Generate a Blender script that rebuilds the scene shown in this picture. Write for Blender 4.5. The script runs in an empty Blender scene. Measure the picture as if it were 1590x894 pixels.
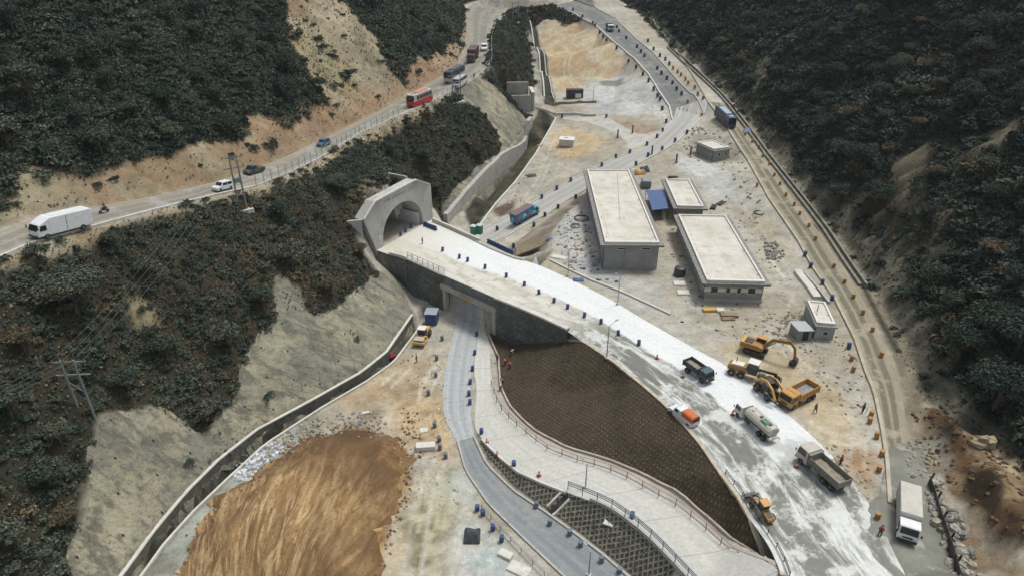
import bpy, bmesh, math, random
import numpy as np
from mathutils import Vector, Matrix, noise as mnoise
from mathutils.geometry import delaunay_2d_cdt
R = math.radians
random.seed(7); RNG = np.random.default_rng(11)
SC = bpy.context.scene
COL = SC.collection
# ------------------------------------------------------------------ camera, world, sun, exposure
CAM_H, CAM_T, FPX, CX, CY = 65.0, R(28.5), 1040.0, 795.0, 447.0
cd = bpy.data.cameras.new('camera'); cam = bpy.data.objects.new('camera', cd); COL.objects.link(cam)
cam.location = (0, 0, CAM_H); cam.rotation_euler = (R(90) - CAM_T, 0, 0)
cd.sensor_width = 36; cd.lens = 36 * FPX / 1590.0; cd.clip_start = 0.5; cd.clip_end = 3000
SC.camera = cam
W = bpy.data.worlds.new('World'); SC.world = W; W.use_nodes = True
nt = W.node_tree; nt.nodes.clear()
wo = nt.nodes.new('ShaderNodeOutputWorld'); bg = nt.nodes.new('ShaderNodeBackground'); sk = nt.nodes.new('ShaderNodeTexSky')
sk.sky_type = 'NISHITA'; sk.sun_disc = False
SUN_EL, SUN_AZ = R(68), R(55)          # azimuth clockwise from +Y
sk.sun_elevation = SUN_EL; sk.sun_rotation = SUN_AZ; sk.dust_density = 2.5; sk.air_density = 1.0
bg.inputs[1].default_value = 0.105
hs = nt.nodes.new('ShaderNodeHueSaturation'); hs.inputs['Saturation'].default_value = .42
nt.links.new(sk.outputs[0], hs.inputs['Color']); nt.links.new(hs.outputs[0], bg.inputs[0]); nt.links.new(bg.outputs[0], wo.inputs[0])
sd = bpy.data.lights.new('sun', 'SUN'); sun = bpy.data.objects.new('sun', sd); COL.objects.link(sun)
sd.energy = 1.5; sd.angle = R(14); sd.color = (1.0, 0.98, 0.935)
sdir = Vector((math.sin(SUN_AZ) * math.cos(SUN_EL), math.cos(SUN_AZ) * math.cos(SUN_EL), math.sin(SUN_EL)))
sun.rotation_euler = sdir.to_track_quat('Z', 'Y').to_euler()
SC.view_settings.view_transform = 'Standard'; SC.view_settings.look = 'None'
SC.view_settings.gamma = 1.0; SC.view_settings.use_curve_mapping = False
SC.view_settings.exposure = 0.66
SC.cycles.max_bounces = 5; SC.cycles.diffuse_bounces = 2; SC.cycles.glossy_bounces = 2; SC.cycles.transparent_max_bounces = 6

# ------------------------------------------------------------------ helpers
def P(u, v, z):
    """world point at height z that the photograph shows at pixel (u, v)"""
    a, b = (u - CX) / FPX, (v - CY) / FPX
    t = (CAM_H - z) / (math.sin(CAM_T) + b * math.cos(CAM_T))
    return Vector((a * t, (math.cos(CAM_T) - b * math.sin(CAM_T)) * t, z))
def L(*pts): return [P(*p) for p in pts]
def offset_line(line, d):
    """offset to the left of the walking direction by d (negative: to the right)"""
    out = []
    for i, p in enumerate(line):
        a = line[max(0, i - 1)]; b = line[min(len(line) - 1, i + 1)]
        t = Vector((b.x - a.x, b.y - a.y, 0)).normalized(); n = Vector((-t.y, t.x, 0))
        out.append(p + n * d)
    return out
def resample(line, step=None, n=None):
    L_ = [0.0]
    for a, b in zip(line, line[1:]): L_.append(L_[-1] + (b - a).length)
    if n is None: n = max(2, int(L_[-1] / step) + 1)
    out = []; j = 0
    for k in range(n):
        s = L_[-1] * k / (n - 1)
        while j < len(line) - 2 and s > L_[j + 1]: j += 1
        seg = L_[j + 1] - L_[j]
        out.append(line[j].lerp(line[j + 1], (s - L_[j]) / seg if seg > 1e-9 else 0))
    return out
def smooth(line, n=2):
    for _ in range(n):
        q = [line[0]]
        for a, b in zip(line, line[1:]): q += [a.lerp(b, .25), a.lerp(b, .75)]
        q.append(line[-1]); line = q
    return line
def tag(o, label=None, cat=None, group=None, kind=None):
    if label: o['label'] = label
    if cat: o['category'] = cat
    if group: o['group'] = group
    if kind: o['kind'] = kind
    return o
def empty(name, loc=(0, 0, 0), rz=0, label=None, cat=None, group=None):
    o = bpy.data.objects.new(name, None); COL.objects.link(o); o.empty_display_size = .3
    o.location = loc; o.rotation_euler = (0, 0, rz)
    return tag(o, label, cat, group)
def children(o): return [c for c in list(COL.objects) if c.parent == o]
KIDS = {}
def adopt(o, parent):
    if parent is not None:
        o.parent = parent; KIDS.setdefault(parent.name, []).append(o)
def copy_tree(o, loc=None, rz=None, label=None, group=None, parent=None, scale=None):
    c = o.copy(); COL.objects.link(c); 
    if parent is not None: adopt(c, parent)
    if loc is not None: c.location = loc
    if rz is not None: c.rotation_euler = (c.rotation_euler[0], c.rotation_euler[1], rz)
    if scale is not None: c.scale = scale
    if label: c['label'] = label
    if group: c['group'] = group
    for ch in KIDS.get(o.name, []): copy_tree(ch, parent=c)
    return c
class MB:
    """collects shapes and links them as ONE mesh object"""
    def __init__(s): s.v = []; s.f = []; s.m = []
    def add(s, vs, fs, mi=0):
        n = len(s.v); s.v += [tuple(p) for p in vs]; s.f += [tuple(i + n for i in f) for f in fs]; s.m += [mi] * len(fs)
        return s
    def box(s, c, d, rz=0, mi=0, ry=0, rx=0, taper=1.0):
        M = Matrix.Rotation(rz, 3, 'Z') @ Matrix.Rotation(ry, 3, 'Y') @ Matrix.Rotation(rx, 3, 'X'); vs = []
        for k in (-.5, .5):
            q = taper if k > 0 else 1.0
            for i, j in ((-.5, -.5), (.5, -.5), (.5, .5), (-.5, .5)):
                vs.append(Vector(c) + M @ Vector((i * d[0] * q, j * d[1] * q, k * d[2])))
        return s.add(vs, [(3, 2, 1, 0), (4, 5, 6, 7), (0, 1, 5, 4), (1, 2, 6, 5), (2, 3, 7, 6), (3, 0, 4, 7)], mi)
    def prism(s, prof, y0, y1, mi=0):
        """profile in xz extruded along y"""
        n = len(prof); vs = [(x, y0, z) for x, z in prof] + [(x, y1, z) for x, z in prof]
        fs = [tuple(range(n)), tuple(range(2 * n - 1, n - 1, -1))] + [(i, i + n, (i + 1) % n + n, (i + 1) % n) for i in range(n)]
        return s.add(vs, fs, mi)
    def cyl(s, a, b, r0, r1=None, n=12, mi=0, cap=True):
        a, b = Vector(a), Vector(b); r1 = r0 if r1 is None else r1
        q = (b - a).to_track_quat('Z', 'Y'); vs = []
        for p, r in ((a, r0), (b, r1)):
            for i in range(n): vs.append(p + q @ Vector((r * math.cos(2 * math.pi * i / n), r * math.sin(2 * math.pi * i / n), 0)))
        fs = [(i, (i + 1) % n, (i + 1) % n + n, i + n) for i in range(n)]
        if cap: fs += [tuple(range(n - 1, -1, -1)), tuple(range(n, 2 * n))]
        return s.add(vs, fs, mi)
    def lathe(s, c, prof, n=16, mi=0, axis='Z'):
        vs = []; m = len(prof)
        for r, z in prof:
            for i in range(n):
                t = 2 * math.pi * i / n
                p = Vector((r * math.cos(t), r * math.sin(t), z))
                if axis == 'Y': p = Vector((p.x, p.z, p.y))
                if axis == 'X': p = Vector((p.z, p.x, p.y))
                vs.append(Vector(c) + p)
        fs = [(k * n + i, k * n + (i + 1) % n, (k + 1) * n + (i + 1) % n, (k + 1) * n + i) for k in range(m - 1) for i in range(n)]
        fs += [tuple(range(n - 1, -1, -1)), tuple(range((m - 1) * n, m * n))]
        return s.add(vs, fs, mi)
    def tube(s, pts, r, n=6, mi=0):
        for a, b in zip(pts, pts[1:]): s.cyl(a, b, r, r, n, mi)
        return s
    def ball(s, c, r, n=10, mi=0, sz=(1, 1, 1), jit=0):
        prof = []; vs = []; fs = []
        m = max(4, n // 2 + 1)
        for k in range(m + 1):
            ph = math.pi * k / m
            for i in range(n):
                t = 2 * math.pi * i / n
                d = Vector((math.sin(ph) * math.cos(t), math.sin(ph) * math.sin(t), -math.cos(ph)))
                q = 1 + (jit * (mnoise.noise(d * 1.7 + Vector(c)) if jit else 0))
                vs.append(Vector(c) + Vector((d.x * sz[0], d.y * sz[1], d.z * sz[2])) * r * q)
        fs = [(k * n + i, k * n + (i + 1) % n, (k + 1) * n + (i + 1) % n, (k + 1) * n + i) for k in range(m) for i in range(n)]
        return s.add(vs, fs, mi)
    def build(s, name, mats, parent=None, smooth=False, bevel=0, loc=None, rz=None):
        me = bpy.data.meshes.new(name); me.from_pydata(s.v, [], s.f); me.update()
        if not isinstance(mats, (list, tuple)): mats = [mats]
        for m in mats: me.materials.append(m)
        if len(mats) > 1: me.polygons.foreach_set('material_index', s.m)
        bm = bmesh.new(); bm.from_mesh(me); bmesh.ops.recalc_face_normals(bm, faces=bm.faces); bm.to_mesh(me); bm.free()
        if smooth: me.polygons.foreach_set('use_smooth', [True] * len(me.polygons))
        o = bpy.data.objects.new(name, me); COL.objects.link(o); adopt(o, parent)
        if loc is not None: o.location = loc
        if rz is not None: o.rotation_euler = (0, 0, rz)
        if bevel:
            b = o.modifiers.new('bevel', 'BEVEL'); b.width = bevel; b.segments = 2; b.limit_method = 'ANGLE'; b.angle_limit = R(40)
            b.use_clamp_overlap = True
        return o

# ------------------------------------------------------------------ materials
def new_mat(name):
    m = bpy.data.materials.new(name); m.use_nodes = True
    return m, m.node_tree, m.node_tree.nodes['Principled BSDF']
def N(t, typ, **kw):
    n = t.nodes.new(typ)
    for k, v in kw.items(): setattr(n, k, v)
    return n
def noise_fac(t, vec, scale, detail=6, rough=.6, lo=.35, hi=.65, dist=0):
    n = N(t, 'ShaderNodeTexNoise'); n.inputs['Scale'].default_value = scale; n.inputs['Detail'].default_value = detail
    n.inputs['Roughness'].default_value = rough; n.inputs['Distortion'].default_value = dist
    if vec is not None: t.links.new(vec, n.inputs['Vector'])
    r = N(t, 'ShaderNodeMapRange'); r.inputs[1].default_value = lo; r.inputs[2].default_value = hi
    t.links.new(n.outputs['Fac'], r.inputs[0])
    return r.outputs[0]
def mix(t, fac, a, b, mode='MIX'):
    m = N(t, 'ShaderNodeMix', data_type='RGBA', blend_type=mode)
    for k, x in ((0, fac), (6, a), (7, b)):
        if isinstance(x, (int, float)): m.inputs[k].default_value = x
        elif isinstance(x, tuple): m.inputs[k].default_value = (*x[:3], 1)
        else: t.links.new(x, m.inputs[k])
    return m.outputs[2]
def math_n(t, op, a, b=0.0, c=0.0, clamp=False):
    m = N(t, 'ShaderNodeMath', operation=op, use_clamp=clamp)
    for k, x in enumerate((a, b, c)):
        if isinstance(x, (int, float)): m.inputs[k].default_value = x
        else: t.links.new(x, m.inputs[k])
    return m.outputs[0]
def bump(t, bs, h, strength=.5, dist=.1):
    b = N(t, 'ShaderNodeBump'); b.inputs['Strength'].default_value = strength; b.inputs['Distance'].default_value = dist
    t.links.new(h, b.inputs['Height']); t.links.new(b.outputs[0], bs.inputs['Normal'])
def coords(t, scale=(1, 1, 1), rot=(0, 0, 0), kind='Object'):
    c = N(t, 'ShaderNodeTexCoord'); m = N(t, 'ShaderNodeMapping'); m.inputs['Scale'].default_value = scale; m.inputs['Rotation'].default_value = rot
    t.links.new(c.outputs[kind], m.inputs['Vector']); return m.outputs[0]
MATS = {}
def paint(name, col, rough=.5, metal=0.0, dirt=.25, dcol=(.30, .26, .20), dscale=1.5, emit=None):
    if name in MATS: return MATS[name]
    m, t, bs = new_mat(name)
    v = coords(t)
    f = noise_fac(t, v, dscale, 5, .65, .42, .72)
    f2 = math_n(t, 'MULTIPLY', f, dirt)
    c = mix(t, f2, col, dcol); t.links.new(c, bs.inputs['Base Color'])
    bs.inputs['Metallic'].default_value = metal
    rr = math_n(t, 'MULTIPLY_ADD', f, .25, rough, True); t.links.new(rr, bs.inputs['Roughness'])
    MATS[name] = m; return m
def rough_mat(name, cols, scales, rough=.9, bumpd=.05, bscale=3.0, stretch=(1, 1, 1), rot=(0, 0, 0)):
    """cols[0] base, every further colour laid over it by a noise of its own scale"""
    if name in MATS: return MATS[name]
    m, t, bs = new_mat(name); v = coords(t, stretch, rot); c = None
    for i, col in enumerate(cols):
        if c is None: c = col; continue
        s, lo, hi, amt = scales[i - 1]
        f = noise_fac(t, v, s, 7, .65, lo, hi); c = mix(t, math_n(t, 'MULTIPLY', f, amt), c, col)
    if isinstance(c, tuple): bs.inputs['Base Color'].default_value = (*c, 1)
    else: t.links.new(c, bs.inputs['Base Color'])
    bs.inputs['Roughness'].default_value = rough
    h = noise_fac(t, v, bscale, 8, .7, 0, 1); bump(t, bs, h, .6, bumpd)
    MATS[name] = m; return m
# ------------------------------------------------------------------ terrain: break lines (pixel, pixel, height) -> TIN -> grid
BASE = -8.0
A_wall = L((585,389,0),(614,399,0),(634,404,0),(662,417,0),(692,431,0),(730,447,0),(767,464,0),(800,477,0),(840,494,0),(882,514,0))
A_low = L((882,514,0),(905,532,0),(950,562,0),(1000,603,0),(1032,631,0),(1063,664,0),(1087,693,0),(1117,737,0),(1143,772,0),(1164,806,0),(1186,835,0),(1202,863,0),(1213,894,0))
A_ext = [A_low[-1] + (A_low[-1] - A_low[-3]).normalized() * d for d in (18, 60)]
MAIN_L = A_wall + A_low[1:] + A_ext
MAIN_R = L((671,341,0),(690,352,0),(722,366,0),(760,385,0),(799,401,0),(830,409,0),(860,422,0),(905,443,0),(950,466,0),(1001,497,0),(1050,525,0),(1100,553,0),(1121,563,0),(1161,593,0),(1221,641,0),(1264,679,0),(1300,715,0),(1330,755,0),(1365,805,0),(1395,860,0),(1410,894,0))
RR_L = L((1000,25,24.5),(1042,72,19),(1075,118,15.5),(1098,158,13),(1125,195,10.5),(1148,232,8.2),(1160,250,7),(1193,310,4.5),(1237,374,2.2),(1261,418,1.2),(1294,465,.6),(1325,528,.2),(1340,575,0),(1354,608,0),(1365,661,0),(1373,712,0),(1377,781,0))
RR_R = L((1030,35,24.5),(1068,82,19.5),(1112,132,15),(1140,163,13),(1175,205,10),(1205,243,7.5),(1250,300,5),(1300,362,2.8),(1345,425,1.5),(1384,490,.8),(1412,545,.4),(1428,600,.2),(1432,660,0),(1440,720,0),(1452,790,0),(1476,860,0),(1492,894,0))
HB = L((960,2,27),(1010,25,26),(1050,62,22),(1086,100,18),(1130,143,14.5),(1168,190,11),(1217,250,7.5),(1274,320,4.5),(1304,357,3.3),(1365,441,1.8),(1425,545,1),(1444,590,.8),(1468,625,.8),(1500,672,1),(1535,720,1.2))
LR_LO = L((0,402,25),(60,376,24.5),(150,352,23.5),(250,325,22),(330,306,20.5),(400,290,19.3),(450,270,18.2),(500,246,17.2),(560,208,17),(620,181,17.3),(680,153,18),(712,136,19),(745,116,20.5),(765,95,22),(764,62,24),(772,30,26.5),(812,13,28),(860,9,28.5))
LR_UP = L((0,362,25.3),(60,337,24.7),(150,322,23.7),(230,308,22.2),(330,287,20.6),(390,264,19.4),(450,244,18.4),(520,206,17.3),(580,178,17.2),(630,150,17.6),(680,122,18.8),(712,100,20.3),(724,75,22.5),(727,45,25),(722,10,28),(760,-6,29),(820,-14,29.5),(880,-12,29.5))
lo0 = (LR_LO[0] - LR_LO[1]).normalized(); up0 = (LR_UP[0] - LR_UP[1]).normalized()
LR_LO = [LR_LO[0] + lo0 * 150, LR_LO[0] + lo0 * 60, LR_LO[0] + lo0 * 20] + LR_LO
LR_UP = [LR_UP[0] + up0 * 150, LR_UP[0] + up0 * 60, LR_UP[0] + up0 * 20] + LR_UP
# drainage channel: hillside lip and yard lip
CH_L = L((640,490,-7),(600,548,-7),(560,580,-7),(480,625,-7),(400,668,-7),(340,715,-7),(290,765,-7),(240,825,-7),(190,894,-7))
CH_R = L((658,500,-8),(612,562,-8),(570,592,-8),(500,633,-8),(412,690,-8),(352,745,-8),(300,795,-8),(255,845,-8),(220,894,-8))
cd0 = (CH_L[-1] - CH_L[-3]).normalized(); CH_L.append(CH_L[-1] + cd0 * 60); CH_R.append(CH_R[-1] + cd0 * 60)
CF_L = [p + Vector((0, 0, -3.5)) for p in offset_line(CH_L, .5)]
CF_R = [p + Vector((0, 0, -2.5)) for p in offset_line(CH_R, -.5)]
# service ramp and lower road
LOW_L = L((719,474,-8),(708,500,-8),(699,538,-8),(691,581,-8),(687,626,-8),(690,650,-8),(709,685,-8),(722,732,-8),(758,784,-8),(805,830,-8),(867,889,-8))
LOW_R = L((747,486,-8),(740,530,-8),(733,570,-8),(730,605,-8),(731,650,-8),(737,678,-8),(758,722,-8),(798,761,-8),(847,794,-8),(897,830,-8),(940,863,-8),(976,894,-8))
ld = (LOW_R[-1] - LOW_R[-3]).normalized(); LOW_L.append(LOW_L[-1] + ld * 60); LOW_R.append(LOW_R[-1] + ld * 60)
RMP_L = L((741,610,-7.95),(737,640,-7.9),(737,666,-7.6),(749,682,-7.3),(775,708,-6.7),(805,732,-6.2),(847,751,-5.8),(880,764,-5.5),(915,777,-5.2),(946,791,-5),(982,817,-4.8),(1012,843,-4.6),(1050,883,-4.4))
RMP_R = L((752,510,-8),(761,533,-8),(761,571,-8),(765,601,-7.9),(776,634,-7.4),(801,661,-6.9),(847,699,-6.2),(897,718,-5.7),(936,728,-5.4),(976,745,-5.1),(1015,768,-4.9),(1052,787,-4.7),(1101,828,-4.5),(1156,879,-4.3))
WLK = L((757,515,-7.8),(774,556,-7.6),(777,601,-7.2),(791,631,-6.9),(814,656,-6.4),(834,672,-6),(880,696,-5.4),(946,716,-4.9),(1000,739,-4.6),(1055,770,-4.4),(1109,816,-4.2),(1164,868,-4),(1191,894,-3.9))
rd = (WLK[-1] - WLK[-3]).normalized()
for q in (RMP_L, RMP_R, WLK): q += [q[-1] + rd * 20, q[-1] + rd * 60]
# north side: walls, low approach, curved road
N_top = L((690,352,0),(722,366,0),(760,385,0),(799,401,0),(838,404,0),(850,385,0),(858,360,0),(880,330,0),(903,312,0))
N_bot = L((686,343,-7),(720,356,-7),(757,372,-6.8),(790,383,-6),(806,374,-5.2),(827,357,-4.2),(850,340,-3.2),(872,325,-2),(895,309,-.6))
CR_R = L((757,378,-7),(782,372,-6.2),(815,352,-4.7),(850,332,-3.2),(876,314,-2),(900,300,-.8),(935,280,1.5),(978,262,3.6),(1007,246,4.8),(1030,234,5.8),(1049,222,6.8),(1064,208,7.8),(1092,180,9.8),(1098,160,12))
CR_L = L((722,372,-7),(745,360,-6.6),(790,336,-5),(838,308,-3),(865,294,-1.8),(886,281,-.6),(909,270,.4),(936,256,2),(957,246,3),(979,238,4),(1003,226,5),(1028,207,6.6),(1046,186,8.6),(1050,168,10))
TR_L = L((1046,186,8.6),(1041,165,10.2),(1026,143,12),(1008,115,14.5),(988,92,17),(958,68,20),(925,38,23.5),(890,20,26.5),(860,10,28.3))
TR_R = L((1092,180,9.8),(1070,146,12.2),(1052,128,13.5),(1035,108,15.2),(1012,82,18),(985,60,20.5),(955,30,24),(925,14,26.5),(890,2,28.8))
ST_R = L((735,362,-7.2),(770,315,-5.5),(800,282,-3.6),(830,240,-.5),(855,197,2.5),(862,184,3.5))       # stream's right lip, white kerb
ST_L = L((722,340,-7.5),(752,305,-6),(785,268,-4.5),(815,225,-2.2),(838,188,1.5))
SC_B = L((690,352,-6),(716,322,-4.5),(750,285,-2.5),(785,245,-.5),(812,205,2.5),(826,180,4.5),(790,165,7),(768,140,11))                       # foot of the rear shotcrete slope
tin_pts, tin_edges = [], []
def bl(line, constrain=True, step=6.0):
    ln = resample(line, step) if step else line
    n = len(tin_pts)
    for p in ln: tin_pts.append(p)
    if constrain: tin_edges.extend((n + i, n + i + 1) for i in range(len(ln) - 1))
def up(line, dz): return [p + Vector((0, 0, dz)) for p in line]
wall_line = A_wall[1:]
foot = [(0,-8.5),(1,-9)]
bl(offset_line(A_wall, 1.6), True, None)
fz = [-4,-8.5,-8.5,-8,-8,-8,-8,-8,-5.2,-2.0]
bl([Vector((p.x, p.y, z)) for p, z in zip(offset_line(A_wall, .45), fz)], True, None)
bl(A_low[1:] + A_ext)
bl([p + Vector((0, 0, 0)) for p in MAIN_R[7:]])
bl([Vector((p.x, p.y, 0)) for p in offset_line(N_top, -1.0)], True, None)
bl(N_bot, True, None)
# underpass corridor, floor kept low under the deck
UPA, UPB = P(690,490,BASE), P(765,522,BASE)
UPD = Vector((.50, .866, 0)); UPN = 25.0
cor = [Vector((P(692,431,0).x, P(692,431,0).y, BASE)), Vector((P(767,464,0).x, P(767,464,0).y, BASE))]
for c_, sgn in ((cor[0], 1), (cor[1], -1)):
    bl([c_ + UPD * d for d in (.3, 8, 16, 22)], True, None)
    off = Vector((-UPD.y, UPD.x, 0)) * (.8 * sgn)
    bl([Vector(((c_ + off + UPD * d).x, (c_ + off + UPD * d).y, 0)) for d in (1.6, 8, 15.5)], True, None)
bl(RR_L); bl(RR_R); bl(HB)
bl(LR_LO); bl(LR_UP)
bl(CH_L); bl(CH_R); bl(CF_L); bl(CF_R)
bl(LOW_R[4:]); bl(RMP_L[1:]); bl(WLK[2:])
bl(CR_R[3:-1]); bl(CR_L); bl(TR_L[1:]); bl(TR_R[1:])
bl(ST_R); bl(up(offset_line(ST_R, .7), -2.6)[1:-1]); bl(up(ST_L, -1.5)[1:-1]); bl(SC_B)
def pt(*ps):
    for p in ps: tin_pts.append(Vector(p))
def pp(*ps):
    for p in ps: tin_pts.append(P(*p))
pp((640,600,-8),(560,640,-8),(640,700,-8),(660,780,-8),(600,894,-8),(720,894,-8),(780,870,-8),(330,850,-8),(440,730,-8),(680,640,-8),(660,540,-8),(660,500,-8))
pt((-20,30,-8),(10,30,-8),(-20,0,-8),(10,-20,-8),(-30,-40,-8),(20,-60,-8))
pp((950,600,-2.6),(900,610,-4.2),(850,600,-5.4),(800,590,-6.6),(950,650,-2.6),(1000,690,-2.4),(1060,740,-2.2))
# gravel yard and plots
pp((940,430,0),(1000,450,0),(1040,440,0),(1100,480,0),(1200,470,0),(1200,420,0),(1150,350,.6),(1120,300,2),(1040,270,3.5),(1000,300,1),(960,275,2.2),(920,330,0),(880,370,0),(870,400,0),
   (1150,520,0),(1250,560,0),(1300,620,0),(1320,700,0),(1200,560,0),(1090,240,5),(1130,250,5),(1070,260,4.6),(1100,275,4),
   (880,215,1.5),(900,240,.8),(850,250,-1),(830,290,-3),(930,225,2.5),(960,225,3.5),(870,195,2.6),(900,185,4.2),(960,195,5.5),(1010,200,6.4),
   (880,165,6.5),(950,160,7.5),(1000,160,8.5),(960,120,10.5),(900,120,10),(920,80,15),(900,50,19.5),(860,30,24),(870,90,13.5),(868,140,8),(845,150,7.2))
# channel between embankments at the back
pp((848,158,4.5),(843,120,7),(832,80,12),(822,50,17),(812,30,21),(858,158,7),(852,120,9.5),(842,80,14.5),(832,50,19),(822,30,23.5))
pp((828,158,8),(825,120,10.5),(815,80,15.5),(808,50,19.5),(800,30,24),(795,110,14),(790,80,18),(782,50,22.5),(775,120,13.5))
# around the tunnel portal and the ridge above it
PL, PR = P(585,389,0), P(671,341,0)
PD = (PR - PL).normalized(); PW = (PR - PL).length; PB = Vector((-PD.y, PD.x, 0))     # PB points into the hill
def por(s, d, z): return Vector((PL.x, PL.y, 0)) + PD * s + PB * d + Vector((0, 0, z))
pt(por(-4.5,-1,2), por(-4.2,2,8), por(-2,2.6,8.6), por(1,2.2,10.4), por(8,2.2,11), por(15.5,2.2,11), por(20.6,2.2,8.6), por(22.2,1.5,2), por(23,-1,-1),
   por(0,1.1,0), por(4,1.1,0), por(10,1.1,0), por(16,1.1,0), por(21.3,1.1,0), por(5,7,12.5), por(14,7,12.5), por(22,6,8), por(27,4,1))
# hills beyond the roads
def hill(line, side, prof):
    for d, h in prof:
        for p in resample(offset_line(line, side * d), 14): tin_pts.append(p + Vector((0, 0, h)))
hill(LR_UP[:14], 1, [(5, 5.5), (22, 18), (60, 48), (120, 95), (220, 150)])
hill(HB, 1, [(9, 8), (40, 33), (90, 72), (170, 120)])
pp((722,-20,34),(800,-40,36),(880,-45,36),(960,-40,36))
pt((0,440,60),(60,440,60),(-60,420,70),(0,560,140),(100,540,140),(-300,560,180),(320,560,190),(120,420,62),(0,392,38),(40,385,38),(75,370,36))
# bottom of the picture: excavated bank on the right, shoulders
pp((1560,760,3),(1590,740,3.4),(1590,800,5.5),(1540,800,3),(1590,894,4.5),(1530,860,1.2),(1510,894,.8),(1500,760,1.2),(1480,700,.8))
pt((60,30,0),(50,0,0),(75,20,1),(70,-30,0),(95,40,14),(95,0,16),(130,30,40),(130,-20,45),(220,0,110),(320,0,150),(100,60,14),(40,-60,0),(110,-60,30),(320,-60,150),
   (320,400,190),(320,200,170))
pt((-60,40,0),(-70,20,8),(-70,-10,14),(-60,-50,16),(-120,-50,50),(-90,60,18),(-100,30,30),(-150,20,70),(-320,-60,170),(-320,60,190),(-320,200,190),(-320,400,200),(-45,25,-7),(-50,-60,-6))
# --- triangulate
v2, ed, fc, ov, oe, of = delaunay_2d_cdt([Vector((p.x, p.y)) for p in tin_pts], tin_edges, [], 0, 1e-4)
zz = np.full(len(v2), np.nan)
for i, src in enumerate(ov):
    if src: zz[i] = float(np.mean([tin_pts[k].z for k in src]))
bad = [i for i in range(len(v2)) if np.isnan(zz[i])]
XY = np.array([[p.x, p.y] for p in tin_pts]); ZZ = np.array([p.z for p in tin_pts])
for i in bad:
    d = np.hypot(XY[:, 0] - v2[i].x, XY[:, 1] - v2[i].y); k = np.argsort(d)[:3]; w = 1 / (d[k] + .01); zz[i] = (w * ZZ[k]).sum() / w.sum()
print('TIN', len(v2), 'crossings', len(bad), [(round(v2[i].x), round(v2[i].y)) for i in bad][:40])
def axis(lo, a, b, hi, fine, grow=1.12):
    mid = list(np.arange(a, b, fine)); s = fine; x = a; left = []
    while x > lo: s *= grow; x -= s; left.append(x)
    s = fine; x = mid[-1]; right = []
    while x < hi: s *= grow; x += s; right.append(x)
    return np.array(left[::-1] + mid + right)
GX = axis(-310, -112, 122, 310, .58)
ya = list(np.arange(44, 170, .56)); 
while ya[-1] < 400: ya.append(ya[-1] + .56 + (ya[-1] - 170) * .004)
s_ = ya[-1] - ya[-2]
while ya[-1] < 550: s_ *= 1.12; ya.append(ya[-1] + s_)
lo_ = []; s_ = .72; y_ = 44
while y_ > -55: s_ *= 1.15; y_ -= s_; lo_.append(y_)
GY = np.array(lo_[::-1] + ya)
NX, NY = len(GX), len(GY)
GZ = np.full((NY, NX), np.nan)
for f in fc:
    p = [v2[i] for i in f]; z = [zz[i] for i in f]
    i0, i1 = np.searchsorted(GX, min(q.x for q in p)), np.searchsorted(GX, max(q.x for q in p), 'right')
    j0, j1 = np.searchsorted(GY, min(q.y for q in p)), np.searchsorted(GY, max(q.y for q in p), 'right')
    if i1 <= i0 or j1 <= j0: continue
    X, Y = np.meshgrid(GX[i0:i1], GY[j0:j1])
    d = (p[1].y - p[2].y) * (p[0].x - p[2].x) + (p[2].x - p[1].x) * (p[0].y - p[2].y)
    if abs(d) < 1e-9: continue
    a = ((p[1].y - p[2].y) * (X - p[2].x) + (p[2].x - p[1].x) * (Y - p[2].y)) / d
    b = ((p[2].y - p[0].y) * (X - p[2].x) + (p[0].x - p[2].x) * (Y - p[2].y)) / d
    c = 1 - a - b; m = (a >= -1e-6) & (b >= -1e-6) & (c >= -1e-6)
    sub = GZ[j0:j1, i0:i1]; sub[m] = (a * z[0] + b * z[1] + c * z[2])[m]
for j in range(NY):
    row = GZ[j]; ok = ~np.isnan(row)
    if ok.any(): GZ[j] = np.interp(GX, GX[ok], row[ok])
for j in range(NY):
    if np.isnan(GZ[j]).any(): GZ[j] = GZ[j - 1] if j else 0
XX, YY = np.meshgrid(GX, GY)
# value noise, several octaves
def vnoise(x, y, seed=0):
    r = np.random.default_rng(seed).random((512, 512))
    xi, yi = np.floor(x).astype(int), np.floor(y).astype(int); fx, fy = x - xi, y - yi
    fx = fx * fx * (3 - 2 * fx); fy = fy * fy * (3 - 2 * fy)
    g = lambda a, b: r[(b) % 512, (a) % 512]
    return (g(xi, yi) * (1 - fx) + g(xi + 1, yi) * fx) * (1 - fy) + (g(xi, yi + 1) * (1 - fx) + g(xi + 1, yi + 1) * fx) * fy
def fbm(x, y, s, o=4, seed=0):
    t = 0; a = 1; n = 0
    for k in range(o): t = t + a * vnoise(x / s * 2 ** k + 17 * k, y / s * 2 ** k + 31 * k, seed + k); n += a; a *= .5
    return t / n * 2 - 1
def in_poly(X, Y, poly):
    ins = np.zeros(X.shape, bool); n = len(poly)
    for i in range(n):
        x0, y0 = poly[i][0], poly[i][1]; x1, y1 = poly[(i + 1) % n][0], poly[(i + 1) % n][1]
        if y0 == y1: continue
        c = ((y0 > Y) != (y1 > Y)) & (X < (x1 - x0) * (Y - y0) / (y1 - y0) + x0); ins ^= c
    return ins
def dist_line(X, Y, line, closed=False):
    D = np.full(X.shape, 1e9); n = len(line); sg = None
    for i in range(n if closed else n - 1):
        ax, ay = line[i][0], line[i][1]; bx, by = line[(i + 1) % n][0], line[(i + 1) % n][1]
        dx, dy = bx - ax, by - ay; q = dx * dx + dy * dy
        if q < 1e-9: continue
        t = np.clip(((X - ax) * dx + (Y - ay) * dy) / q, 0, 1)
        D = np.minimum(D, np.hypot(X - ax - t * dx, Y - ay - t * dy))
    return D
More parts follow.
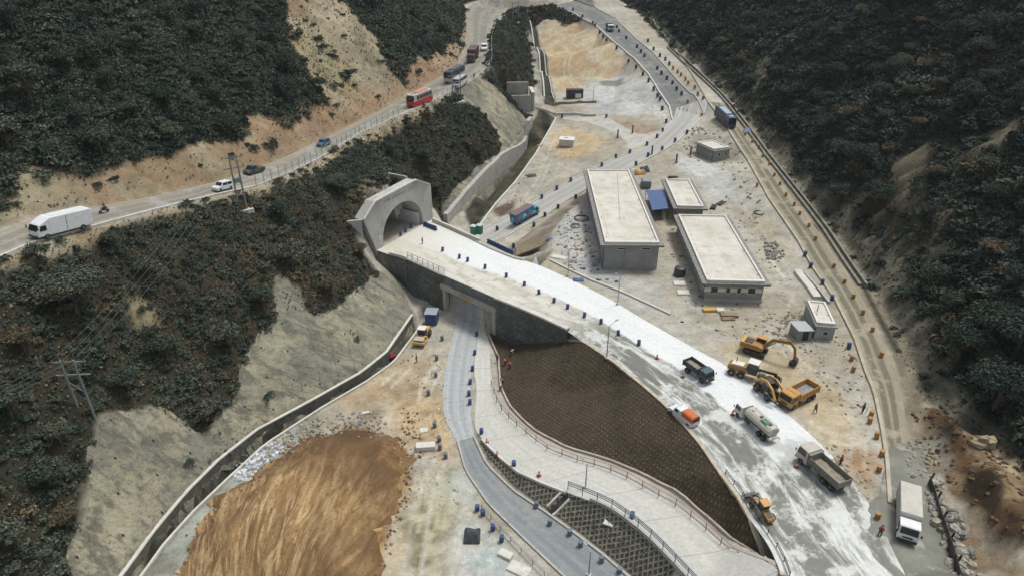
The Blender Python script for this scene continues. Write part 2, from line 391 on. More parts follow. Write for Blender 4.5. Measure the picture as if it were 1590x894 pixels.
def sdf(X, Y, poly): 
    d = dist_line(X, Y, poly, True); return np.where(in_poly(X, Y, poly), -d, d)
# hill relief: fades to nothing towards roads and yards
left_poly = LR_UP[:-2] + [Vector((-10, 480, 0)), Vector((-330, 480, 0)), Vector((-330, -60, 0))]
left_poly = LR_UP + [Vector((60, 500, 0)), Vector((0, 600, 0)), Vector((-330, 600, 0)), Vector((-330, -60, 0))]
right_poly = HB + [Vector((66, 60, 0)), Vector((70, -60, 0)), Vector((330, -60, 0)), Vector((330, 600, 0)), Vector((60, 500, 0))]
low_poly = LR_LO[:-4] + SC_B[::-1] + [por(23,2,0), por(10,4,0), por(-4.5,0,0)] + CH_L
mL = np.clip(-sdf(XX, YY, left_poly) / 14, 0, 1); mR = np.clip(-sdf(XX, YY, right_poly) / 12, 0, 1)
mM = np.clip(-sdf(XX, YY, low_poly) / 9, 0, 1)
rid = fbm(XX * .9 + YY * .5, YY * .8 - XX * .3, 38, 4, 3)
GZ += mL * rid * 7.5 + mR * (fbm(XX, YY * 1.25, 34, 4, 9) * 8 - np.abs(fbm(XX * .45, YY, 16, 4, 12)) * 4.5 + 1.5) + mM * fbm(XX, YY, 17, 4, 5) * 1.5
GZ += np.clip(mL + mR + mM, 0, 1) * fbm(XX, YY, 4, 3, 21) * .5
def relief(px_poly, amp, s, seed, edge=5):
    global GZ
    pl = [hit(*q) for q in px_poly]; w = np.clip(-sdf(XX, YY, pl) / edge, 0, 1)
    rg = 1 - np.abs(fbm(XX * .35, YY, s, 4, seed)) * 2.2
    GZ = GZ + w * (rg - .5) * amp + w * fbm(XX, YY, 1.6, 2, seed + 4) * amp * .18
# -- sampling
def zat(x, y):
    i = min(max(np.searchsorted(GX, x) - 1, 0), NX - 2); j = min(max(np.searchsorted(GY, y) - 1, 0), NY - 2)
    fx = (x - GX[i]) / (GX[i + 1] - GX[i]); fy = (y - GY[j]) / (GY[j + 1] - GY[j])
    return float((GZ[j, i] * (1 - fx) + GZ[j, i + 1] * fx) * (1 - fy) + (GZ[j + 1, i] * (1 - fx) + GZ[j + 1, i + 1] * fx) * fy)
def hit(u, v, extra=0.0):
    """first point of the ground (raised by extra) that the photograph's ray through (u, v) meets"""
    a, b = (u - CX) / FPX, (v - CY) / FPX
    d = Vector((a, math.cos(CAM_T) - b * math.sin(CAM_T), -(math.sin(CAM_T) + b * math.cos(CAM_T))))
    t = 30.0; st = 1.0
    while t < 700:
        p = Vector((0, 0, CAM_H)) + d * t
        if p.z < zat(p.x, p.y) + extra: break
        t += st
    lo, hi = t - st, t
    for _ in range(12):
        m = (lo + hi) / 2; p = Vector((0, 0, CAM_H)) + d * m
        if p.z < zat(p.x, p.y) + extra: hi = m
        else: lo = m
    return Vector((0, 0, CAM_H)) + d * hi
def G(x, y, dz=0.0): return Vector((x, y, zat(x, y) + dz))
relief([(1300,345),(1330,300),(1388,238),(1440,215),(1482,232),(1500,320),(1470,380),(1440,450),(1425,540),(1365,440)], 4.2, 7, 301)
relief([(1160,150),(1180,90),(1205,60),(1250,35),(1260,60),(1215,100),(1195,165)], 2.5, 6, 305, 3)
relief([(440,0),(520,0),(580,50),(612,118),(600,150),(520,185),(480,110)], 1.6, 7, 309, 4)
relief([(588,422),(500,488),(437,490),(375,580),(330,668),(235,625),(150,655),(130,800),(105,860),(150,900),(190,890),(290,762),(400,666),(560,578),(638,488)], .9, 5, 313, 2.5)
# spoil heap of brown fill in the lower yard, and other earth heaps
def heap(polypx, h, edge, seed, rough=.25):
    poly = [hit(*q) for q in polypx]
    global GZ
    s = -sdf(XX, YY, poly) + fbm(XX, YY, 5, 3, seed) * edge * .3
    GZ = GZ + np.clip(s / edge, 0, 1) ** 1.0 * h * (1 + rough * fbm(XX, YY, 8, 3, seed + 1)) * (s > 0)
    return poly
HEAP = heap([(285,870),(300,830),(350,770),(430,715),(480,680),(540,668),(600,672),(628,700),(632,740),(618,790),(600,830),(590,894),(575,960),(260,960)], 4.2, 7.5, 40)
HEAP2 = heap([(1410,635),(1450,630),(1500,670),(1560,710),(1600,720),(1600,860),(1560,850),(1500,800),(1470,740)], 1.9, 3.0, 50, 1.6)
# ------------------------------------------------------------------ ground colours (albedo only) and the ground mesh
C_ = np.empty((NY, NX, 3)); VEG = np.zeros((NY, NX))
def blend(w, col):
    global C_
    C_ = C_ * (1 - w[..., None]) + np.array(col) * w[..., None]
def hp(*px): return [hit(*q) for q in px]
def zone(poly, c1, c2=None, soft=1.0, rag=1.2, seed=0, ns=6, veg=None, amt=1.0, lo=-.15, hi=.25):
    global VEG
    s = sdf(XX, YY, poly) + fbm(XX, YY, 6, 4, seed) * rag
    w = np.clip(.5 - s / soft, 0, 1) * amt; blend(w, c1)
    if c2 is not None:
        f = np.clip((fbm(XX, YY, ns, 5, seed + 5) - lo) / (hi - lo), 0, 1); blend(w * f, c2)
    if veg is not None: VEG = VEG * (1 - w) + veg * w
SAND, PALE, GREY, ORANGE, BROWN, CONC = (.355,.32,.245), (.43,.41,.345), (.33,.33,.30), (.42,.27,.13), (.10,.065,.035), (.50,.49,.45)
f = np.clip(fbm(XX, YY, 14, 5, 1) * 1.6 + .5, 0, 1)[..., None]
C_[:] = np.array(SAND) * (1 - f) + np.array(PALE) * f
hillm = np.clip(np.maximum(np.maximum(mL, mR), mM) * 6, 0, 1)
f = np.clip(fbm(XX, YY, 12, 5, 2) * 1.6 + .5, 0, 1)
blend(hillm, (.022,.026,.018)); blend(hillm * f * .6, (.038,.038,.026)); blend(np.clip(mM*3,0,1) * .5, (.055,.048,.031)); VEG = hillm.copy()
# bare cut above the left road, landslide scar
zone(hp((0,340),(0,286),(35,262),(70,272),(130,266),(190,262),(250,240),(300,229),(370,226),(388,196),(400,182),(440,190),(512,168),(482,112),(456,62),(436,-6),(522,-6),(562,30),(592,68),(608,108),(628,128),(642,100),(690,76),(716,58),(724,20),(726,60),(712,100),(680,124),(630,152),(580,180),(520,208),(450,245),(390,266),(330,289),(230,310),(150,324),(60,340)),
     (.27,.20,.12), (.30,.26,.17), 1.2, 2.4, 60, 5, veg=.05)
zone(hp((395,190),(440,195),(520,178),(600,130),(640,105),(712,70),(712,98),(630,150),(520,206),(400,262)), (.33,.21,.125), (.24,.175,.11), 5, 3, 61, 4, amt=.8)
zone(hp((470,0),(520,0),(580,60),(612,118),(600,140),(560,120),(520,60)), (.33,.29,.20), (.19,.17,.105), 3, 3, 62, 4, amt=.8)
zone(hp((455,40),(480,30),(520,100),(560,140),(520,150),(490,110)), (.20,.19,.10), (.28,.25,.15), 4, 5, 63, 5, amt=.6, veg=.2)
# ridge below the left road
zone(hp((0,404),(60,378),(150,352),(250,326),(330,307),(400,291),(450,271),(500,247),(560,210),(620,184),(680,156),(700,152),(690,164),(620,196),(560,222),(500,262),(440,290),(400,300),(330,318),(250,338),(150,364),(0,415)), (.32,.25,.15), (.40,.36,.27), 1.5, 1.5, 64, veg=.15)
zone(hp((430,428),(452,432),(466,455),(470,480),(440,490),(428,462)), (.31,.29,.20), None, 1.5, 2, 65, veg=0)
zone(hp((205,470),(235,475),(240,500),(220,510)), (.28,.24,.14), None, 2, 2, 66, veg=.1)
zone(hp((585,270),(610,268),(600,300),(560,320),(545,300)), (.22,.17,.10), (.3,.26,.2), 2, 2, 67, veg=.5)
zone(hp((100,560),(600,560),(560,300),(400,330)), (.07,.045,.025), None, 20, 10, 68, amt=.35)
# right hill: bare ribs and slips
zone(hp((1306,345),(1330,300),(1388,238),(1440,215),(1482,232),(1440,270),(1452,300),(1490,320),(1470,370),(1440,430),(1410,480),(1412,530),(1365,440)), (.060,.054,.038), (.115,.10,.07), 3, 4, 70, 5, veg=.35)
zone(hp((1385,290),(1395,255),(1440,222),(1455,232),(1415,275),(1405,300)), (.20,.175,.12), (.13,.11,.07), 2.5, 2.5, 71, 5, veg=0)
zone(hp((1480,255),(1535,215),(1575,185),(1590,190),(1560,225),(1500,262),(1480,285)), (.15,.125,.085), (.07,.06,.035), 2.5, 4, 72, 5, veg=.15)
zone(hp((1165,150),(1180,95),(1205,60),(1250,35),(1255,50),(1215,80),(1195,120),(1180,165)), (.13,.12,.08), (.08,.07,.045), 2, 3, 73, 4, veg=.15)
zone(offset_line(HB, -1.5) + offset_line(HB, 3)[::-1], (.15,.14,.105), (.08,.075,.055), 2, 3, 74, 5, veg=.2)
# yards
zone(hp((835,60),(860,30),(900,30),(935,60),(965,100),(950,125),(890,140),(862,140),(850,110)), (.42,.31,.18), (.46,.40,.28), 3, 3, 80, 7)
zone(hp((905,130),(960,118),(1005,125),(1025,150),(1030,178),(960,176),(905,160)), (.47,.47,.44), (.36,.37,.35), 3, 3, 81, 6)
zone(hp((930,126),(965,122),(970,130),(935,133)), (.20,.20,.17), None, 2, 1, 82)
zone(hp((850,215),(880,190),(940,215),(925,235),(880,250)), (.47,.36,.21), (.45,.41,.31), 3, 3, 83, 6)
zone(hp((780,300),(850,250),(930,250),(860,285),(790,335)), (.36,.34,.28), (.42,.38,.3), 3, 2, 84)
zone(hp((765,325),(800,310),(795,330),(775,338)), (.12,.09,.06), None, 1.5, 1, 85)
zone(hp((940,185),(1020,195),(1030,204),(990,208),(955,200)), (.36,.28,.2), None, 2, 1, 86)
zone(hp((870,330),(920,320),(935,420),(1040,440),(1000,480),(900,430),(865,400)), (.37,.38,.36), (.47,.45,.40), 3, 2, 87, 5)
zone(hp((1050,440),(1100,440),(1110,500),(1180,560),(1120,540),(1040,490)), (.40,.38,.32), (.30,.27,.2), 3, 3, 88, 4)
zone(hp((1060,240),(1120,260),(1150,310),(1120,310),(1075,270),(1045,260)), (.47,.47,.43), None, 2, 2, 89)
zone(hp((1130,320),(1190,330),(1230,400),(1200,420),(1150,340)), (.40,.35,.26), (.48,.44,.34), 4, 3, 90, 5)
zone(hp((1120,540),(1250,540),(1320,640),(1350,760),(1290,700),(1200,610)), (.46,.39,.26), (.37,.30,.19), 4, 3, 91, 5, lo=0, hi=.4)
zone(hp((1310,700),(1360,700),(1360,760),(1330,750)), (.38,.24,.13), (.3,.2,.12), 2, 2, 92, 4)
zone(N_bot[3:] + offset_line(N_top[4:], .5)[::-1], (.20,.165,.13), (.28,.25,.2), .6, .2, 93, 3)
# lower yard
zone(hp((500,635),(660,540),(700,560),(690,640),(700,700),(640,760),(620,800),(560,894),(700,894),(730,820),(690,700)), (.45,.39,.29), (.36,.29,.19), 3, 3, 95, 5)
zone(hp((480,660),(520,640),(590,640),(600,660),(530,672),(450,700)), (.36,.33,.26), (.24,.20,.14), 2, 3, 96, 3)
zone(hp((560,560),(640,570),(645,600),(590,630),(540,630),(540,610)), (.36,.27,.17), (.43,.36,.25), 3, 3, 97, 4)
zone(hp((600,610),(680,620),(690,700),(640,680),(610,650)), (.45,.34,.2), (.3,.22,.13), 3, 3, 98, 2.5, lo=0, hi=.25)
zone(hp((220,900),(300,800),(420,690),(500,640),(490,665),(420,712),(345,765),(295,825),(270,894)), (.33,.35,.30), (.24,.24,.19), 2, 2, 99, 3)
zone(hp((690,720),(730,800),(780,870),(820,894),(690,894),(700,820)), (.42,.46,.43), (.50,.49,.43), 4, 4, 100, 4)
zone(hp((640,740),(700,730),(715,790),(680,820),(690,894),(640,894),(630,800)), (.41,.38,.26), (.17,.15,.09), 4, 3, 101, 3.2, lo=.0, hi=.2)
s = -sdf(XX, YY, HEAP) + fbm(XX, YY, 5, 3, 40) * 1.2
w = np.clip(s / .9 + .3, 0, 1); blend(w, (.205,.115,.045))
hc, hq = hit(440, 894), hit(520, 700)                                     # fan of lighter tipped earth, streaks run down the fan
ax = (hq - hc).normalized(); du = (XX - hc.x) * ax.x + (YY - hc.y) * ax.y; dv_ = -(XX - hc.x) * ax.y + (YY - hc.y) * ax.x
ang = np.arctan2(dv_, du + 14)
st = vnoise(ang * 26 + 50, du * .09 + 9, 5) * .6 + vnoise(ang * 60 + 50, du * .14 + 9, 6) * .4
fan = np.clip(1.15 - np.abs(dv_ + 3) / 15, 0, 1) * np.clip((34 - du) / 20, 0, 1)
blend(w * np.clip((st * 1.25 - .5 + (fan - .5) * .7) * 4, 0, 1) * np.clip(fan * 2.5, 0, 1), (.50,.36,.17))
blend(w * np.clip(fbm(XX, YY, 5, 4, 44) * 3 - .3, 0, 1) * (1 - fan) * .6, (.12,.065,.028))
zone(hp((505,690),(540,672),(590,674),(618,700),(590,716),(540,712)), (.13,.075,.035), (.20,.12,.05), 2, 2.5, 45, 2)
zone(hp((468,700),(500,696),(515,712),(500,730),(478,726)), (.14,.09,.045), None, .6, .5, 46, amt=.8)
# excavated bank at the right
zone(HEAP2, (.12,.078,.04), (.26,.19,.11), .8, 2, 51, 4, veg=0, lo=0, hi=.12)
zone(hp((1415,640),(1460,638),(1500,690),(1560,780),(1590,800),(1590,850),(1520,790),(1470,720),(1440,670)), (.04,.027,.016), (.12,.07,.035), .8, 3, 52, 2.5, veg=0, lo=.05, hi=.2)
zone(hp((1500,700),(1545,720),(1590,770),(1590,720),(1540,700)), (.33,.27,.18), (.20,.14,.08), .8, 3, 53, 2.5, veg=0, lo=0, hi=.12)
zone(hp((1452,760),(1490,800),(1540,860),(1590,870),(1590,894),(1480,894)), (.38,.34,.26), (.27,.20,.12), 2, 2, 54, 2, veg=0)
zone(hp((1400,680),(1450,660),(1475,730),(1440,760),(1420,740)), (.33,.32,.26), (.22,.19,.13), 2, 2, 55, 2, veg=0)
# grass embankment
EMB = [Vector(p) for p in A_wall[-2:]] + A_low[1:] + A_ext[:1] + WLK[::-1][1:]
EMB = A_low + A_ext[:1] + WLK[::-1]

SHEETS = []
HC, HAX = hc, ax
def ground_mesh():
    Z = GZ.copy()
    for poly in SHEETS:
        xs = [p[0] for p in poly]; ys = [p[1] for p in poly]
        i0, i1 = max(0, np.searchsorted(GX, min(xs)) - 1), np.searchsorted(GX, max(xs)) + 1
        j0, j1 = max(0, np.searchsorted(GY, min(ys)) - 1), np.searchsorted(GY, max(ys)) + 1
        s = sdf(XX[j0:j1, i0:i1], YY[j0:j1, i0:i1], poly)
        Z[j0:j1, i0:i1] -= np.clip((-s - .55) / .4, 0, 1) * .22
    # open the ground where the tunnel runs into the hill
    rel = (XX - PL.x) * PD.x + (YY - PL.y) * PD.y; dep = (XX - PL.x) * PB.x + (YY - PL.y) * PB.y
    co = np.stack([XX, YY, Z], -1).reshape(-1, 3)
    me = bpy.data.meshes.new('ground'); me.vertices.add(NX * NY); me.vertices.foreach_set('co', co.astype(np.float32).ravel())
    jj, ii = np.meshgrid(np.arange(NY - 1), np.arange(NX - 1), indexing='ij')
    cr = rel[:-1, :-1]; cdp = dep[:-1, :-1]
    hole = (cr > 2.4) & (cr < 17.6) & (cdp > -.2) & (cdp < 2.6)
    keep = ~hole
    a = (jj * NX + ii)[keep]; F = np.stack([a, a + 1, a + NX + 1, a + NX], -1).astype(np.int32)
    me.loops.add(F.size); me.loops.foreach_set('vertex_index', F.ravel()); me.polygons.add(len(F))
    me.polygons.foreach_set('loop_start', np.arange(0, F.size, 4, dtype=np.int32)); me.polygons.foreach_set('use_smooth', np.ones(len(F), bool))
    me.update(calc_edges=True)
    at = me.color_attributes.new('tone', 'FLOAT_COLOR', 'POINT'); c4 = np.ones((NX * NY, 4), np.float32); c4[:, :3] = C_.reshape(-1, 3)
    at.data.foreach_set('color', c4.ravel())
    m, t, bs = new_mat('earth'); v = coords(t)
    ca = N(t, 'ShaderNodeAttribute', attribute_name='tone')
    n1 = noise_fac(t, v, .35, 8, .7, .3, .7); n2 = noise_fac(t, v, 2.2, 6, .7, .3, .7); n3 = noise_fac(t, v, .06, 5, .6, .3, .7)
    n4 = noise_fac(t, v, 7.0, 5, .75, .35, .65); k = math_n(t, 'MULTIPLY_ADD', n1, .42, .36); k = math_n(t, 'MULTIPLY_ADD', n4, .26, k); k = math_n(t, 'MULTIPLY_ADD', n2, .30, k); k = math_n(t, 'MULTIPLY_ADD', n3, .26, k)
    k = math_n(t, 'MULTIPLY', k, math_n(t, 'MULTIPLY_ADD', noise_fac(t, v, .45, 9, .72, .51, .56), -.16, 1.04)); k = math_n(t, 'MULTIPLY', k, math_n(t, 'MULTIPLY_ADD', noise_fac(t, v, .8, 9, .75, .56, .60), .13, 1.0))
    cm = mix(t, 1.0, ca.outputs['Color'], k, 'MULTIPLY')
    t.links.new(cm, bs.inputs['Base Color']); bs.inputs['Roughness'].default_value = .95; bs.inputs['Specular IOR Level'].default_value = .2
    h = noise_fac(t, v, 1.3, 10, .75, 0, 1); bump(t, bs, h, .8, .35)
    me.materials.append(m)
    o = bpy.data.objects.new('ground', me); COL.objects.link(o); tag(o, kind='structure')
    return o

def strip(name, left, right, mat, step=.8, cols=8, off=.06, zf=None, kind='structure', sink=True, parent=None, zone_poly=True):
    """road surface between two edge lines, UV = metres (across, along); follows the ground grid"""
    n = max(int(sum((b - a).length for a, b in zip(left, left[1:])) / step), int(sum((b - a).length for a, b in zip(right, right[1:])) / step)) + 1
    a, b = resample(smooth(left), n=n), resample(smooth(right), n=n)
    vs, uv, fs = [], [], []; acc = 0; w = 0
    for k in range(n):
        if k: acc += ((a[k] - a[k - 1]).length + (b[k] - b[k - 1]).length) / 2
        for c in range(cols + 1):
            p = a[k].lerp(b[k], c / cols); z = zat(p.x, p.y) if zf is None else zf(p)
            vs.append((p.x, p.y, z + off)); uv.append((c / cols, acc))
    for k in range(n - 1):
        for c in range(cols):
            i = k * (cols + 1) + c; fs.append((i, i + 1, i + cols + 2, i + cols + 1))
    me = bpy.data.meshes.new(name); me.from_pydata(vs, [], fs); me.materials.append(mat)
    ul = me.uv_layers.new(name='uv')
    for lp in me.loops: ul.data[lp.index].uv = uv[lp.vertex_index]
    bm = bmesh.new(); bm.from_mesh(me); bmesh.ops.recalc_face_normals(bm, faces=bm.faces)
    if bm.faces[0].normal.z < 0: bmesh.ops.reverse_faces(bm, faces=bm.faces)
    bm.to_mesh(me); bm.free()
    me.polygons.foreach_set('use_smooth', [True] * len(me.polygons))
    o = bpy.data.objects.new(name, me); COL.objects.link(o); adopt(o, parent)
    if kind: tag(o, kind=kind)
    if sink: SHEETS.append([(p.x, p.y) for p in a] + [(p.x, p.y) for p in b[::-1]])
    return o
def sheet(name, poly, mat, off=.07, step=.8, rag=0, seed=0, kind='structure', sink=True, parent=None):
    """flat patch lying on the ground inside a polygon"""
    ring = resample(list(poly) + [poly[0]], step)[:-1]
    if rag:
        ring = [p + Vector((mnoise.noise(Vector((p.x * .25, p.y * .25, seed))), mnoise.noise(Vector((p.x * .25, p.y * .25, seed + 9))), 0)) * rag +
                Vector((mnoise.noise(Vector((p.x, p.y, seed))), mnoise.noise(Vector((p.x, p.y, seed + 9))), 0)) * rag * .4 for p in ring]
    pts = [Vector((p.x, p.y)) for p in ring]; n = len(pts)
    x0, x1 = min(p.x for p in pts), max(p.x for p in pts); y0, y1 = min(p.y for p in pts), max(p.y for p in pts)
    X, Y = np.meshgrid(np.arange(x0, x1, step), np.arange(y0, y1, step)); s = sdf(X, Y, [(p.x, p.y) for p in pts])
    m = s < -step * .5; pts += [Vector((float(a), float(b))) for a, b in zip(X[m], Y[m])]
    r = delaunay_2d_cdt(pts, [], [list(range(n))], 1, 1e-5)
    me = bpy.data.meshes.new(name); me.from_pydata([(p.x, p.y, zat(p.x, p.y) + off) for p in r[0]], [], r[2]); me.materials.append(mat)
    bm = bmesh.new(); bm.from_mesh(me); bmesh.ops.recalc_face_normals(bm, faces=bm.faces)
    up_ = sum(f.normal.z for f in bm.faces)
    if up_ < 0: bmesh.ops.reverse_faces(bm, faces=bm.faces)
    bm.to_mesh(me); bm.free(); me.polygons.foreach_set('use_smooth', [True] * len(me.polygons))
    o = bpy.data.objects.new(name, me); COL.objects.link(o); adopt(o, parent)
    if kind: tag(o, kind=kind)
    if sink: SHEETS.append([(p.x, p.y) for p in ring])
    return o

# ------------------------------------------------------------------ road surfaces
def uvnode(t, su, sv):
    c = N(t, 'ShaderNodeUVMap', uv_map='uv'); m = N(t, 'ShaderNodeMapping'); m.inputs['Scale'].default_value = (su, sv, 1)
    t.links.new(c.outputs[0], m.inputs[0]); return m.outputs[0]
def sepx(t, v):
    s = N(t, 'ShaderNodeSeparateXYZ'); t.links.new(v, s.inputs[0]); return s.outputs
def band(t, x, a, b, soft):
    """1 between a and b, soft edges"""
    f1 = N(t, 'ShaderNodeMapRange'); f1.inputs[1].default_value = a - soft; f1.inputs[2].default_value = a + soft; t.links.new(x, f1.inputs[0])
    f2 = N(t, 'ShaderNodeMapRange'); f2.inputs[1].default_value = b - soft; f2.inputs[2].default_value = b + soft; f2.inputs[3].default_value = 1; f2.inputs[4].default_value = 0; t.links.new(x, f2.inputs[0])
    return math_n(t, 'MULTIPLY', f1.outputs[0], f2.outputs[0])
def wav(t, base, vec, scale, amp):
    n = N(t, 'ShaderNodeTexNoise'); n.inputs['Scale'].default_value = scale; n.inputs['Detail'].default_value = 4; t.links.new(vec, n.inputs['Vector'])
    k = math_n(t, 'SUBTRACT', n.outputs['Fac'], .5); return math_n(t, 'MULTIPLY_ADD', k, amp, base)
def mat_main():
    m, t, bs = new_mat('main_road_concrete'); uv = uvnode(t, 1, 1); s = sepx(t, uv); u, v = s[0], s[1]
    ob = coords(t); st = uvnode(t, 5.0, .065); st2 = uvnode(t, 20, .16)
    # left part: trafficked grey, cement streaks; right part: fresh white concrete
    grime = mix(t, noise_fac(t, st, 1.0, 12, .70, .48, .56, .5), (.15,.155,.125), (.60,.61,.57))
    grime = mix(t, math_n(t, 'MULTIPLY', noise_fac(t, st2, 1.0, 5, .6, .46, .62, .3), .7), grime, (.12,.125,.10))
    grime = mix(t, math_n(t, 'MULTIPLY', noise_fac(t, ob, .16, 12, .72, .50, .57), .85), grime, (.58,.59,.55))
    white = mix(t, noise_fac(t, st, 1.4, 6, .65, .35, .75), (.70,.71,.68), (.60,.64,.63))
    beige = mix(t, noise_fac(t, st, 1.8, 6, .65, .45, .66), (.60,.575,.49), (.40,.385,.32)); beige = mix(t, math_n(t, 'MULTIPLY', noise_fac(t, ob, .5, 8, .7, .54, .62), .7), beige, (.30,.27,.20))
    vv = wav(t, v, ob, .12, 26)
    far = N(t, 'ShaderNodeMapRange'); far.inputs[1].default_value = 46; far.inputs[2].default_value = 66; t.links.new(vv, far.inputs[0])
    edge = N(t, 'ShaderNodeMapRange'); edge.inputs[1].default_value = 0; edge.inputs[2].default_value = 42; edge.inputs[3].default_value = .36; edge.inputs[4].default_value = .52; t.links.new(v, edge.inputs[0])
    uu = wav(t, u, ob, .35, .10)
    lane = math_n(t, 'SUBTRACT', uu, edge.outputs[0]); lf = N(t, 'ShaderNodeMapRange'); lf.inputs[1].default_value = -.015; lf.inputs[2].default_value = .015; t.links.new(lane, lf.inputs[0])
    endf = N(t, 'ShaderNodeMapRange'); endf.inputs[1].default_value = 92; endf.inputs[2].default_value = 104; endf.inputs[3].default_value = 1; endf.inputs[4].default_value = 0; t.links.new(vv, endf.inputs[0])
    lfe = math_n(t, 'MULTIPLY', lf.outputs[0], endf.outputs[0])
    left = mix(t, far.outputs[0], beige, grime)
    c = mix(t, lfe, left, white)
    near = N(t, 'ShaderNodeMapRange'); near.inputs[1].default_value = 4; near.inputs[2].default_value = 20; near.inputs[3].default_value = .75; near.inputs[4].default_value = 0; t.links.new(vv, near.inputs[0])
    c = mix(t, near.outputs[0], c, (.58,.55,.46))
    # construction joints
    j = math_n(t, 'FRACT', math_n(t, 'MULTIPLY', v, 1 / 5.0)); jl = math_n(t, 'LESS_THAN', j, .012)
    c = mix(t, math_n(t, 'MULTIPLY', jl, .35), c, (.3,.3,.28))
    c = mix(t, 1.0, c, math_n(t, 'MULTIPLY_ADD', noise_fac(t, ob, 1.6, 7, .7, .3, .7), .22, .88), 'MULTIPLY')
    t.links.new(c, bs.inputs['Base Color'])
    rg = N(t, 'ShaderNodeMapRange'); rg.inputs[3].default_value = .55; rg.inputs[4].default_value = .85; t.links.new(lfe, rg.inputs[0]); t.links.new(rg.outputs[0], bs.inputs['Roughness'])
    bump(t, bs, noise_fac(t, ob, 4, 8, .7, 0, 1), .4, .04)
    return m
def mat_road(name, base, alt, track, ntr=(.3,.7), tw=.07, tamt=.7, joint=0, rough=.85, wide=1.0, blot=None):
    m, t, bs = new_mat(name); uv = uvnode(t, 1, 1); s = sepx(t, uv); u, v = s[0], s[1]; ob = coords(t)
    st = uvnode(t, 9 * wide, .06)
    c = mix(t, noise_fac(t, st, 1.0, 6, .65, .36, .64, .3), base, alt)
    uu = wav(t, u, ob, .12, .10)
    for q in ntr:
        b = math_n(t, 'MULTIPLY', band(t, uu, q - tw, q + tw, .035), tamt); c = mix(t, b, c, track)
    if blot: c = mix(t, math_n(t, 'MULTIPLY', noise_fac(t, ob, .22, 6, .65, .52, .62), .8), c, blot)
    if joint:
        j = math_n(t, 'FRACT', math_n(t, 'MULTIPLY', v, 1 / joint)); jl = math_n(t, 'LESS_THAN', j, .02); c = mix(t, math_n(t, 'MULTIPLY', jl, .55), c, (.2,.2,.19))
    c = mix(t, 1.0, c, math_n(t, 'MULTIPLY_ADD', noise_fac(t, ob, 1.8, 8, .7, .3, .7), .32, .82), 'MULTIPLY')
    t.links.new(c, bs.inputs['Base Color']); bs.inputs['Roughness'].default_value = rough
    bump(t, bs, noise_fac(t, ob, 4, 8, .7, 0, 1), .5, .05); return m
M_main = mat_main()
strip('main_road', MAIN_L[:-1], MAIN_R + [MAIN_R[-1] + Vector((10,-30,0))], M_main, cols=16, zf=lambda p: 0.0, off=.04)
M_lower = mat_road('lower_road_concrete', (.34,.37,.37), (.42,.43,.42), (.27,.29,.29), (.3,.68), .09, .5, joint=4.5)
M_asph = mat_road('lower_road_asphalt', (.20,.225,.23), (.25,.265,.265), (.155,.175,.18), (.33,.62), .08, .5, blot=(.27,.27,.25))
strip('lower_road', [cor[0] + UPD * 26 + Vector((.8,0,0)), cor[0] + UPD * 12 + Vector((.8,0,0))] + LOW_L[:7], [cor[1] + UPD * 26 + Vector((-.8,0,0)), cor[1] + UPD * 12 + Vector((-.8,0,0))] + LOW_R[:6], M_lower, cols=6)
strip('lower_road', LOW_L[6:], LOW_R[5:], M_asph, cols=6)
M_ramp = mat_road('ramp_concrete', (.54,.53,.47), (.46,.455,.41), (.49,.48,.43), (.3,.7), .1, .4, joint=7)
strip('ramp_road', [P(747,486,BASE) , P(741,530,BASE), P(735,575,BASE)] + RMP_L, [P(750,486,BASE)] + RMP_R, M_ramp, cols=8, off=.10)
M_walk = rough_mat('walk_concrete', [(.36,.32,.27), (.44,.40,.34), (.24,.21,.17)], [(.5,.4,.6,1),(2.0,.5,.7,.6)])
strip('footpath', [p + Vector((0,0,0)) for p in RMP_R[3:]], WLK[2:], M_walk, cols=3, off=.16)
M_dirt = mat_road('right_road_mud', (.32,.285,.20), (.235,.21,.145), (.125,.112,.075), (.34,.64), .10, .85, wide=.7, blot=(.36,.32,.23))
RR_M = [a.lerp(b, .60) for a, b in zip(resample(RR_L[3:], n=60), resample(RR_R[3:-3], n=60))]
zone(RR_M + RR_R[3:-3][::-1], (.25,.22,.155), (.17,.15,.105), 1, 1, 140, 3, lo=0, hi=.2)
strip('dirt_road', RR_L[3:], RR_M, M_dirt, cols=12, off=.10)
M_left = mat_road('left_road_surface', (.30,.27,.205), (.225,.205,.16), (.155,.155,.13), (.36,.66), .10, .6, wide=.7, blot=(.30,.30,.27))
strip('hill_road', LR_LO[1:], LR_UP[1:-2], M_left, cols=8, off=.05)
M_top = mat_road('upper_road_asphalt', (.14,.15,.145), (.19,.19,.175), (.11,.12,.12), (.35,.6), .1, .6, blot=(.25,.25,.23))
strip('upper_road', TR_L, TR_R, M_top, cols=8, off=.06)
M_conc2 = mat_road('approach_concrete', (.46,.45,.41), (.37,.365,.33), (.32,.315,.29), (.35,.65), .1, .6, joint=5)
strip('approach_road', CR_L, CR_R, M_conc2, cols=8, off=.07)
sheet('access_road', hp((869,184),(884,181),(942,181),(962,194),(990,208),(1012,209),(1028,202),(1020,212),(1000,224),(976,236),(973,222),(962,211),(940,200),(910,190)), M_conc2 if False else rough_mat('pad_concrete', [(.50,.48,.42),(.40,.38,.33)], [(.3,.4,.6,1)]), off=.05)
sheet('concrete_apron', hp((1372,735),(1380,690),(1432,690),(1440,740),(1452,790),(1476,860),(1492,894),(1520,990),(1300,990),(1330,894),(1345,840),(1350,800),(1362,770)), rough_mat('apron_mud', [(.13,.135,.105),(.20,.20,.16),(.36,.35,.29),(.09,.09,.07)], [(.12,.45,.6,1),(.3,.58,.66,.7),(.8,.5,.7,.5)], rough=.6), off=.14, rag=1.4, seed=4)
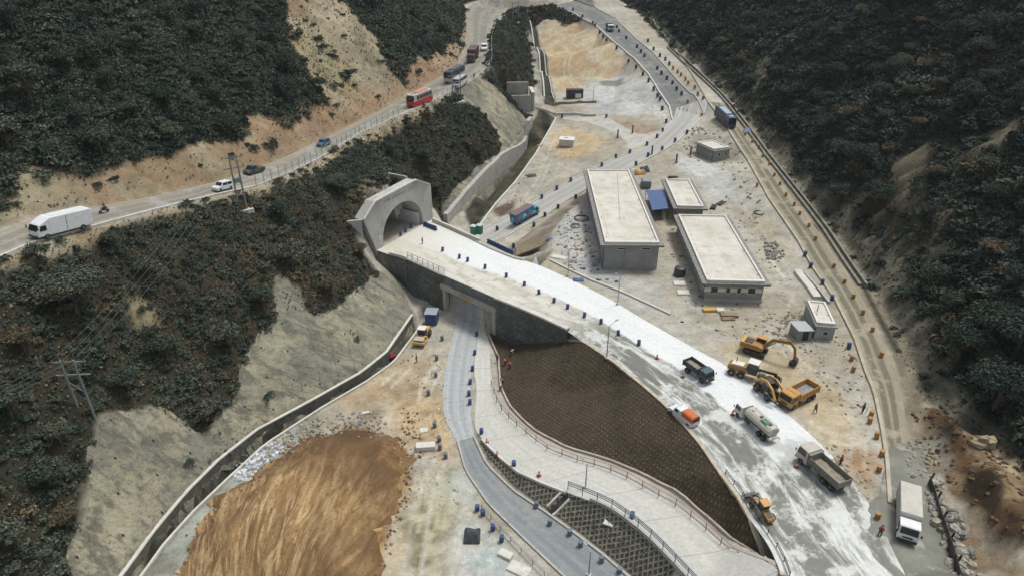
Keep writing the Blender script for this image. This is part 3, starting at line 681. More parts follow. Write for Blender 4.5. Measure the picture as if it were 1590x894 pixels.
def mat_heap():
    m, t, bs = new_mat('spoil_earth'); ob = coords(t); mp = N(t, 'ShaderNodeMapping'); mp.vector_type = 'POINT'
    mp.inputs['Location'].default_value = (-HC.x + HAX.x * 26, -HC.y + HAX.y * 26, 0); t.links.new(ob, mp.inputs[0]); s = sepx(t, mp.outputs[0])
    along = math_n(t, 'ADD', math_n(t, 'MULTIPLY', s[0], HAX.x), math_n(t, 'MULTIPLY', s[1], HAX.y)); across = math_n(t, 'SUBTRACT', math_n(t, 'MULTIPLY', s[1], HAX.x), math_n(t, 'MULTIPLY', s[0], HAX.y))
    an = math_n(t, 'ARCTAN2', across, along); cb = N(t, 'ShaderNodeCombineXYZ'); t.links.new(an, cb.inputs[0]); t.links.new(along, cb.inputs[1])
    def st(ka, kr, lo, hi, det=5, dist=.3):
        q = N(t, 'ShaderNodeMapping'); q.inputs['Scale'].default_value = (ka, kr, 1); t.links.new(cb.outputs[0], q.inputs[0]); return noise_fac(t, q.outputs[0], 1.0, det, .6, lo, hi, dist)
    f = N(t, 'ShaderNodeMapRange'); f.inputs[1].default_value = 52; f.inputs[2].default_value = 36; t.links.new(along, f.inputs[0])
    g = N(t, 'ShaderNodeMapRange'); g.inputs[1].default_value = .0; g.inputs[2].default_value = -.42; g.inputs[3].default_value = 1; g.inputs[4].default_value = 0; t.links.new(an, g.inputs[0])
    fan = math_n(t, 'MULTIPLY', f.outputs[0], g.outputs[0])
    c = mix(t, noise_fac(t, ob, .25, 7, .65, .35, .65), (.225,.125,.047), (.155,.085,.034))
    c = mix(t, math_n(t, 'MULTIPLY', st(11, .06, .42, .58, 9, 1.6), math_n(t, 'MULTIPLY_ADD', fan, .75, .08), clamp=True), c, (.38,.235,.10))
    c = mix(t, math_n(t, 'MULTIPLY', st(22, .12, .46, .60, 9, 2.0), math_n(t, 'MULTIPLY', fan, .85)), c, (.56,.40,.20))
    c = mix(t, math_n(t, 'MULTIPLY', st(17, .09, .54, .66, 8, 1.5), .5), c, (.115,.065,.028))
    c = mix(t, math_n(t, 'MULTIPLY', noise_fac(t, ob, .14, 9, .72, .43, .52), math_n(t, 'MULTIPLY', math_n(t, 'SUBTRACT', 1.0, fan), .85)), c, (.085,.047,.02))
    c = mix(t, math_n(t, 'MULTIPLY', noise_fac(t, ob, 2.5, 6, .7, .5, .65), .5), c, (.10,.06,.028))
    t.links.new(c, bs.inputs['Base Color']); bs.inputs['Roughness'].default_value = .95; h = math_n(t, 'ADD', math_n(t, 'MULTIPLY', st(20, .08, .3, .7, 8, 1.5), .6), noise_fac(t, ob, 1.2, 10, .75, 0, 1)); bump(t, bs, h, .9, .3); return m
sheet('earth_mound', HEAP, mat_heap(), off=.10, rag=3.0, seed=7, step=.55)
M_shot_old = rough_mat('sprayed_plain', [(.27,.245,.165),(.185,.175,.125),(.34,.305,.205),(.11,.107,.08)], [(.16,.42,.58,.9),(.35,.5,.6,.8),(.10,.53,.62,.75)], bscale=.8, bumpd=.25)
def mat_shot():
    m, t, bs = new_mat('sprayed_concrete'); ob = coords(t); dn = coords(t, (.07,.5,.3), (0,0,R(23)))
    c = mix(t, noise_fac(t, ob, .14, 8, .68, .42, .6), (.33,.305,.205), (.42,.39,.27))
    c = mix(t, math_n(t, 'MULTIPLY', noise_fac(t, ob, .3, 9, .72, .5, .6), .75), c, (.125,.123,.095))
    c = mix(t, math_n(t, 'MULTIPLY', noise_fac(t, ob, .07, 8, .7, .47, .55), .7), c, (.165,.165,.135))
    c = mix(t, math_n(t, 'MULTIPLY', noise_fac(t, dn, 1.0, 7, .65, .50, .60), .8), c, (.12,.118,.092))
    c = mix(t, math_n(t, 'MULTIPLY', noise_fac(t, dn, 2.3, 7, .65, .54, .64), .5), c, (.36,.335,.25))
    g = sepx(t, coords(t, (1/3.2, 1/3.2, 1), (0, 0, R(-23)))); l = None
    for k in (0, 1):
        d = math_n(t, 'ABSOLUTE', math_n(t, 'SUBTRACT', math_n(t, 'FRACT', wav(t, g[k], ob, .25, .25)), .5)); e = math_n(t, 'GREATER_THAN', d, .475); l = e if l is None else math_n(t, 'MAXIMUM', l, e)
    c = mix(t, math_n(t, 'MULTIPLY', math_n(t, 'MULTIPLY', l, noise_fac(t, ob, .11, 4, .6, .48, .6)), .45), c, (.11,.108,.085))
    g = sepx(t, coords(t, (1/4.1, 1/4.1, 1), (0, 0, R(-23)))); d = [math_n(t, 'ABSOLUTE', math_n(t, 'SUBTRACT', math_n(t, 'FRACT', g[k]), .5)) for k in (0, 1)]
    hole = math_n(t, 'LESS_THAN', math_n(t, 'MAXIMUM', d[0], d[1]), .032); c = mix(t, hole, c, (.02,.02,.017))
    c = mix(t, math_n(t, 'MULTIPLY', noise_fac(t, ob, 1.7, 8, .7, .56, .66), .7), c, (.09,.088,.065))
    t.links.new(c, bs.inputs['Base Color']); bs.inputs['Roughness'].default_value = .95; h = math_n(t, 'ADD', noise_fac(t, ob, .55, 10, .7, 0, 1), math_n(t, 'MULTIPLY', l, -.1)); bump(t, bs, h, .9, .8); return m
M_shot = mat_shot()
SHOT = hp((588,422),(560,452),(520,478),(500,488),(470,482),(466,455),(452,432),(430,430),(428,462),(437,490),(410,520),(382,545),(375,580),(370,610),(345,650),(330,668),(300,672),(290,655),(262,640),(235,625),(190,640),(150,655),(140,690),(135,720),(132,765),(130,800),(105,860),(120,900),(100,940)) 
SHOT = SHOT + [p for p in offset_line(CH_L, .3)[::-1][1:]] + hp((628,455),(612,425))
sheet('sprayed_slope', SHOT, M_shot, off=.12, rag=1.0, seed=2)
SHOT_ = 1
SHOT2 = hp((693,346),(688,322),(700,304),(738,262),(778,238),(772,205),(752,178),(722,158),(712,140),(745,119),(775,140),(796,165),(818,186),(826,196),(800,232),(760,282),(722,325))
sheet('sprayed_slope', SHOT2, M_shot, off=.12, rag=.5, seed=3)
for q_ in (SHOT, SHOT2):
    zone(q_, (.30,.28,.21), None, .6, .6, 130, veg=0)
    VEG = np.where((sdf(XX, YY, q_) < -.5) & (fbm(XX, YY, 5, 4, 401) > .42), .35, VEG)
zone(EMB, (.045,.032,.016), (.08,.06,.03), .2, 0, 131, 3, veg=0)
zone(hp((745,683),(760,712),(800,755),(850,789),(900,825),(943,858),(985,894),(1010,915)) + [Vector(p) for p in RMP_L[::-1][2:-3]], (.07,.065,.042), None, .2, 0, 132)
# ------------------------------------------------------------------ structures
M_conc = rough_mat('bare_concrete', [(.42,.41,.37),(.33,.32,.28),(.25,.24,.20)], [(.35,.4,.65,.9),(1.4,.52,.7,.8)], bscale=2, bumpd=.04)
M_concw = rough_mat('pale_concrete', [(.60,.58,.52),(.48,.46,.40),(.30,.28,.23)], [(.4,.4,.65,.8),(1.8,.55,.7,.7)], bscale=2, bumpd=.03)
M_dark = paint('near_black', (.012,.013,.014), .6, dirt=.2)
M_steel = paint('galvanised_steel', (.30,.33,.34), .5, .6, dirt=.4)
M_steelD = paint('dark_steel', (.07,.08,.085), .55, .3, dirt=.4)
M_wood = rough_mat('timber', [(.30,.23,.15),(.20,.15,.10)], [(2,.4,.6,1)], bscale=6)
def uv_wall_mat(name, kind='stone'):
    m, t, bs = new_mat(name); uv = uvnode(t, 1, 1); ob = coords(t)
    b = N(t, 'ShaderNodeTexBrick'); b.inputs['Scale'].default_value = 1; b.inputs['Brick Width'].default_value = 1.35; b.inputs['Row Height'].default_value = .72
    b.inputs['Mortar Size'].default_value = .07; b.inputs['Mortar Smooth'].default_value = .4; b.inputs['Bias'].default_value = -.2
    b.inputs['Color1'].default_value = (.12,.135,.13,1); b.inputs['Color2'].default_value = (.22,.235,.215,1); b.inputs['Mortar'].default_value = (.03,.035,.035,1)
    t.links.new(uv, b.inputs['Vector'])
    c = mix(t, noise_fac(t, ob, .3, 6, .65, .35, .7), b.outputs['Color'], (.07,.075,.065))
    c = mix(t, math_n(t, 'MULTIPLY', noise_fac(t, ob, .9, 6, .65, .55, .7), .6), c, (.22,.22,.19))
    t.links.new(c, bs.inputs['Base Color']); bs.inputs['Roughness'].default_value = .9
    bump(t, bs, b.outputs['Fac'], -.9, .12); return m
M_stone = uv_wall_mat('stone_block_wall')
def wall(name, line, zt, zb, th, mat, parent=None, step=2.0, kind=None, side=0):
    """upright wall along a polyline; zt, zb: numbers or functions of the point"""
    ln = resample(line, step); a = offset_line(ln, th / 2 + side); b = offset_line(ln, -th / 2 + side)
    vs, uvs, fs = [], [], []; acc = 0
    f = lambda z, p: z(p) if callable(z) else z
    for k, p in enumerate(ln):
        if k: acc += (p - ln[k - 1]).length
        t_, b_ = f(zt, p), f(zb, p)
        for q, z in ((a[k], b_), (a[k], t_), (b[k], t_), (b[k], b_)):
            vs.append((q.x, q.y, z)); uvs.append((acc, z))
    n = len(ln)
    for k in range(n - 1):
        i = k * 4
        for s in range(4): fs.append((i + s, i + (s + 1) % 4, i + 4 + (s + 1) % 4, i + 4 + s))
    fs.append((3, 2, 1, 0)); i = (n - 1) * 4; fs.append((i, i + 1, i + 2, i + 3))
    me = bpy.data.meshes.new(name); me.from_pydata(vs, [], fs); me.materials.append(mat)
    ul = me.uv_layers.new(name='uv')
    for lp in me.loops: ul.data[lp.index].uv = uvs[lp.vertex_index]
    bm = bmesh.new(); bm.from_mesh(me); bmesh.ops.recalc_face_normals(bm, faces=bm.faces); bm.to_mesh(me); bm.free()
    o = bpy.data.objects.new(name, me); COL.objects.link(o); adopt(o, parent)
    if kind: tag(o, kind=kind)
    return o
gz = lambda p: zat(p.x, p.y)
def kerb(line, w=.35, h=.3, mat=None, label=None, name='kerb', parent=None, base=None):
    z = (lambda p: p.z) if base == 'line' else gz
    o = wall(name, line, lambda p: z(p) + h, lambda p: z(p) - .4, w, mat or M_concw, parent)
    if label: tag(o, label, 'kerb')
    return o
def lin(line):
    """height function of a polyline, by nearest point"""
    r = resample(line, 1.0)
    return lambda p: min(r, key=lambda q: (q.x - p.x) ** 2 + (q.y - p.y) ** 2).z
def wobble(line, a, s, seed=0): 
    return [p + Vector((mnoise.noise(Vector((p.x * s, p.y * s, seed))) * a, mnoise.noise(Vector((p.x * s, p.y * s, seed + 5))) * a, 0)) for p in line]
# --- tunnel portal
def arch(s, c=9.9, hw=7.5, ht=8.2, base=1.2):
    k = 1 - ((s - c) / hw) ** 2
    return 0 if k <= 0 else base * min(1, k * 30) + (ht - base) * math.sqrt(k)
def ptop(s): return float(np.interp(s, [-3.1, .9, 15.5, 20.6, 21.3], [8.5, 11.4, 12.0, 9.3, 8.9]))
def pbot(s):
    if s < 0: return 8.5 * (-s / 3.1)
    a = arch(s); return a if a > 0 else -1.5
portal = empty('tunnel_portal', por(9.9, 0, 0), 0, 'pale concrete tunnel mouth with a wide arch at the end of the white road', 'tunnel portal')
def to_local(o, root): o.location = -root.location if o.parent == root else o.location
def local(o, root):
    """mesh was written in world coordinates: shift it under its thing"""
    M = Matrix.Rotation(-root.rotation_euler.z, 4, 'Z') @ Matrix.Translation(-root.location)
    o.data.transform(M); return o
ss = sorted(set([-3.1,-2.2,-1.2,-.4,0,.9,1.6,15.5,20.6,21.3] + [9.9 + 7.5 * math.cos(math.pi * k / 26) * .9999 for k in range(27)]))
mb = MB(); n = len(ss); vs = []
for d in (0, 2.6):
    for s in ss: vs += [por(s, d, pbot(s)), por(s, d, ptop(s))]
fs = []
for k in range(n - 1):
    a, b = 2 * k, 2 * k + 2
    fs += [(a, b, b + 1, a + 1), (a + 2 * n, a + 1 + 2 * n, b + 1 + 2 * n, b + 2 * n), (a + 1, b + 1, b + 1 + 2 * n, a + 1 + 2 * n), (a, a + 2 * n, b + 2 * n, b)]
fs += [(0, 1, 1 + 2 * n, 2 * n), (2 * n - 2, 4 * n - 2, 4 * n - 1, 2 * n - 1)]
mb.add(vs, fs); M_portal = rough_mat('portal_concrete', [(.46,.46,.42),(.36,.36,.32),(.22,.22,.19)], [(.25,.4,.6,.9),(.9,.54,.68,.6)], bscale=1.5, bumpd=.03, stretch=(1,1,.5))
local(mb.build('face_wall', M_portal, portal), portal)
mb = MB(); lv = []; q = [9.9 + 7.42 * math.cos(math.pi * k / 28) for k in range(29)]
for d in (.3, 45):
    for s in q: lv.append(por(s, d, max(arch(s) - .08, 0)))
mb.add(lv, [(i, i + 1, i + 30, i + 29) for i in range(28)] + [tuple(range(29, 58))])
local(mb.build('lining', rough_mat('tunnel_lining', [(.45,.44,.40),(.34,.33,.30)], [(.4,.4,.6,1)]), portal), portal)
mb = MB()
for s0, s1 in ((2.9, 3.1), (16.6, 16.8)): mb.add([por(s, d, z) for d in (.8, 44) for z in (0, 3.2) for s in (s0, s1)], [(0,1,3,2),(4,6,7,5),(0,2,6,4),(1,5,7,3),(2,3,7,6)])
local(mb.build('side_panel', rough_mat('white_tunnel_panel', [(.66,.65,.62),(.56,.55,.52)], [(.6,.4,.6,1)]), portal), portal)
local(wall('wing_wall', [por(-3.2,.5,0), por(-6.2,3.5,0), por(-7.5,5.5,0)], 8.6, 2, .5, M_portal, portal), portal)
local(wall('wing_wall', [por(15.4,2.4,0), por(15.2,8.0,0)], 12.5, 9, .35, M_portal, portal), portal)
local(wall('coping', [por(s, -.12, 0) for s in (-3.1,-1,.9,8,15.5,18,20.6)], lambda p: ptop((p - PL).dot(PD)) + .3, lambda p: ptop((p - PL).dot(PD)) + .003, .5, M_concw, portal, step=.8), portal)
mb = MB(); rr = random.Random(3); s = 4.2                       # faded blue painted lettering above the arch, too worn to read
while s < 14.6:
    w_ = rr.uniform(.18, .42)
    c = por(s, -.02, 10.25 + .02 * (s - 4)); 
    for k in range(rr.randint(2, 3)):
        mb.box(c + PD * rr.uniform(-.15, .15) + Vector((0,0,rr.uniform(-.28,.28))), (rr.choice((.07,w_)), .03, rr.choice((.5,.08))), rz=math.atan2(PD.y, PD.x))
    s += w_ + rr.choice((.22,.26,.5))
local(mb.build('worn_lettering', paint('worn_blue_paint', (.20,.26,.38), .8, dirt=.5), portal), portal)
o = MB().add([por(2.4,-1.2,.02), por(17.5,-1.2,.02), por(17.5,45,.02), por(2.4,45,.02)], [(0,1,2,3)]).build('road', rough_mat('tunnel_floor', [(.42,.39,.31),(.33,.31,.25)], [(.5,.4,.6,1)])); tag(o, kind='structure')
tag(MB().cyl(por(1.3,-.1,2.6), por(1.3,-.16,2.6), .42, n=20).build('round_sign', paint('sign_white', (.75,.75,.75), .5, dirt=.1)), 'round white sign with a blue disc on the portal beside the arch', 'sign')
sg = [o_ for o_ in COL.objects if o_.name == 'round_sign'][0]
MB().cyl(por(1.3,-.165,2.6), por(1.3,-.18,2.6), .2, n=16).build('disc', paint('sign_blue', (.03,.07,.35), .5, dirt=.1), sg)
# --- stone retaining walls and the underpass
swl = wall('stone_wall', [P(633,404,0), P(662,417,0), P(690,430,0)], .35, -12, .9, M_stone); tag(swl, 'dark stone block retaining wall left of the underpass mouth', 'retaining wall')
RW = [P(769,465,0), P(800,477,0), P(840,494,0), P(882,514,0)]
swr = wall('stone_wall', RW, .35, -10, .9, M_stone); tag(swr, 'long dark stone block retaining wall right of the underpass mouth', 'retaining wall')
cp = wall('coping', RW, .75, .353, 1.1, M_concw, swr)
cp2 = wall('coping', [P(633,404,0), P(662,417,0), P(690,430,0)], .6, .353, 1.1, M_conc, swl)
o = wall('abutment_wall', [P(603,396,0), P(620,400,0), P(633,405,0)], lambda p: .4, -9, 1.0, M_stone); tag(o, 'dark stone abutment between the tunnel mouth and the dark stone wall', 'retaining wall')
UA, UB = cor[0].copy(), cor[1].copy(); UX = (UB - UA).normalized(); UY = Vector((-UX.y, UX.x, 0))
M_form = rough_mat('stained_shaded_concrete', [(.12,.15,.15),(.20,.22,.21),(.07,.08,.08)], [(.4,.4,.6,.8),(1.2,.5,.65,.7)])  # dark parapet band; underpass lining shares it, interior shade put into the colour
up_ = empty('road_underpass', UA.lerp(UB, .5), 0, 'wide concrete box underpass carrying the white road over the lower road', 'underpass')
def ubox(name, x0, x1, y0, y1, z0, z1, mat, skew=None):
    W_ = (UB - UA).length; mb = MB(); pts = []
    for z in (z0, z1):
        for x, y in ((x0, y0), (x1, y0), (x1, y1), (x0, y1)):
            q = UA + UX * (x * 1.0) + (UY if y < 1.5 else UPD) * y; pts.append((q.x, q.y, z))
    mb.add(pts, [(3,2,1,0),(4,5,6,7),(0,1,5,4),(1,2,6,5),(2,3,7,6),(3,0,4,7)]); return local(mb.build(name, mat, up_, bevel=.03), up_)
UW = (UB - UA).length
ubox('deck_slab', -.3, UW + .3, .9, 16.5, -1.9, -.01, M_form)
ubox('side_wall', -.7, .25, -.5, .4, -10.5, -1.905, M_conc); ubox('side_wall', UW - .25, UW + .7, -.5, .4, -8.4, -1.905, M_conc)
ubox('inner_wall', -.72, .23, .41, 17, -10.5, -1.905, M_form); ubox('inner_wall', UW - .23, UW + .72, .41, 17, -8.4, -1.905, M_form); ubox('middle_wall', UW * .30, UW * .30 + .5, 1.5, 17, -8.3, -1.905, M_form)  # lining walls coloured darker than the mouth to deepen the shade inside
ubox('beam', -1.0, UW + 1.0, -.8, .5, -2.6, -1.5, M_conc)
ubox('parapet', -1.0, UW + 1.0, -.35, .35, -1.497, .55, M_form)
ubox('coping', -1.0, UW + 1.0, -.45, .45, .553, .72, M_concw)
mb = MB(); 
for k, x in enumerate((UW*.46, UW*.56)): mb.box(UA + UX * x + UY * -.95 + Vector((0,0,-2.1-BASE)), (1.2,.08,.5), rz=math.atan2(UX.y, UX.x))
local(mb.build('height_board', paint('yellow_board', (.50,.33,.05), .6, dirt=.5), up_), up_)
# north walls of the embankment and the raised yard
o = wall('approach_wall', L((688,351,0),(722,366,0),(760,385,0),(799,401,0),(815,404,0)), .3, -8, .8, M_conc); tag(o, 'concrete wall edging the white road above the low approach', 'retaining wall')
o = kerb(L((672,344,0),(700,356,0),(722,366,0),(745,376,0)), .5, .95, M_concw, base='line', label='white concrete barrier on the far side of the road beside the tunnel mouth', name='barrier')
# lattice slopes
def lattice_mat(name, cell, ground_c, ground_c2, bar_c, barw, rot, amt=1.0, bd=.15, keep=0.0, dots=False):
    m, t, bs = new_mat(name); ob = coords(t, (1/cell, 1/cell, 0), (0, 0, rot)); o2 = coords(t)
    s = sepx(t, ob); l = None
    for k in (0, 1):
        f = math_n(t, 'FRACT', s[k]); d = math_n(t, 'ABSOLUTE', math_n(t, 'SUBTRACT', f, .5))
        g = N(t, 'ShaderNodeMapRange'); g.inputs[1].default_value = .5 - barw; g.inputs[2].default_value = .5 - barw * .4; t.links.new(d, g.inputs[0])
        l = g.outputs[0] if l is None else math_n(t, 'MULTIPLY' if dots else 'MAXIMUM', l, g.outputs[0])
    c = mix(t, noise_fac(t, o2, .35, 8, .7, .35, .65), ground_c, ground_c2)
    c = mix(t, noise_fac(t, o2, 3.5, 6, .7, .45, .65), c, tuple(x * .45 for x in ground_c))
    wear = math_n(t, 'MAXIMUM', noise_fac(t, o2, .8, 6, .7, .38, .58), keep)
    c = mix(t, math_n(t, 'MULTIPLY', math_n(t, 'MULTIPLY', l, wear), amt), c, bar_c)
    t.links.new(c, bs.inputs['Base Color']); bs.inputs['Roughness'].default_value = .95; bump(t, bs, l, .7, bd); return m
M_grassb = lattice_mat('planted_lattice', .62, (.042,.030,.015), (.066,.048,.024), (.20,.17,.115), .30, R(-38), .42, .04, .0, dots=True)
EMBs = [Vector(p) for p in EMB]
sheet('embankment', offset_line(EMB, .0), M_grassb, off=.15)
M_check = lattice_mat('block_lattice', .60, (.05,.047,.032), (.08,.075,.052), (.235,.22,.175), .25, R(12), .95, .2, .8)
CHK = LOW_R[5:] ; CHK = offset_line(LOW_R[5:], -.0)
chk_poly = [p for p in offset_line(LOW_R[5:-1], .9)] 
chk_poly = hp((745,683),(760,712),(800,755),(850,789),(900,825),(943,858),(985,894),(1010,915)) + [p + Vector((0,0,0)) for p in RMP_L[::-1][2:-3]]
sheet('lattice_slope', chk_poly, M_check, off=.10)
# channel
zone(CH_L + CH_R[::-1], (.045,.05,.035), (.09,.09,.07), .3, 0, 110, 3)
chan = wall('channel_wall', CH_R, lambda p: -7.75, -10.5, .35, M_concw); tag(chan, 'long thin concrete channel wall on the yard side of the left drain', 'drain wall')
M_drk = rough_mat('stained_drain_wall', [(.10,.10,.08),(.17,.165,.13),(.05,.055,.042)], [(.3,.4,.6,.9),(1.2,.5,.62,.8)]); chan2 = wall('channel_wall', CH_L, lambda p: -6.8, -10.5, .35, M_drk); tag(chan2, 'long thin concrete channel wall at the foot of the sprayed slope', 'drain wall')
mb = MB()
for p, q in zip(resample(CH_L, 2.2), resample(offset_line(CH_L, -.25), 2.2)): mb.box((q.x, q.y, -8.3), (.5,.5,3.0), rz=1.2)
mb.build('buttress', M_drk, chan2); wall('coping', CH_L, -6.6, -6.797, .5, M_concw, chan2)
# rear stream: low concrete toe wall of the sprayed slope and the white kerb
o = wall('toe_wall', smooth(L((692,348,-6),(740,294,-3),(792,235,.5),(824,188,4.5))), lambda p: gz(p) + 3.0, lambda p: gz(p) - 3, 1.3, M_conc); tag(o, 'concrete toe wall along the stream below the rear slope', 'retaining wall')
o = kerb(offset_line(ST_R, -.3), .5, .35, M_concw, 'white kerb along the stream bank beyond the road'); 
zone(ST_R + ST_L[::-1], (.03,.032,.022), (.07,.065,.045), 1, .5, 111, 3)
zone(hp((760,315),(790,270),(822,220),(838,205),(845,215),(800,278),(768,322)), (.10,.085,.05), (.045,.05,.03), 1, 1, 112, 2)
zone(hp((812,30),(820,26),(835,50),(850,90),(856,130),(862,160),(846,162),(840,120),(830,80)), (.035,.036,.027), (.06,.06,.045), .8, .5, 113, 3)
zone(hp((765,62),(772,36),(792,18),(830,12),(880,18),(905,28),(880,36),(848,30),(822,40),(826,110),(828,138),(786,150),(772,120),(755,112)), (.035,.036,.024), (.07,.055,.035), 1.5, 1.5, 114, 4, veg=.9)
zone(hp((803,30),(812,30),(828,60),(838,100),(845,155),(838,158),(830,110),(818,62)), (.30,.29,.24), (.2,.19,.15), .6, .6, 115, 3)
o = wall('channel_wall', L((816,36,20),(829,68,15),(838,105,9.8),(846,155,5.5)), lambda p: gz(p) + .8, lambda p: gz(p) - 2, .5, M_concw); tag(o, 'pale channel wall beside the dark ditch in the upper valley', 'drain wall')
o = wall('channel_wall', L((838,70,15),(850,110,10.5),(860,158,6.5)), lambda p: gz(p) + .5, lambda p: gz(p) - 2, .5, M_conc); tag(o, 'grey channel wall on the yard side of the upper ditch', 'drain wall')
# concrete box structure and cross wall in the middle of the valley
_h = hit(826, 172); bx = empty('culvert_headwall', _h, R(4), 'tall grey concrete headwall in two steps where the stream passes under the yard', 'culvert')
MB().box((-4.6,.2,2.2),(8.6,.7,6.6)).build('front_wall', M_conc, bx, bevel=.05); MB().box((-4.6,8.6,5.2),(8.0,.7,6.4)).build('rear_wall', M_conc, bx, bevel=.05)
MB().box((.35,4.4,2.6),(1.0,9.2,7.6)).build('side_wall', M_conc, bx, bevel=.05); MB().box((.35,4.4,6.46),(1.2,9.4,.12)).build('coping', M_concw, bx, bevel=.02)
for k in range(5): MB().box((-7.6+k*1.6,-.2,2.0),(.22,.16,6.2)).build('rib', M_portal, bx)
o = wall('culvert_parapet', L((832,176,4.5),(860,176,4.8),(905,178,5.2),(925,180,5.4)), lambda p: gz(p) + .7, lambda p: gz(p) - 2, .5, M_concw); tag(o, 'white parapet across the yard above the culvert', 'parapet')
o = wall('timber_shoring', L((848,165,6),(868,165,6),(900,163,6.4),(926,162,6.8)), lambda p: gz(p) + .8 + .5 * mnoise.noise(p), lambda p: gz(p) - 1, .4, M_wood); tag(o, 'low row of timber boards across the yard before the brown container', 'shoring')
# kerbs and low walls
kerb(offset_line(A_low, .2), .55, .35, rough_mat('tan_kerb', [(.50,.44,.34),(.38,.33,.25)], [(.8,.4,.6,1)]), 'long tan kerb along the road above the planted slope')
kerb(offset_line(L((838,403,0),(850,408,0),(880,423,0),(911,438,0),(960,457,0),(1035,492,0)), 1.2), .4, .35, M_concw, 'pale kerb between the white road and the building yard')
kerb(offset_line(CR_R[1:], -.1), .3, .3, M_concw, 'kerb on the building side of the approach road')
kerb(offset_line(CR_L[:-1], .1), .3, .3, M_concw, 'kerb on the stream side of the approach road')
kerb(offset_line(TR_L, .4), .5, .4, M_concw, 'white kerb along the yard side of the upper asphalt road')
kerb(offset_line(TR_R, -.3), .4, .35, M_conc, 'grey kerb along the hill side of the upper asphalt road')
kerb(offset_line(RR_L, .3), .5, .35, rough_mat('dusty_kerb', [(.45,.41,.31),(.36,.32,.24)], [(.5,.4,.6,1)]), 'dusty kerb along the yard side of the muddy road')
kerb(offset_line(LR_LO[3:-1], .3), .4, .3, M_concw, 'broken kerb on the valley side of the hill road')
kerb(offset_line(LOW_L[6:], .15), .3, .25, M_conc, 'kerb on the yard side of the lower asphalt road')
kerb(offset_line(LOW_R[5:], -.15), .35, .3, M_conc, 'kerb at the foot of the lattice slope')
kerb(offset_line(RMP_L[3:8], -.1), .35, .4, M_concw, 'white kerb on the low side of the concrete ramp before the railing starts')
kerb(offset_line(WLK, .0), .3, .5, rough_mat('pinkish_kerb', [(.44,.38,.32),(.32,.27,.22)], [(.8,.4,.6,1)]), 'kerb between the footpath and the planted slope')
o = wall('ramp_wall', offset_line(RMP_L[8:], .3), lambda p: lin(RMP_L)(p) + .45, -8.4, .4, M_conc); tag(o, 'concrete retaining wall under the railing of the ramp', 'retaining wall')
HBW = offset_line(HB[2:-5], -3.6)
kerb(HBW, .5, .6, rough_mat('dark_drain_edge', [(.16,.16,.13),(.25,.24,.19)], [(.5,.4,.6,1)]), 'dark drain kerb at the foot of the right hillside', name='drain_kerb')
HBW = offset_line(HB[2:-5], -2.2)
kerb(HBW, .5, .5, rough_mat('dark_drain_edge', []  , []), 'second drain kerb nearest the right hillside', name='drain_kerb')
zone(offset_line(HB[2:-4], -3.4) + offset_line(HB[2:-4], -2.4)[::-1], (.05,.05,.035), None, .5, 0, 116)
def railing(name, line, label, h=1.1, gap=2.5, rails=(.45,.75,1.05), r=.05, mat=None, mesh=None, zf=gz, cat='railing', pr=.06):
    root = empty(name, line[0], 0, label, cat); mat = mat or M_steel
    pts = resample(line, gap); 
    for k, p in enumerate(pts[:100]):
        z = zf(p); MB().cyl((p.x, p.y, z - .2), (p.x, p.y, z + h), pr, n=6).build('post', mat, root); local(root.children[-1] if False else bpy.data.objects[COL.objects[-1].name], root)
    mb = MB()
    for q in rails: mb.tube([Vector((p.x, p.y, zf(p) + q)) for p in pts], r, 5)
    local(mb.build('rail', mat, root), root)
    return root
railing('guard_railing', offset_line(RMP_L[7:-1], .3), 'blue grey steel railing on the low side of the concrete ramp', 1.5, 2.2, (.8,1.15,1.45), .07, paint('blue_grey_steel', (.16,.21,.25), .5, .3), zf=lambda p: lin(RMP_L)(p) + .4)
railing('mesh_fence', offset_line(RMP_R[3:-1], -.25), 'rusty thin post fence between the concrete ramp and the footpath', 1.7, 2.6, (.15,.9,1.65), .035, paint('rusty_fence', (.17,.12,.09), .8, .1, dirt=.5), zf=lambda p: lin(RMP_R)(p), cat='fence')
railing('guard_railing', offset_line(A_low[7:], .9), 'dark low railing beside the loader on the lower end of the road', .8, 2.0, (.4,.75), .06, M_steelD, zf=lambda p: 0.05)
hf = railing('roadside_fence', offset_line(LR_LO[8:13], .2), 'white post and wire fence along the hill road above the tunnel', 2.4, 2.6, (.1,.8,1.5,2.3), .03, paint('pale_post', (.42,.46,.47), .6, .2, dirt=.3), cat='fence', pr=.09)
railing('roadside_fence', offset_line(LR_LO[13:19], .2), 'pale post fence along the hill road where the buses wait', 1.6, 3.0, (.5,1.4), .035, paint('pale_post', (.42,.46,.47)), cat='fence', pr=.08)
railing('mesh_railing', L((748,790,-8),(785,832,-8),(812,860,-8),(845,894,-8)), 'pale steel railing beside the lower asphalt road in the near yard', 1.0, 2.0, (.5,.95), .05, M_steel)
railing('mesh_railing', [P(633,404,0), P(662,417,0), P(690,430,0)], 'site railing on top of the wall beside the tunnel mouth', 1.5, 1.6, (.8,1.45), .05, paint('blue_grey_steel', (.16,.21,.25)), zf=lambda p: .5)
# drain stair through the lattice slope
o = empty('slope_drain', hit(866, 781), 0, 'straight concrete drain chute with dark bed cut through the lattice slope', 'drain')
p0, p1 = hit(880, 768), hit(853, 795); d = (p1 - p0); d.z = 0; d.normalize(); nn = Vector((-d.y, d.x, 0))
for sgn in (-1, 1): local(wall('side_wall', [p0 + nn * .75 * sgn, p1 + nn * .75 * sgn], lambda p: gz(p) + .35, lambda p: gz(p) - .5, .3, M_concw, o, .8), o)
local(wall('bed', [p0, p1], lambda p: gz(p) + .16, lambda p: gz(p) - .5, 1.2, M_dark, o, .8), o)

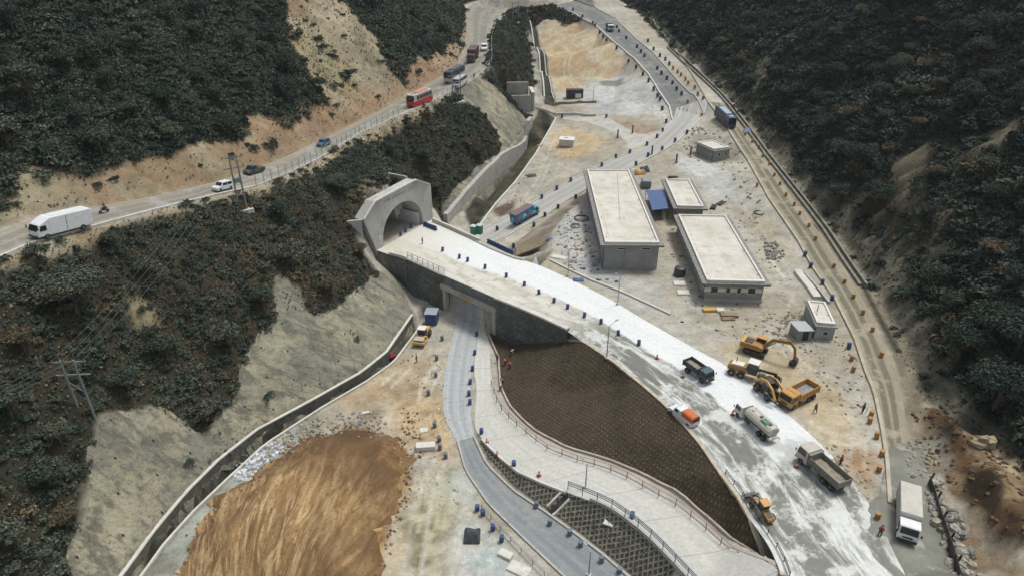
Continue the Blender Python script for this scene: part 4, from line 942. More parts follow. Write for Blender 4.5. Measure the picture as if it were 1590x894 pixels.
# ------------------------------------------------------------------ buildings
M_blk = rough_mat('grey_block', [(.24,.245,.235),(.31,.31,.29),(.16,.16,.15)], [(.5,.4,.6,.8),(2.0,.52,.7,.6)], bscale=3, bumpd=.03)
M_roof = rough_mat('cream_roof', [(.60,.57,.485),(.54,.51,.43),(.43,.405,.33),(.63,.60,.52)], [(.12,.4,.62,.8),(.5,.56,.7,.5),(.9,.5,.7,.5)], bscale=2, bumpd=.01)
def eave_mat():
    m, t, bs = new_mat('eave_tiles'); ob = coords(t); s = sepx(t, ob)
    a = math_n(t, 'FRACT', math_n(t, 'MULTIPLY', s[1], 1.25)); r_ = math_n(t, 'LESS_THAN', a, .3)
    c = mix(t, noise_fac(t, ob, 1.5, 6, .65, .4, .6), (.15,.147,.137), (.22,.215,.20)); c = mix(t, math_n(t, 'MULTIPLY', r_, .75), c, (.36,.35,.32))
    t.links.new(c, bs.inputs['Base Color']); bs.inputs['Roughness'].default_value = .9; bump(t, bs, r_, .8, .08); return m
M_eave = eave_mat()
def roof_mat():
    m, t, bs = new_mat('cream_roof_slab'); ob = coords(t); s = sepx(t, ob)
    c = mix(t, noise_fac(t, ob, .16, 8, .7, .40, .60), (.60,.57,.49), (.50,.47,.39))
    c = mix(t, math_n(t, 'MULTIPLY', noise_fac(t, ob, .35, 9, .72, .52, .60), .55), c, (.38,.355,.29))
    c = mix(t, math_n(t, 'MULTIPLY', noise_fac(t, ob, .9, 9, .75, .57, .63), .5), c, (.68,.66,.59))
    l = None
    for k, w in ((0, 4.6), (1, 5.2)):
        e = math_n(t, 'LESS_THAN', math_n(t, 'FRACT', math_n(t, 'MULTIPLY', wav(t, s[k], ob, .6, .12), 1 / w)), .022); l = e if l is None else math_n(t, 'MAXIMUM', l, e)
    c = mix(t, math_n(t, 'MULTIPLY', l, .4), c, (.27,.255,.21)); t.links.new(c, bs.inputs['Base Color']); bs.inputs['Roughness'].default_value = .85; bump(t, bs, noise_fac(t, ob, 2, 8, .7, 0, 1), .4, .03); return m
M_roof = roof_mat()
M_par = rough_mat('roof_parapet', [(.66,.64,.58),(.50,.47,.42)], [(1.0,.5,.7,.7)])
M_glass = paint('window_glass', (.015,.02,.025), .12, dirt=.1)
def building(px, zr, zg, name, label, front=None, sides=(), eave=1.0, wallm=None, parh=.45, cat='building', fl=.45):
    """px: roof corners as seen (far left, far right, near right, near left)"""
    c = [P(u, v, zr) for u, v in px]; mid = sum(c, Vector()) / 4
    yv = ((c[0] - c[3]) + (c[1] - c[2])); yv.z = 0; yv.normalize(); xv = Vector((yv.y, -yv.x, 0))
    w = ((c[1] - c[0]).dot(xv) + (c[2] - c[3]).dot(xv)) / 2; l = ((c[0] - c[3]).dot(yv) + (c[1] - c[2]).dot(yv)) / 2
    rz = math.atan2(xv.y, xv.x); root = empty(name, (mid.x, mid.y, zg), rz, label, cat); h = zr - zg; wm = wallm or M_blk
    W2, L2 = w / 2 - eave, l / 2 - eave
    MB().box((0, 0, h / 2 - .35), (2 * W2, 2 * L2, h - .3)).build('wall', wm, root)
    rf = MB().box((0, 0, h - fl / 2), (w, l, fl)).build('roof', M_eave, root, bevel=.03)
    ip, il = w / 2 - eave - .15, l / 2 - .9
    mb = MB(); t = .35
    for s in (-1, 1): mb.box((s * ip, 0, h + parh / 2), (t, 2 * il + t, parh))
    for s in (-1, 1): mb.box((0, s * il, h + parh / 2 + (.05 if s < 0 else 0)), (2 * ip - t, t + (.35 if s < 0 else 0), parh + (.1 if s < 0 else 0)))
    mb.build('parapet', M_par, root, bevel=.02)
    rd_ = MB().box((0, 0, h + .06), (2 * ip - t, 2 * il - t, .12)).build('roof_deck', M_roof, root)
    for s in (-1, 1):
        for k in range(max(1, int(l / 12))): MB().cyl((s * (ip - .45), -il + 3 + k * 11, h + .10), (s * (ip - .45), -il + 3 + k * 11, h + .16), .16, n=10).build('drain', M_dark, rd_)
        MB().cyl((s * (W2 + .12), -L2 + .4, .1), (s * (W2 + .12), -L2 + .4, h - .5), .07, n=6).build('downpipe', M_steelD, root)
    def window(x, y, z, ww, hh, ax):
        fr = MB(); d = .1
        sx, sy = (ww, d) if ax == 'y' else (d, ww)
        for s in (-1, 1):
            fr.box((x + (s * ww / 2 if ax == 'y' else 0), y + (0 if ax == 'y' else s * ww / 2), z), (.1 if ax == 'y' else d, d if ax == 'y' else .1, hh))
            fr.box((x, y, z + s * hh / 2), (sx, sy, .1))
        f = fr.build('window', M_par, root); MB().box((x, y, z), (sx if ax == 'y' else .04, .04 if ax == 'y' else sy, hh)).build('pane', M_glass, f)
    if front:
        for x, z, ww, hh in front: window(x * W2, -L2 - .04, z, ww, hh, 'y')
    for s, cnt, z, ww, hh in sides:
        for k in range(cnt): window(s * (W2 + .04), -L2 + (k + .7) * 2 * L2 / cnt, z, ww, hh, 'x')
    return root, W2, L2, h
b1, w1, l1, h1 = building([(906.7,267),(980,262),(1031.5,379.5),(932.5,383)], 6.2, -.3, 'long_building', 'largest grey block building with a long cream flat roof beside the approach road', front=[(-.35,5.3,1.9,.5),(.55,5.3,1.9,.5)], sides=[(1,6,3.6,1.6,1.0)])
mb = MB(); mb.cyl((-w1*.2,-l1*.5,h1+.14),(w1*.4,l1*.92,h1+.14),.035,n=4); mb.build('cable', M_steelD, b1)
MB().box((-w1*.2, -l1-.1, 3.1),(.25,.25,6)).build('column', M_blk, b1)
b2, w2_, l2, h2 = building([(1046.6,336),(1130.5,332.5),(1196,440),(1092,443)], 4.4, 0, 'long_building', 'grey block building with cream flat roof and a row of dark windows above the yard', front=[(-.72,2.55,1.7,1.3),(-.2,2.55,.8,1.3),(.17,2.55,.8,1.3),(.62,2.55,1.7,1.3)], sides=[(-1,9,2.5,1.5,1.2)])
mb = MB()
for x in (-.92,-.43,-.02,.37,.85): mb.box((x * w2_, -l2 - .035, 2.6), (1.3,.07,.85))
mb.build('white_panel', M_par, b2)
MB().box((0,-l2-.12,.35),(2*w2_+.3,.25,.7)).build('plinth', M_conc, b2)
b3, w3, l3, h3 = building([(1028,281),(1073.5,277.5),(1098.6,322.5),(1046.6,326)], 4.4, .2, 'small_building', 'smaller grey building with cream flat roof joined by the blue awning', sides=[(-1,3,2.6,1.4,1.1)])
b4, w4, l4, h4 = building([(1252,467),(1279,466),(1303,506),(1265,508)], 3.0, -.05, 'guard_house', 'small grey hut with pale flat roof beside the muddy road', front=[(.1,1.5,.9,.8)], eave=.35, parh=.35, cat='hut', fl=.3, wallm=rough_mat('pale_block', [(.36,.37,.36),(.28,.29,.28)], [(.8,.4,.6,1)]))
mb = MB(); mb.cyl((-.6,.3,3.2),(-.6,.3,4.6),.07,n=6); mb.build('vent_pipe', M_steelD, b4)
b5, w5, l5, h5 = building([(1082,223),(1103,216),(1133,229),(1113,236.5)], 8.3, 5.1, 'small_building', 'small unfinished grey block hut with pale slab near the blue coach', front=[(-.3,1.7,.9,.9),(.5,1.7,.9,.9)], eave=.5, parh=.35, cat='hut', fl=.35)
sh = empty('lean_to_shed', P(1241,522,0), R(8), 'tin roofed lean-to shed beside the small hut', 'shed')
MB().box((0,0,1.05),(2.6,2.8,2.1)).build('wall', M_blk, sh); MB().box((0,-.1,2.22),(3.1,3.4,.1),ry=R(4)).build('roof', paint('tin_sheet', (.40,.43,.44), .45, .5, dirt=.4), sh)
MB().box((.2,-1.42,.9),(1.1,.06,1.8)).build('doorway', M_dark, sh)
aw = [P(1003,296,3.2), P(1030,296,3.2), P(1038,324,3.2), P(1013,327,3.2)]
awr = empty('blue_awning', sum(aw, Vector()) / 4, 0, 'bright blue sheet awning between the two cream roofed buildings', 'awning')
mb = MB(); mb.add([p + Vector((0,0,dz)) for dz in (0,.08) for p in aw], [(3,2,1,0),(4,5,6,7),(0,1,5,4),(1,2,6,5),(2,3,7,6),(3,0,4,7)]); local(mb.build('sheet', paint('blue_sheet', (.04,.10,.24), .45, .1, dirt=.3), awr), awr)
for p in aw: local(MB().cyl((p.x,p.y,-.2),(p.x,p.y,3.2),.07,n=6).build('post', M_steelD, awr), awr)
# low slab wall and trench by the muddy road
o = wall('slab_wall', L((1238,421,.8),(1268,465,.3)), lambda p: gz(p) + .55, lambda p: gz(p) - .5, 1.5, M_concw); tag(o, 'long pale concrete slab wall leading to the small hut', 'wall')
o = wall('trench_wall', L((1249,424,.9),(1287,473,.3)), lambda p: gz(p) + .5, lambda p: gz(p) - .5, .5, M_conc); tag(o, 'grey wall of the trench between the slab wall and the muddy road', 'wall')
zone(hp((1243,424),(1250,424),(1284,470),(1276,470)), (.05,.05,.04), None, .8, .3, 117)
tk = empty('concrete_sump', P(1093,212,6.6), R(10), 'square concrete sump with a dark opening beside the unfinished hut', 'tank')
MB().box((0,0,1.1),(3.4,3.4,2.6)).build('wall', M_blk, tk); MB().box((-.2,-1.72,1.2),(1.5,.06,1.8)).build('opening', M_dark, tk); MB().box((0,0,2.43),(2.6,2.6,.06)).build('top', M_dark, tk)
# ------------------------------------------------------------------ vehicles (x forward, z up, wheels on z = 0)
M_tyre = paint('tyre_rubber', (.016,.016,.016), .85, dirt=.55, dcol=(.16,.14,.11))
M_rim = paint('wheel_rim', (.20,.20,.19), .5, .4, dirt=.6)
M_chas = paint('chassis_black', (.022,.022,.022), .7, dirt=.5, dcol=(.15,.13,.10))
M_lamp = paint('lamp_glass', (.55,.55,.50), .15, dirt=.1)
M_tail = paint('tail_lamp_red', (.30,.01,.01), .3, dirt=.2)
def wheel(root, x, y, r=.48, w=.28, twin=False):
    w = w * (1.8 if twin else 1)
    o = MB().lathe((0,0,0), [(r*.55,-w/2),(r*.93,-w/2),(r,-w/2+.05),(r,w/2-.05),(r*.93,w/2),(r*.55,w/2)], 18, axis='Y').build('wheel', M_tyre, root)
    o.location = (x, y, r)
    MB().lathe((0,0,0), [(r*.2,-w/2-.02),(r*.5,-w/2+.03),(r*.56,-w/2-.012),(r*.56,w/2+.012),(r*.5,w/2-.03),(r*.2,w/2+.02)], 14, axis='Y').build('rim', M_rim, o)
def glass(root, name, quad, th=.03, mat=None):
    q = [Vector(p) for p in quad]; n = (q[1] - q[0]).cross(q[3] - q[0]).normalized() * th
    mb = MB(); mb.add([p - n for p in q] + [p + n for p in q], [(3,2,1,0),(4,5,6,7),(0,1,5,4),(1,2,6,5),(2,3,7,6),(3,0,4,7)]); return mb.build(name, mat or M_glass, root)
def lamps(root, x, y, z, mat, name, w=.28, h=.2):
    for s in (-1, 1): MB().box((x, s * y, z), (.06, w, h)).build(name, mat, root, bevel=.02)
def cab(root, x0, L_, W_, z0, H_, mat, rake=.25, roof=None, bonnet=0):
    """forward-control cab from x0 (back) to x0+L_ (front)"""
    x1 = x0 + L_; zt = z0 + H_; zw = z0 + H_ * .48
    prof = [(x0, z0), (x1, z0), (x1 + .04, z0 + .3), (x1, zw), (x1 - rake, zt - .08), (x1 - rake - .15, zt), (x0 + .06, zt), (x0, zt - .06)]
    c = MB().prism(prof, -W_/2, W_/2).build('cab', mat, root, bevel=.05)
    glass(c, 'windscreen', [(x1+.012, -W_*.44, zw+.06), (x1+.012, W_*.44, zw+.06), (x1-rake+.03, W_*.42, zt-.16), (x1-rake+.03, -W_*.42, zt-.16)])
    for s in (-1, 1):
        glass(c, 'side_window', [(x1-.12, s*(W_/2+.002), zw+.04), (x0+.35, s*(W_/2+.002), zw+.04), (x0+.35, s*(W_/2+.002), zt-.2), (x1-rake-.08, s*(W_/2+.002), zt-.2)], .015)
        MB().box((x1+.05, s*(W_/2+.18), zw+.35), (.08,.16,.42)).build('mirror', M_chas, c)
    MB().box((x1+.07, 0, z0+.12), (.16, W_*.98, .3)).build('bumper', M_chas, root, bevel=.03)
    lamps(root, x1+.06, W_*.36, z0+.42, M_lamp, 'headlight')
    MB().box((x1+.045, 0, z0+.55), (.04, W_*.5, .25)).build('grille', M_chas, root)
    return c
def chassis(root, x0, x1, W_=.9, z=.75):
    mb = MB()
    for s in (-1, 1): mb.box(((x0+x1)/2, s*W_/2*.85, z), (x1-x0, .12, .25))
    for k in range(5): mb.box((x0+.2+(x1-x0-.4)*k/4, 0, z), (.12, W_*.85, .18))
    return mb.build('chassis', M_chas, root)
def box_truck(label, L_, W_, H_, cabm, boxm, roofm=None, cabL=1.7, cabH=1.9, ribs=True, name='box_truck', axles=1, paintwork=None, cat='truck'):
    root = empty(name, label=label, cat=cat); z0 = .55
    xr, xf = -L_/2, L_/2; cab(root, xf-cabL, cabL, W_*.94, z0, cabH, cabm)
    chassis(root, xr+.1, xf-.3)
    bl_ = L_ - cabL - .15; bc = xr + bl_/2
    MB().box((bc, 0, 1.0+(H_-1.0)/2), (bl_, W_, H_-1.0)).build('cargo_box', boxm, root, bevel=.04)
    if roofm: MB().box((bc, 0, H_+.02), (bl_-.1, W_-.1, .05)).build('box_roof', roofm, root)
    if ribs:
        mb = MB()
        for k in range(int(bl_/.6)+1):
            for s in (-1,1): mb.box((xr+.1+k*.6, s*(W_/2+.02), 1.0+(H_-1.0)/2), (.07,.05,H_-1.1))
        mb.build('side_ribs', boxm, root)
    if paintwork:
        rr = random.Random(5); ms = paintwork; k = 0
        for s in (-1, 1):
            x = xr + .15
            while x < xr + bl_ - .6:
                w = rr.uniform(.9,1.6); h = rr.uniform(1.0,1.9); z = rr.uniform(1.05, H_-1.9)
                pr = [(x, z), (x+w*.6, z+h*.5-.2), (x+w*1.2, z+h*.2), (x+w*.9, z+h*.8), (x+w*.3, z+h)]
                MB().prism(pr, s*(W_/2+.005), s*(W_/2+.03+.002*(k%4))).build('painted_shape', ms[k % len(ms)], root); k += 1; x += w*.55
        for k2 in range(4): MB().box((xr-.02, (-.75+k2*.5), 1.9+.3*(k2%2)), (.04,.42,1.0), rx=.5*(k2%2)).build('painted_shape', ms[(k2+1) % len(ms)], root)
    for s in (-1, 1):
        wheel(root, xf-.95, s*(W_/2-.18))
        for a in range(axles): wheel(root, xr+1.5+a*1.15, s*(W_/2-.28), twin=True)
    MB().box((xr-.03, 0, .7), (.1, W_*.95, .2)).build('rear_bumper', M_chas, root); lamps(root, xr-.06, W_*.4, .9, M_tail, 'tail_light')
    return root
def tipper(label, L_, W_, cabm, bedm, load=None, bedH=1.1, axles=2, cabL=1.9, cabH=2.1, head=True, name='tipper_truck'):
    root = empty(name, label=label, cat='truck'); z0 = .6; xr, xf = -L_/2, L_/2
    cab(root, xf-cabL, cabL, W_*.96, z0, cabH, cabm); chassis(root, xr+.2, xf-.3, z=.85)
    bl_ = L_-cabL-.25; bc = xr+bl_/2; zb = 1.25; t = .1
    mb = MB(); mb.box((bc,0,zb),(bl_,W_,.14))
    for s in (-1,1): mb.box((bc, s*(W_/2-t/2), zb+.073+bedH/2),(bl_,t,bedH))
    mb.box((xr+t/2,0,zb+.073+bedH*.45),(t,W_-2*t-.01,bedH*.9)); mb.box((xr+bl_-t/2,0,zb+.073+bedH*.6),(t,W_-2*t-.01,bedH*1.2))
    if head: mb.box((xr+bl_+.3,0,zb+bedH*1.2+.16),(.9,W_*.94,.1))
    for k in range(int(bl_/.7)):
        for s in (-1,1): mb.box((xr+.35+k*.7, s*(W_/2+.045), zb+bedH/2),(.1,.09,bedH*.95))
    mb.build('bed', bedm, root, bevel=.015)
    M_in = rough_mat('bed_lining', [(.30,.31,.32),(.20,.20,.20),(.12,.11,.10)], [(1.2,.4,.6,1),(3,.5,.65,.6)], bumpd=.03)
    if load: 
        mb = MB(); nx, ny = 14, 8; vs = []
        for i in range(nx+1):
            for j in range(ny+1):
                x = xr+t+.02+(bl_-2*t-.04)*i/nx; y = (W_-2*t-.04)*(j/ny-.5)
                vs.append((x,y,zb+.12+load*(.4+.9*abs(mnoise.noise(Vector((x*.7,y*.9,L_)))) )*(1-.5*(abs(y)/(W_/2))**2)))
        mb.add(vs,[(i*(ny+1)+j,(i+1)*(ny+1)+j,(i+1)*(ny+1)+j+1,i*(ny+1)+j+1) for i in range(nx) for j in range(ny)]); mb.build('load', rough_mat('soil_load', [(.30,.27,.21),(.20,.17,.12)], [(1.5,.4,.6,1)]), root, smooth=True)
    else: MB().box((bc,0,zb+.1),(bl_-.3,W_-.3,.06)).build('bed_floor', M_in, root)
    for s in (-1,1):
        wheel(root, xf-1.0, s*(W_/2-.18), .52)
        for a in range(axles): wheel(root, xr+1.1+a*1.25, s*(W_/2-.28), .52, twin=True)
        MB().box((.3 if L_>7 else 0, s*(W_/2-.25), .85),(1.1,.4,.5)).build('fuel_tank', M_steel, root, bevel=.05)
    lamps(root, xr-.02, W_*.4, 1.0, M_tail, 'tail_light')
    return root
def tanker(label):
    root = empty('tanker_truck', label=label, cat='tanker'); L_, W_ = 9.2, 2.5; root.scale = (.80,.9,.9); xf, xr = L_/2, -L_/2
    wm = paint('truck_white', (.66,.66,.63), .35, dirt=.35); cab(root, xf-1.9, 1.9, 2.35, .6, 2.0, wm); chassis(root, xr+.1, xf-.3, z=.85)
    tk_ = MB(); n = 24; vs = []; prof = [(xr+.25,.72),(xr+.35,.96),(xr+.6,1.0),(xf-2.7,1.0),(xf-2.45,.96),(xf-2.35,.72)]
    for x, q in prof:
        for i in range(n): a = 2*math.pi*i/n; vs.append((x, 1.18*q*math.cos(a), 2.0+.82*q*math.sin(a)))
    tk_.add(vs, [(k*n+i,k*n+(i+1)%n,(k+1)*n+(i+1)%n,(k+1)*n+i) for k in range(5) for i in range(n)]+[tuple(range(n-1,-1,-1)),tuple(range(5*n,6*n))])
    cm = paint('tank_cream', (.50,.48,.39), .4, dirt=.45); tk_.build('tank', cm, root, smooth=False)
    for x in (-3.2,-.9,1.2): MB().lathe((x,0,2.82),[(.3,-.05),(.32,.1),(.26,.16)],14).build('hatch', M_steelD if x < 0 else cm, root)
    MB().box((-2.2,.2,2.86),(1.5,1.0,.07)).build('walkway', paint('green_deck', (.05,.19,.11), .6, dirt=.4), root)
    mb = MB()
    for s in (-1,1): mb.tube([(-4.0,s*.62,2.7),(-4.0,s*.62,3.0),(1.6,s*.62,3.0),(1.6,s*.62,2.7)],.035)
    mb.build('top_rail', M_steel, root)
    mb = MB()
    for s in (-1,1): mb.cyl((xr-.05,s*.3,.9),(xr-.05,s*.3,2.9),.03,n=5)
    for k in range(6): mb.cyl((xr-.05,-.3,1.0+.33*k),(xr-.05,.3,1.0+.33*k),.025,n=5)
    mb.build('ladder', M_steel, root)
    MB().cyl((xr+.2,-.9,1.0),(xr+.2,.9,1.0),.28,n=12).build('rear_drum', wm, root)
    for s in (-1,1):
        wheel(root, xf-1.0, s*1.05, .52); wheel(root, xr+1.3, s*.95, .52, twin=True); wheel(root, xr+2.55, s*.95, .52, twin=True)
        MB().box((1.2,s*1.0,.85),(1.3,.4,.5)).build('fuel_tank', M_steelD, root, bevel=.05)
    lamps(root, xr-.1, 1.0, .8, M_tail, 'tail_light'); return root
def bus(label, L_, W_, H_, body, lower, roofm, winm=None, name='bus'):
    root = empty(name, label=label, cat='bus'); xf, xr = L_/2, -L_/2; z0 = .35; zm = z0+(H_-z0)*.42
    MB().prism([(xr,z0),(xf,z0),(xf+.06,z0+.5),(xf+.02,zm-.01),(xr,zm-.01)],-W_/2,W_/2).build('lower_body', lower, root, bevel=.05)
    MB().prism([(xr,zm),(xf+.02,zm),(xf-.28,H_-.12),(xf-.45,H_),(xr+.15,H_),(xr,H_-.15)],-W_/2+.01,W_/2-.01).build('upper_body', body, root, bevel=.06)
    glass(root,'windscreen',[(xf+.03,-W_*.45,zm+.05),(xf+.03,W_*.45,zm+.05),(xf-.22,W_*.43,H_-.3),(xf-.22,-W_*.43,H_-.3)])
    nw = int((L_-1.6)/1.25)
    for s in (-1,1):
        for k in range(nw): x = xr+.5+k*(L_-1.6)/nw; MB().box((x+.55,s*(W_/2),zm+(H_-zm)*.45),(1.08*(L_-1.6)/nw/1.25,.05,(H_-zm)*.58)).build('side_window', M_glass, root)
        MB().box((xf+.1,s*(W_/2+.1),H_-.8),(.1,.12,.5)).build('mirror', M_chas, root)
        wheel(root, xf-1.9, s*(W_/2-.17), .5); wheel(root, xr+2.3, s*(W_/2-.17), .5, twin=False)
    MB().box((xr-.02,0,zm+(H_-zm)*.5),(.05,W_*.8,(H_-zm)*.5)).build('rear_window', M_glass, root)
    mb = MB().box((xr+L_*.42,0,H_+.1),(L_*.55,W_*.72,.2)); mb.build('roof_rack', roofm, root, bevel=.06)
    MB().box((xf-1.6,0,H_+.05),(1.0,W_*.6,.1)).build('roof_hatch', roofm, root, bevel=.03)
    lamps(root, xf+.08, W_*.36, .8, M_lamp, 'headlight'); lamps(root, xr-.03, W_*.4, .9, M_tail, 'tail_light')
    MB().box((xf+.06,0,.5),(.14,W_*.96,.25)).build('bumper', M_chas, root, bevel=.03); return root
def car(label, L_, W_, H_, body, roofm=None, kind='hatch', name='car', canopy=None, cat='car'):
    root = empty(name, label=label, cat=cat); xf, xr = L_/2, -L_/2; z0 = .25; zb = z0+(H_-z0)*.52
    MB().prism([(xr,z0+.1),(xr+.1,z0),(xf-.1,z0),(xf,z0+.15),(xf-.05,zb-.15),(xf-.9,zb),(xr+.05,zb),(xr,zb-.2)],-W_/2,W_/2).build('body', body, root, bevel=.06)
    if kind == 'pickup': gx = [(xf-.95,zb+.002),(xf-1.5,H_),(xf-2.5,H_),(xf-2.75,zb+.002)]
    elif kind == 'van': gx = [(xf-.25,zb-.1),(xf-.9,H_),(xr+.12,H_),(xr+.02,zb)]
    else: gx = [(xf-.95,zb+.002),(xf-1.55,H_),(xr+.45,H_),(xr+.1,zb+.002)]
    MB().prism(gx,-W_/2+.08,W_/2-.08).build('cabin', roofm or body, root, bevel=.06)
    a, b_, c, d = [Vector((x,0,z)) for x, z in gx]; yv = W_/2-.14
    def on(p, q, y0, t0=.12, t1=.86, off=.02):
        n = Vector(((q-p).z,0,-(q-p).x)).normalized(); n = n if n.x*(1 if p.x>0 else -1) > 0 else -n
        A = p.lerp(q,t0)+n*off; B = p.lerp(q,t1)+n*off; return [(A.x,-y0,A.z),(A.x,y0,A.z),(B.x,y0*.95,B.z),(B.x,-y0*.95,B.z)]
    glass(root,'windscreen',on(a,b_,yv)); glass(root,'rear_window',on(d,c,yv))
    zw0, zw1 = zb+.06, H_-.1; xm = (b_.x+c.x)/2
    for s in (-1,1):
        y = s*(W_/2-.075)
        glass(root,'side_window',[(b_.x+.18,y,zw0),(xm+.06,y,zw0),(xm+.06,y,zw1),(b_.x-.02,y,zw1)],.02)
        if kind != 'pickup': glass(root,'side_window',[(xm-.06,y,zw0),(c.x-.12,y,zw0),(c.x+.05,y,zw1),(xm-.06,y,zw1)],.02)
        wheel(root, xf-.75, s*(W_/2-.1), .33, .22); wheel(root, xr+.75, s*(W_/2-.1), .33, .22)
        MB().box((b_.x+.35,s*(W_/2+.08),zb+.08),(.12,.16,.12)).build('mirror', body, root)
    if kind == 'pickup' and canopy:
        n = 9; w = W_/2-.06; pr = [(-w,zb)]+[(w*math.cos(math.pi*(1-k/n)), zb+.35+(H_-zb-.1)*math.sin(math.pi*k/n)**.6) for k in range(n+1)]+[(w,zb)]
        x0, x1 = xr+.02, xf-2.72; vs = [(x0,y,z) for y,z in pr]+[(x1,y,z) for y,z in pr]; m_ = len(pr)
        MB().add(vs,[(i,i+1,i+1+m_,i+m_) for i in range(m_-1)]+[tuple(range(m_-1,-1,-1)),tuple(range(m_,2*m_))]).build('canopy', canopy, root, bevel=.02)
        MB().box((x0-.02,0,zb+.35),(.04,W_*.7,.6)).build('rear_opening', M_dark, root)
    lamps(root, xf-.01, W_*.36, z0+.4, M_lamp, 'headlight', .3, .15); lamps(root, xr+.0, W_*.4, zb-.2, M_tail, 'tail_light', .2, .2)
    return root
def person(label, top, legs, pose='stand', helmet=None, arm=.15):
    """one skinned body; clothes and hair as children"""
    root = empty('person', label=label, cat='person'); skin = paint('skin', (.28,.17,.11), .6, dirt=.1)
    P_ = {'hip':(0,0,.95),'chest':(0,0,1.38),'neck':(0,0,1.50),'head':(.02,0,1.66),'hl':(0,.11,.92),'hr':(0,-.11,.92)}
    if pose == 'ride': kn = [(.38,.2,.82),(.38,-.2,.82)]; ft = [(.25,.2,.38),(.25,-.2,.38)]; hd = [(.55,.28,1.08),(.55,-.28,1.08)]; el = [(.25,.3,1.15),(.25,-.3,1.15)]
    elif pose == 'walk': kn = [(.16,.12,.50),(-.02,-.12,.5)]; ft = [(.2,.12,.06),(-.28,-.12,.1)]; hd = [(-.12,.27,.86),(.2,-.27,.9)]; el = [(-.05,.26,1.12),(.04,-.26,1.12)]
    elif pose == 'stoop': P_['chest']=(.28,0,1.22); P_['neck']=(.38,0,1.28); P_['head']=(.5,0,1.36); kn = [(.1,.15,.5),(.1,-.15,.5)]; ft = [(0,.16,.06),(0,-.16,.06)]; hd = [(.5,.2,.62),(.5,-.2,.62)]; el = [(.38,.26,.9),(.38,-.26,.9)]
    else: kn = [(.03,.12,.5),(.03,-.12,.5)]; ft = [(0,.14,.06),(0,-.14,.06)]; hd = [(.1,.28,.84),(.1,-.28,.84)]; el = [(0,.28,1.12),(0,-.28,1.12)]
    if pose == 'ride': P_ = {'hip':(0,0,.88),'chest':(.12,0,1.28),'neck':(.16,0,1.4),'head':(.2,0,1.55),'hl':(.03,.12,.86),'hr':(.03,-.12,.86)}
    ch = Vector(P_['chest'])
    vs = [P_['hip'], P_['chest'], P_['neck'], P_['head'], tuple(ch+Vector((0,.19,.06))), tuple(ch+Vector((0,-.19,.06))), el[0], el[1], hd[0], hd[1], P_['hl'], P_['hr'], kn[0], kn[1], ft[0], ft[1], (ft[0][0]+.17,ft[0][1],ft[0][2]-.02), (ft[1][0]+.17,ft[1][1],ft[1][2]-.02), tuple(Vector(P_['hip']).lerp(ch,.5)), tuple(Vector(P_['head'])+Vector((0,0,.1)))]
    es = [(0,18),(18,1),(1,2),(2,3),(3,19),(1,4),(1,5),(4,6),(5,7),(6,8),(7,9),(0,10),(0,11),(10,12),(11,13),(12,14),(13,15),(14,16),(15,17)]
    rd = [.15,.17,.06,.10,.075,.075,.05,.05,.035,.035,.11,.11,.07,.07,.05,.05,.04,.04,.14,.075]
    def skinmesh(name, idx, mat, inflate=1.0, add=0.0):
        mp = {i: k for k, i in enumerate(idx)}; me = bpy.data.meshes.new(name)
        me.from_pydata([vs[i] for i in idx], [(mp[a], mp[b]) for a, b in es if a in mp and b in mp], [])
        o = bpy.data.objects.new(name, me); COL.objects.link(o); adopt(o, root); me.materials.append(mat)
        sm = o.modifiers.new('skin', 'SKIN'); o.modifiers.new('sub', 'SUBSURF').render_levels = 1
        for i, sv in zip(idx, me.skin_vertices[0].data): sv.radius = (rd[i]*inflate+add, rd[i]*inflate+add)
        me.skin_vertices[0].data[0].use_root = True
        return o
    skinmesh('body', list(range(20)), skin)
    skinmesh('jacket', [0,18,1,4,5,6,7], top, 1.0, .022)
    skinmesh('trousers', [0,10,11,12,13,14,15], legs, 1.0, .02)
    h = Vector(P_['head']); hm = paint('hair_black', (.01,.009,.008), .7, dirt=.1)
    MB().ball(h+Vector((-.015,0,.06)), .118, 12, sz=(1.05,.95,1)).build('helmet' if helmet else 'hair', helmet or hm, root, smooth=True)
    return root
def motorbike(label, col):
    root = empty('motorcycle', label=label, cat='motorcycle')
    for x in (-.62,.68): wheel(root, x, 0, .30, .11)
    MB().prism([(-.3,.45),(.35,.45),(.5,.75),(.2,.95),(-.2,.85),(-.45,.7)],-.13,.13).build('body', col, root, bevel=.05)
    MB().box((-.35,0,.82),(.7,.24,.1)).build('seat', M_chas, root, bevel=.03)
    MB().tube([(.68,.0,.3),(.5,0,.95),(.42,.32,1.05)],.03).tube([(.5,0,.95),(.42,-.32,1.05)],.03).build('handlebar', M_steelD, root)
    MB().box((.62,0,.85),(.12,.2,.2)).build('headlight', M_lamp, root, bevel=.03)
    return root
def put(root, tail, nose, lift=.06, at=None, z=None, k=.5):
    a, b_ = hit(*tail), hit(*nose)
    if z is not None: a, b_ = P(*tail, z), P(*nose, z)
    d = b_ - a; p = a.lerp(b_, k); zz_ = zat(p.x, p.y) if z is None else z
    rz = math.atan2(d.y, d.x); root.location = (p.x, p.y, zz_ + lift)
    # follow the slope along the driving direction
    u_ = Vector((math.cos(rz), math.sin(rz), 0)); h = 2.5
    if z is None:
        sl = (zat(p.x+u_.x*h, p.y+u_.y*h) - zat(p.x-u_.x*h, p.y-u_.y*h)) / (2*h); root.rotation_mode = 'XYZ'; root.rotation_euler = (0, -math.atan(sl), rz)
    else: root.rotation_euler = (0,0,rz)
    return root
W_ = paint('lorry_white', (.70,.71,.70), .4, dirt=.22)
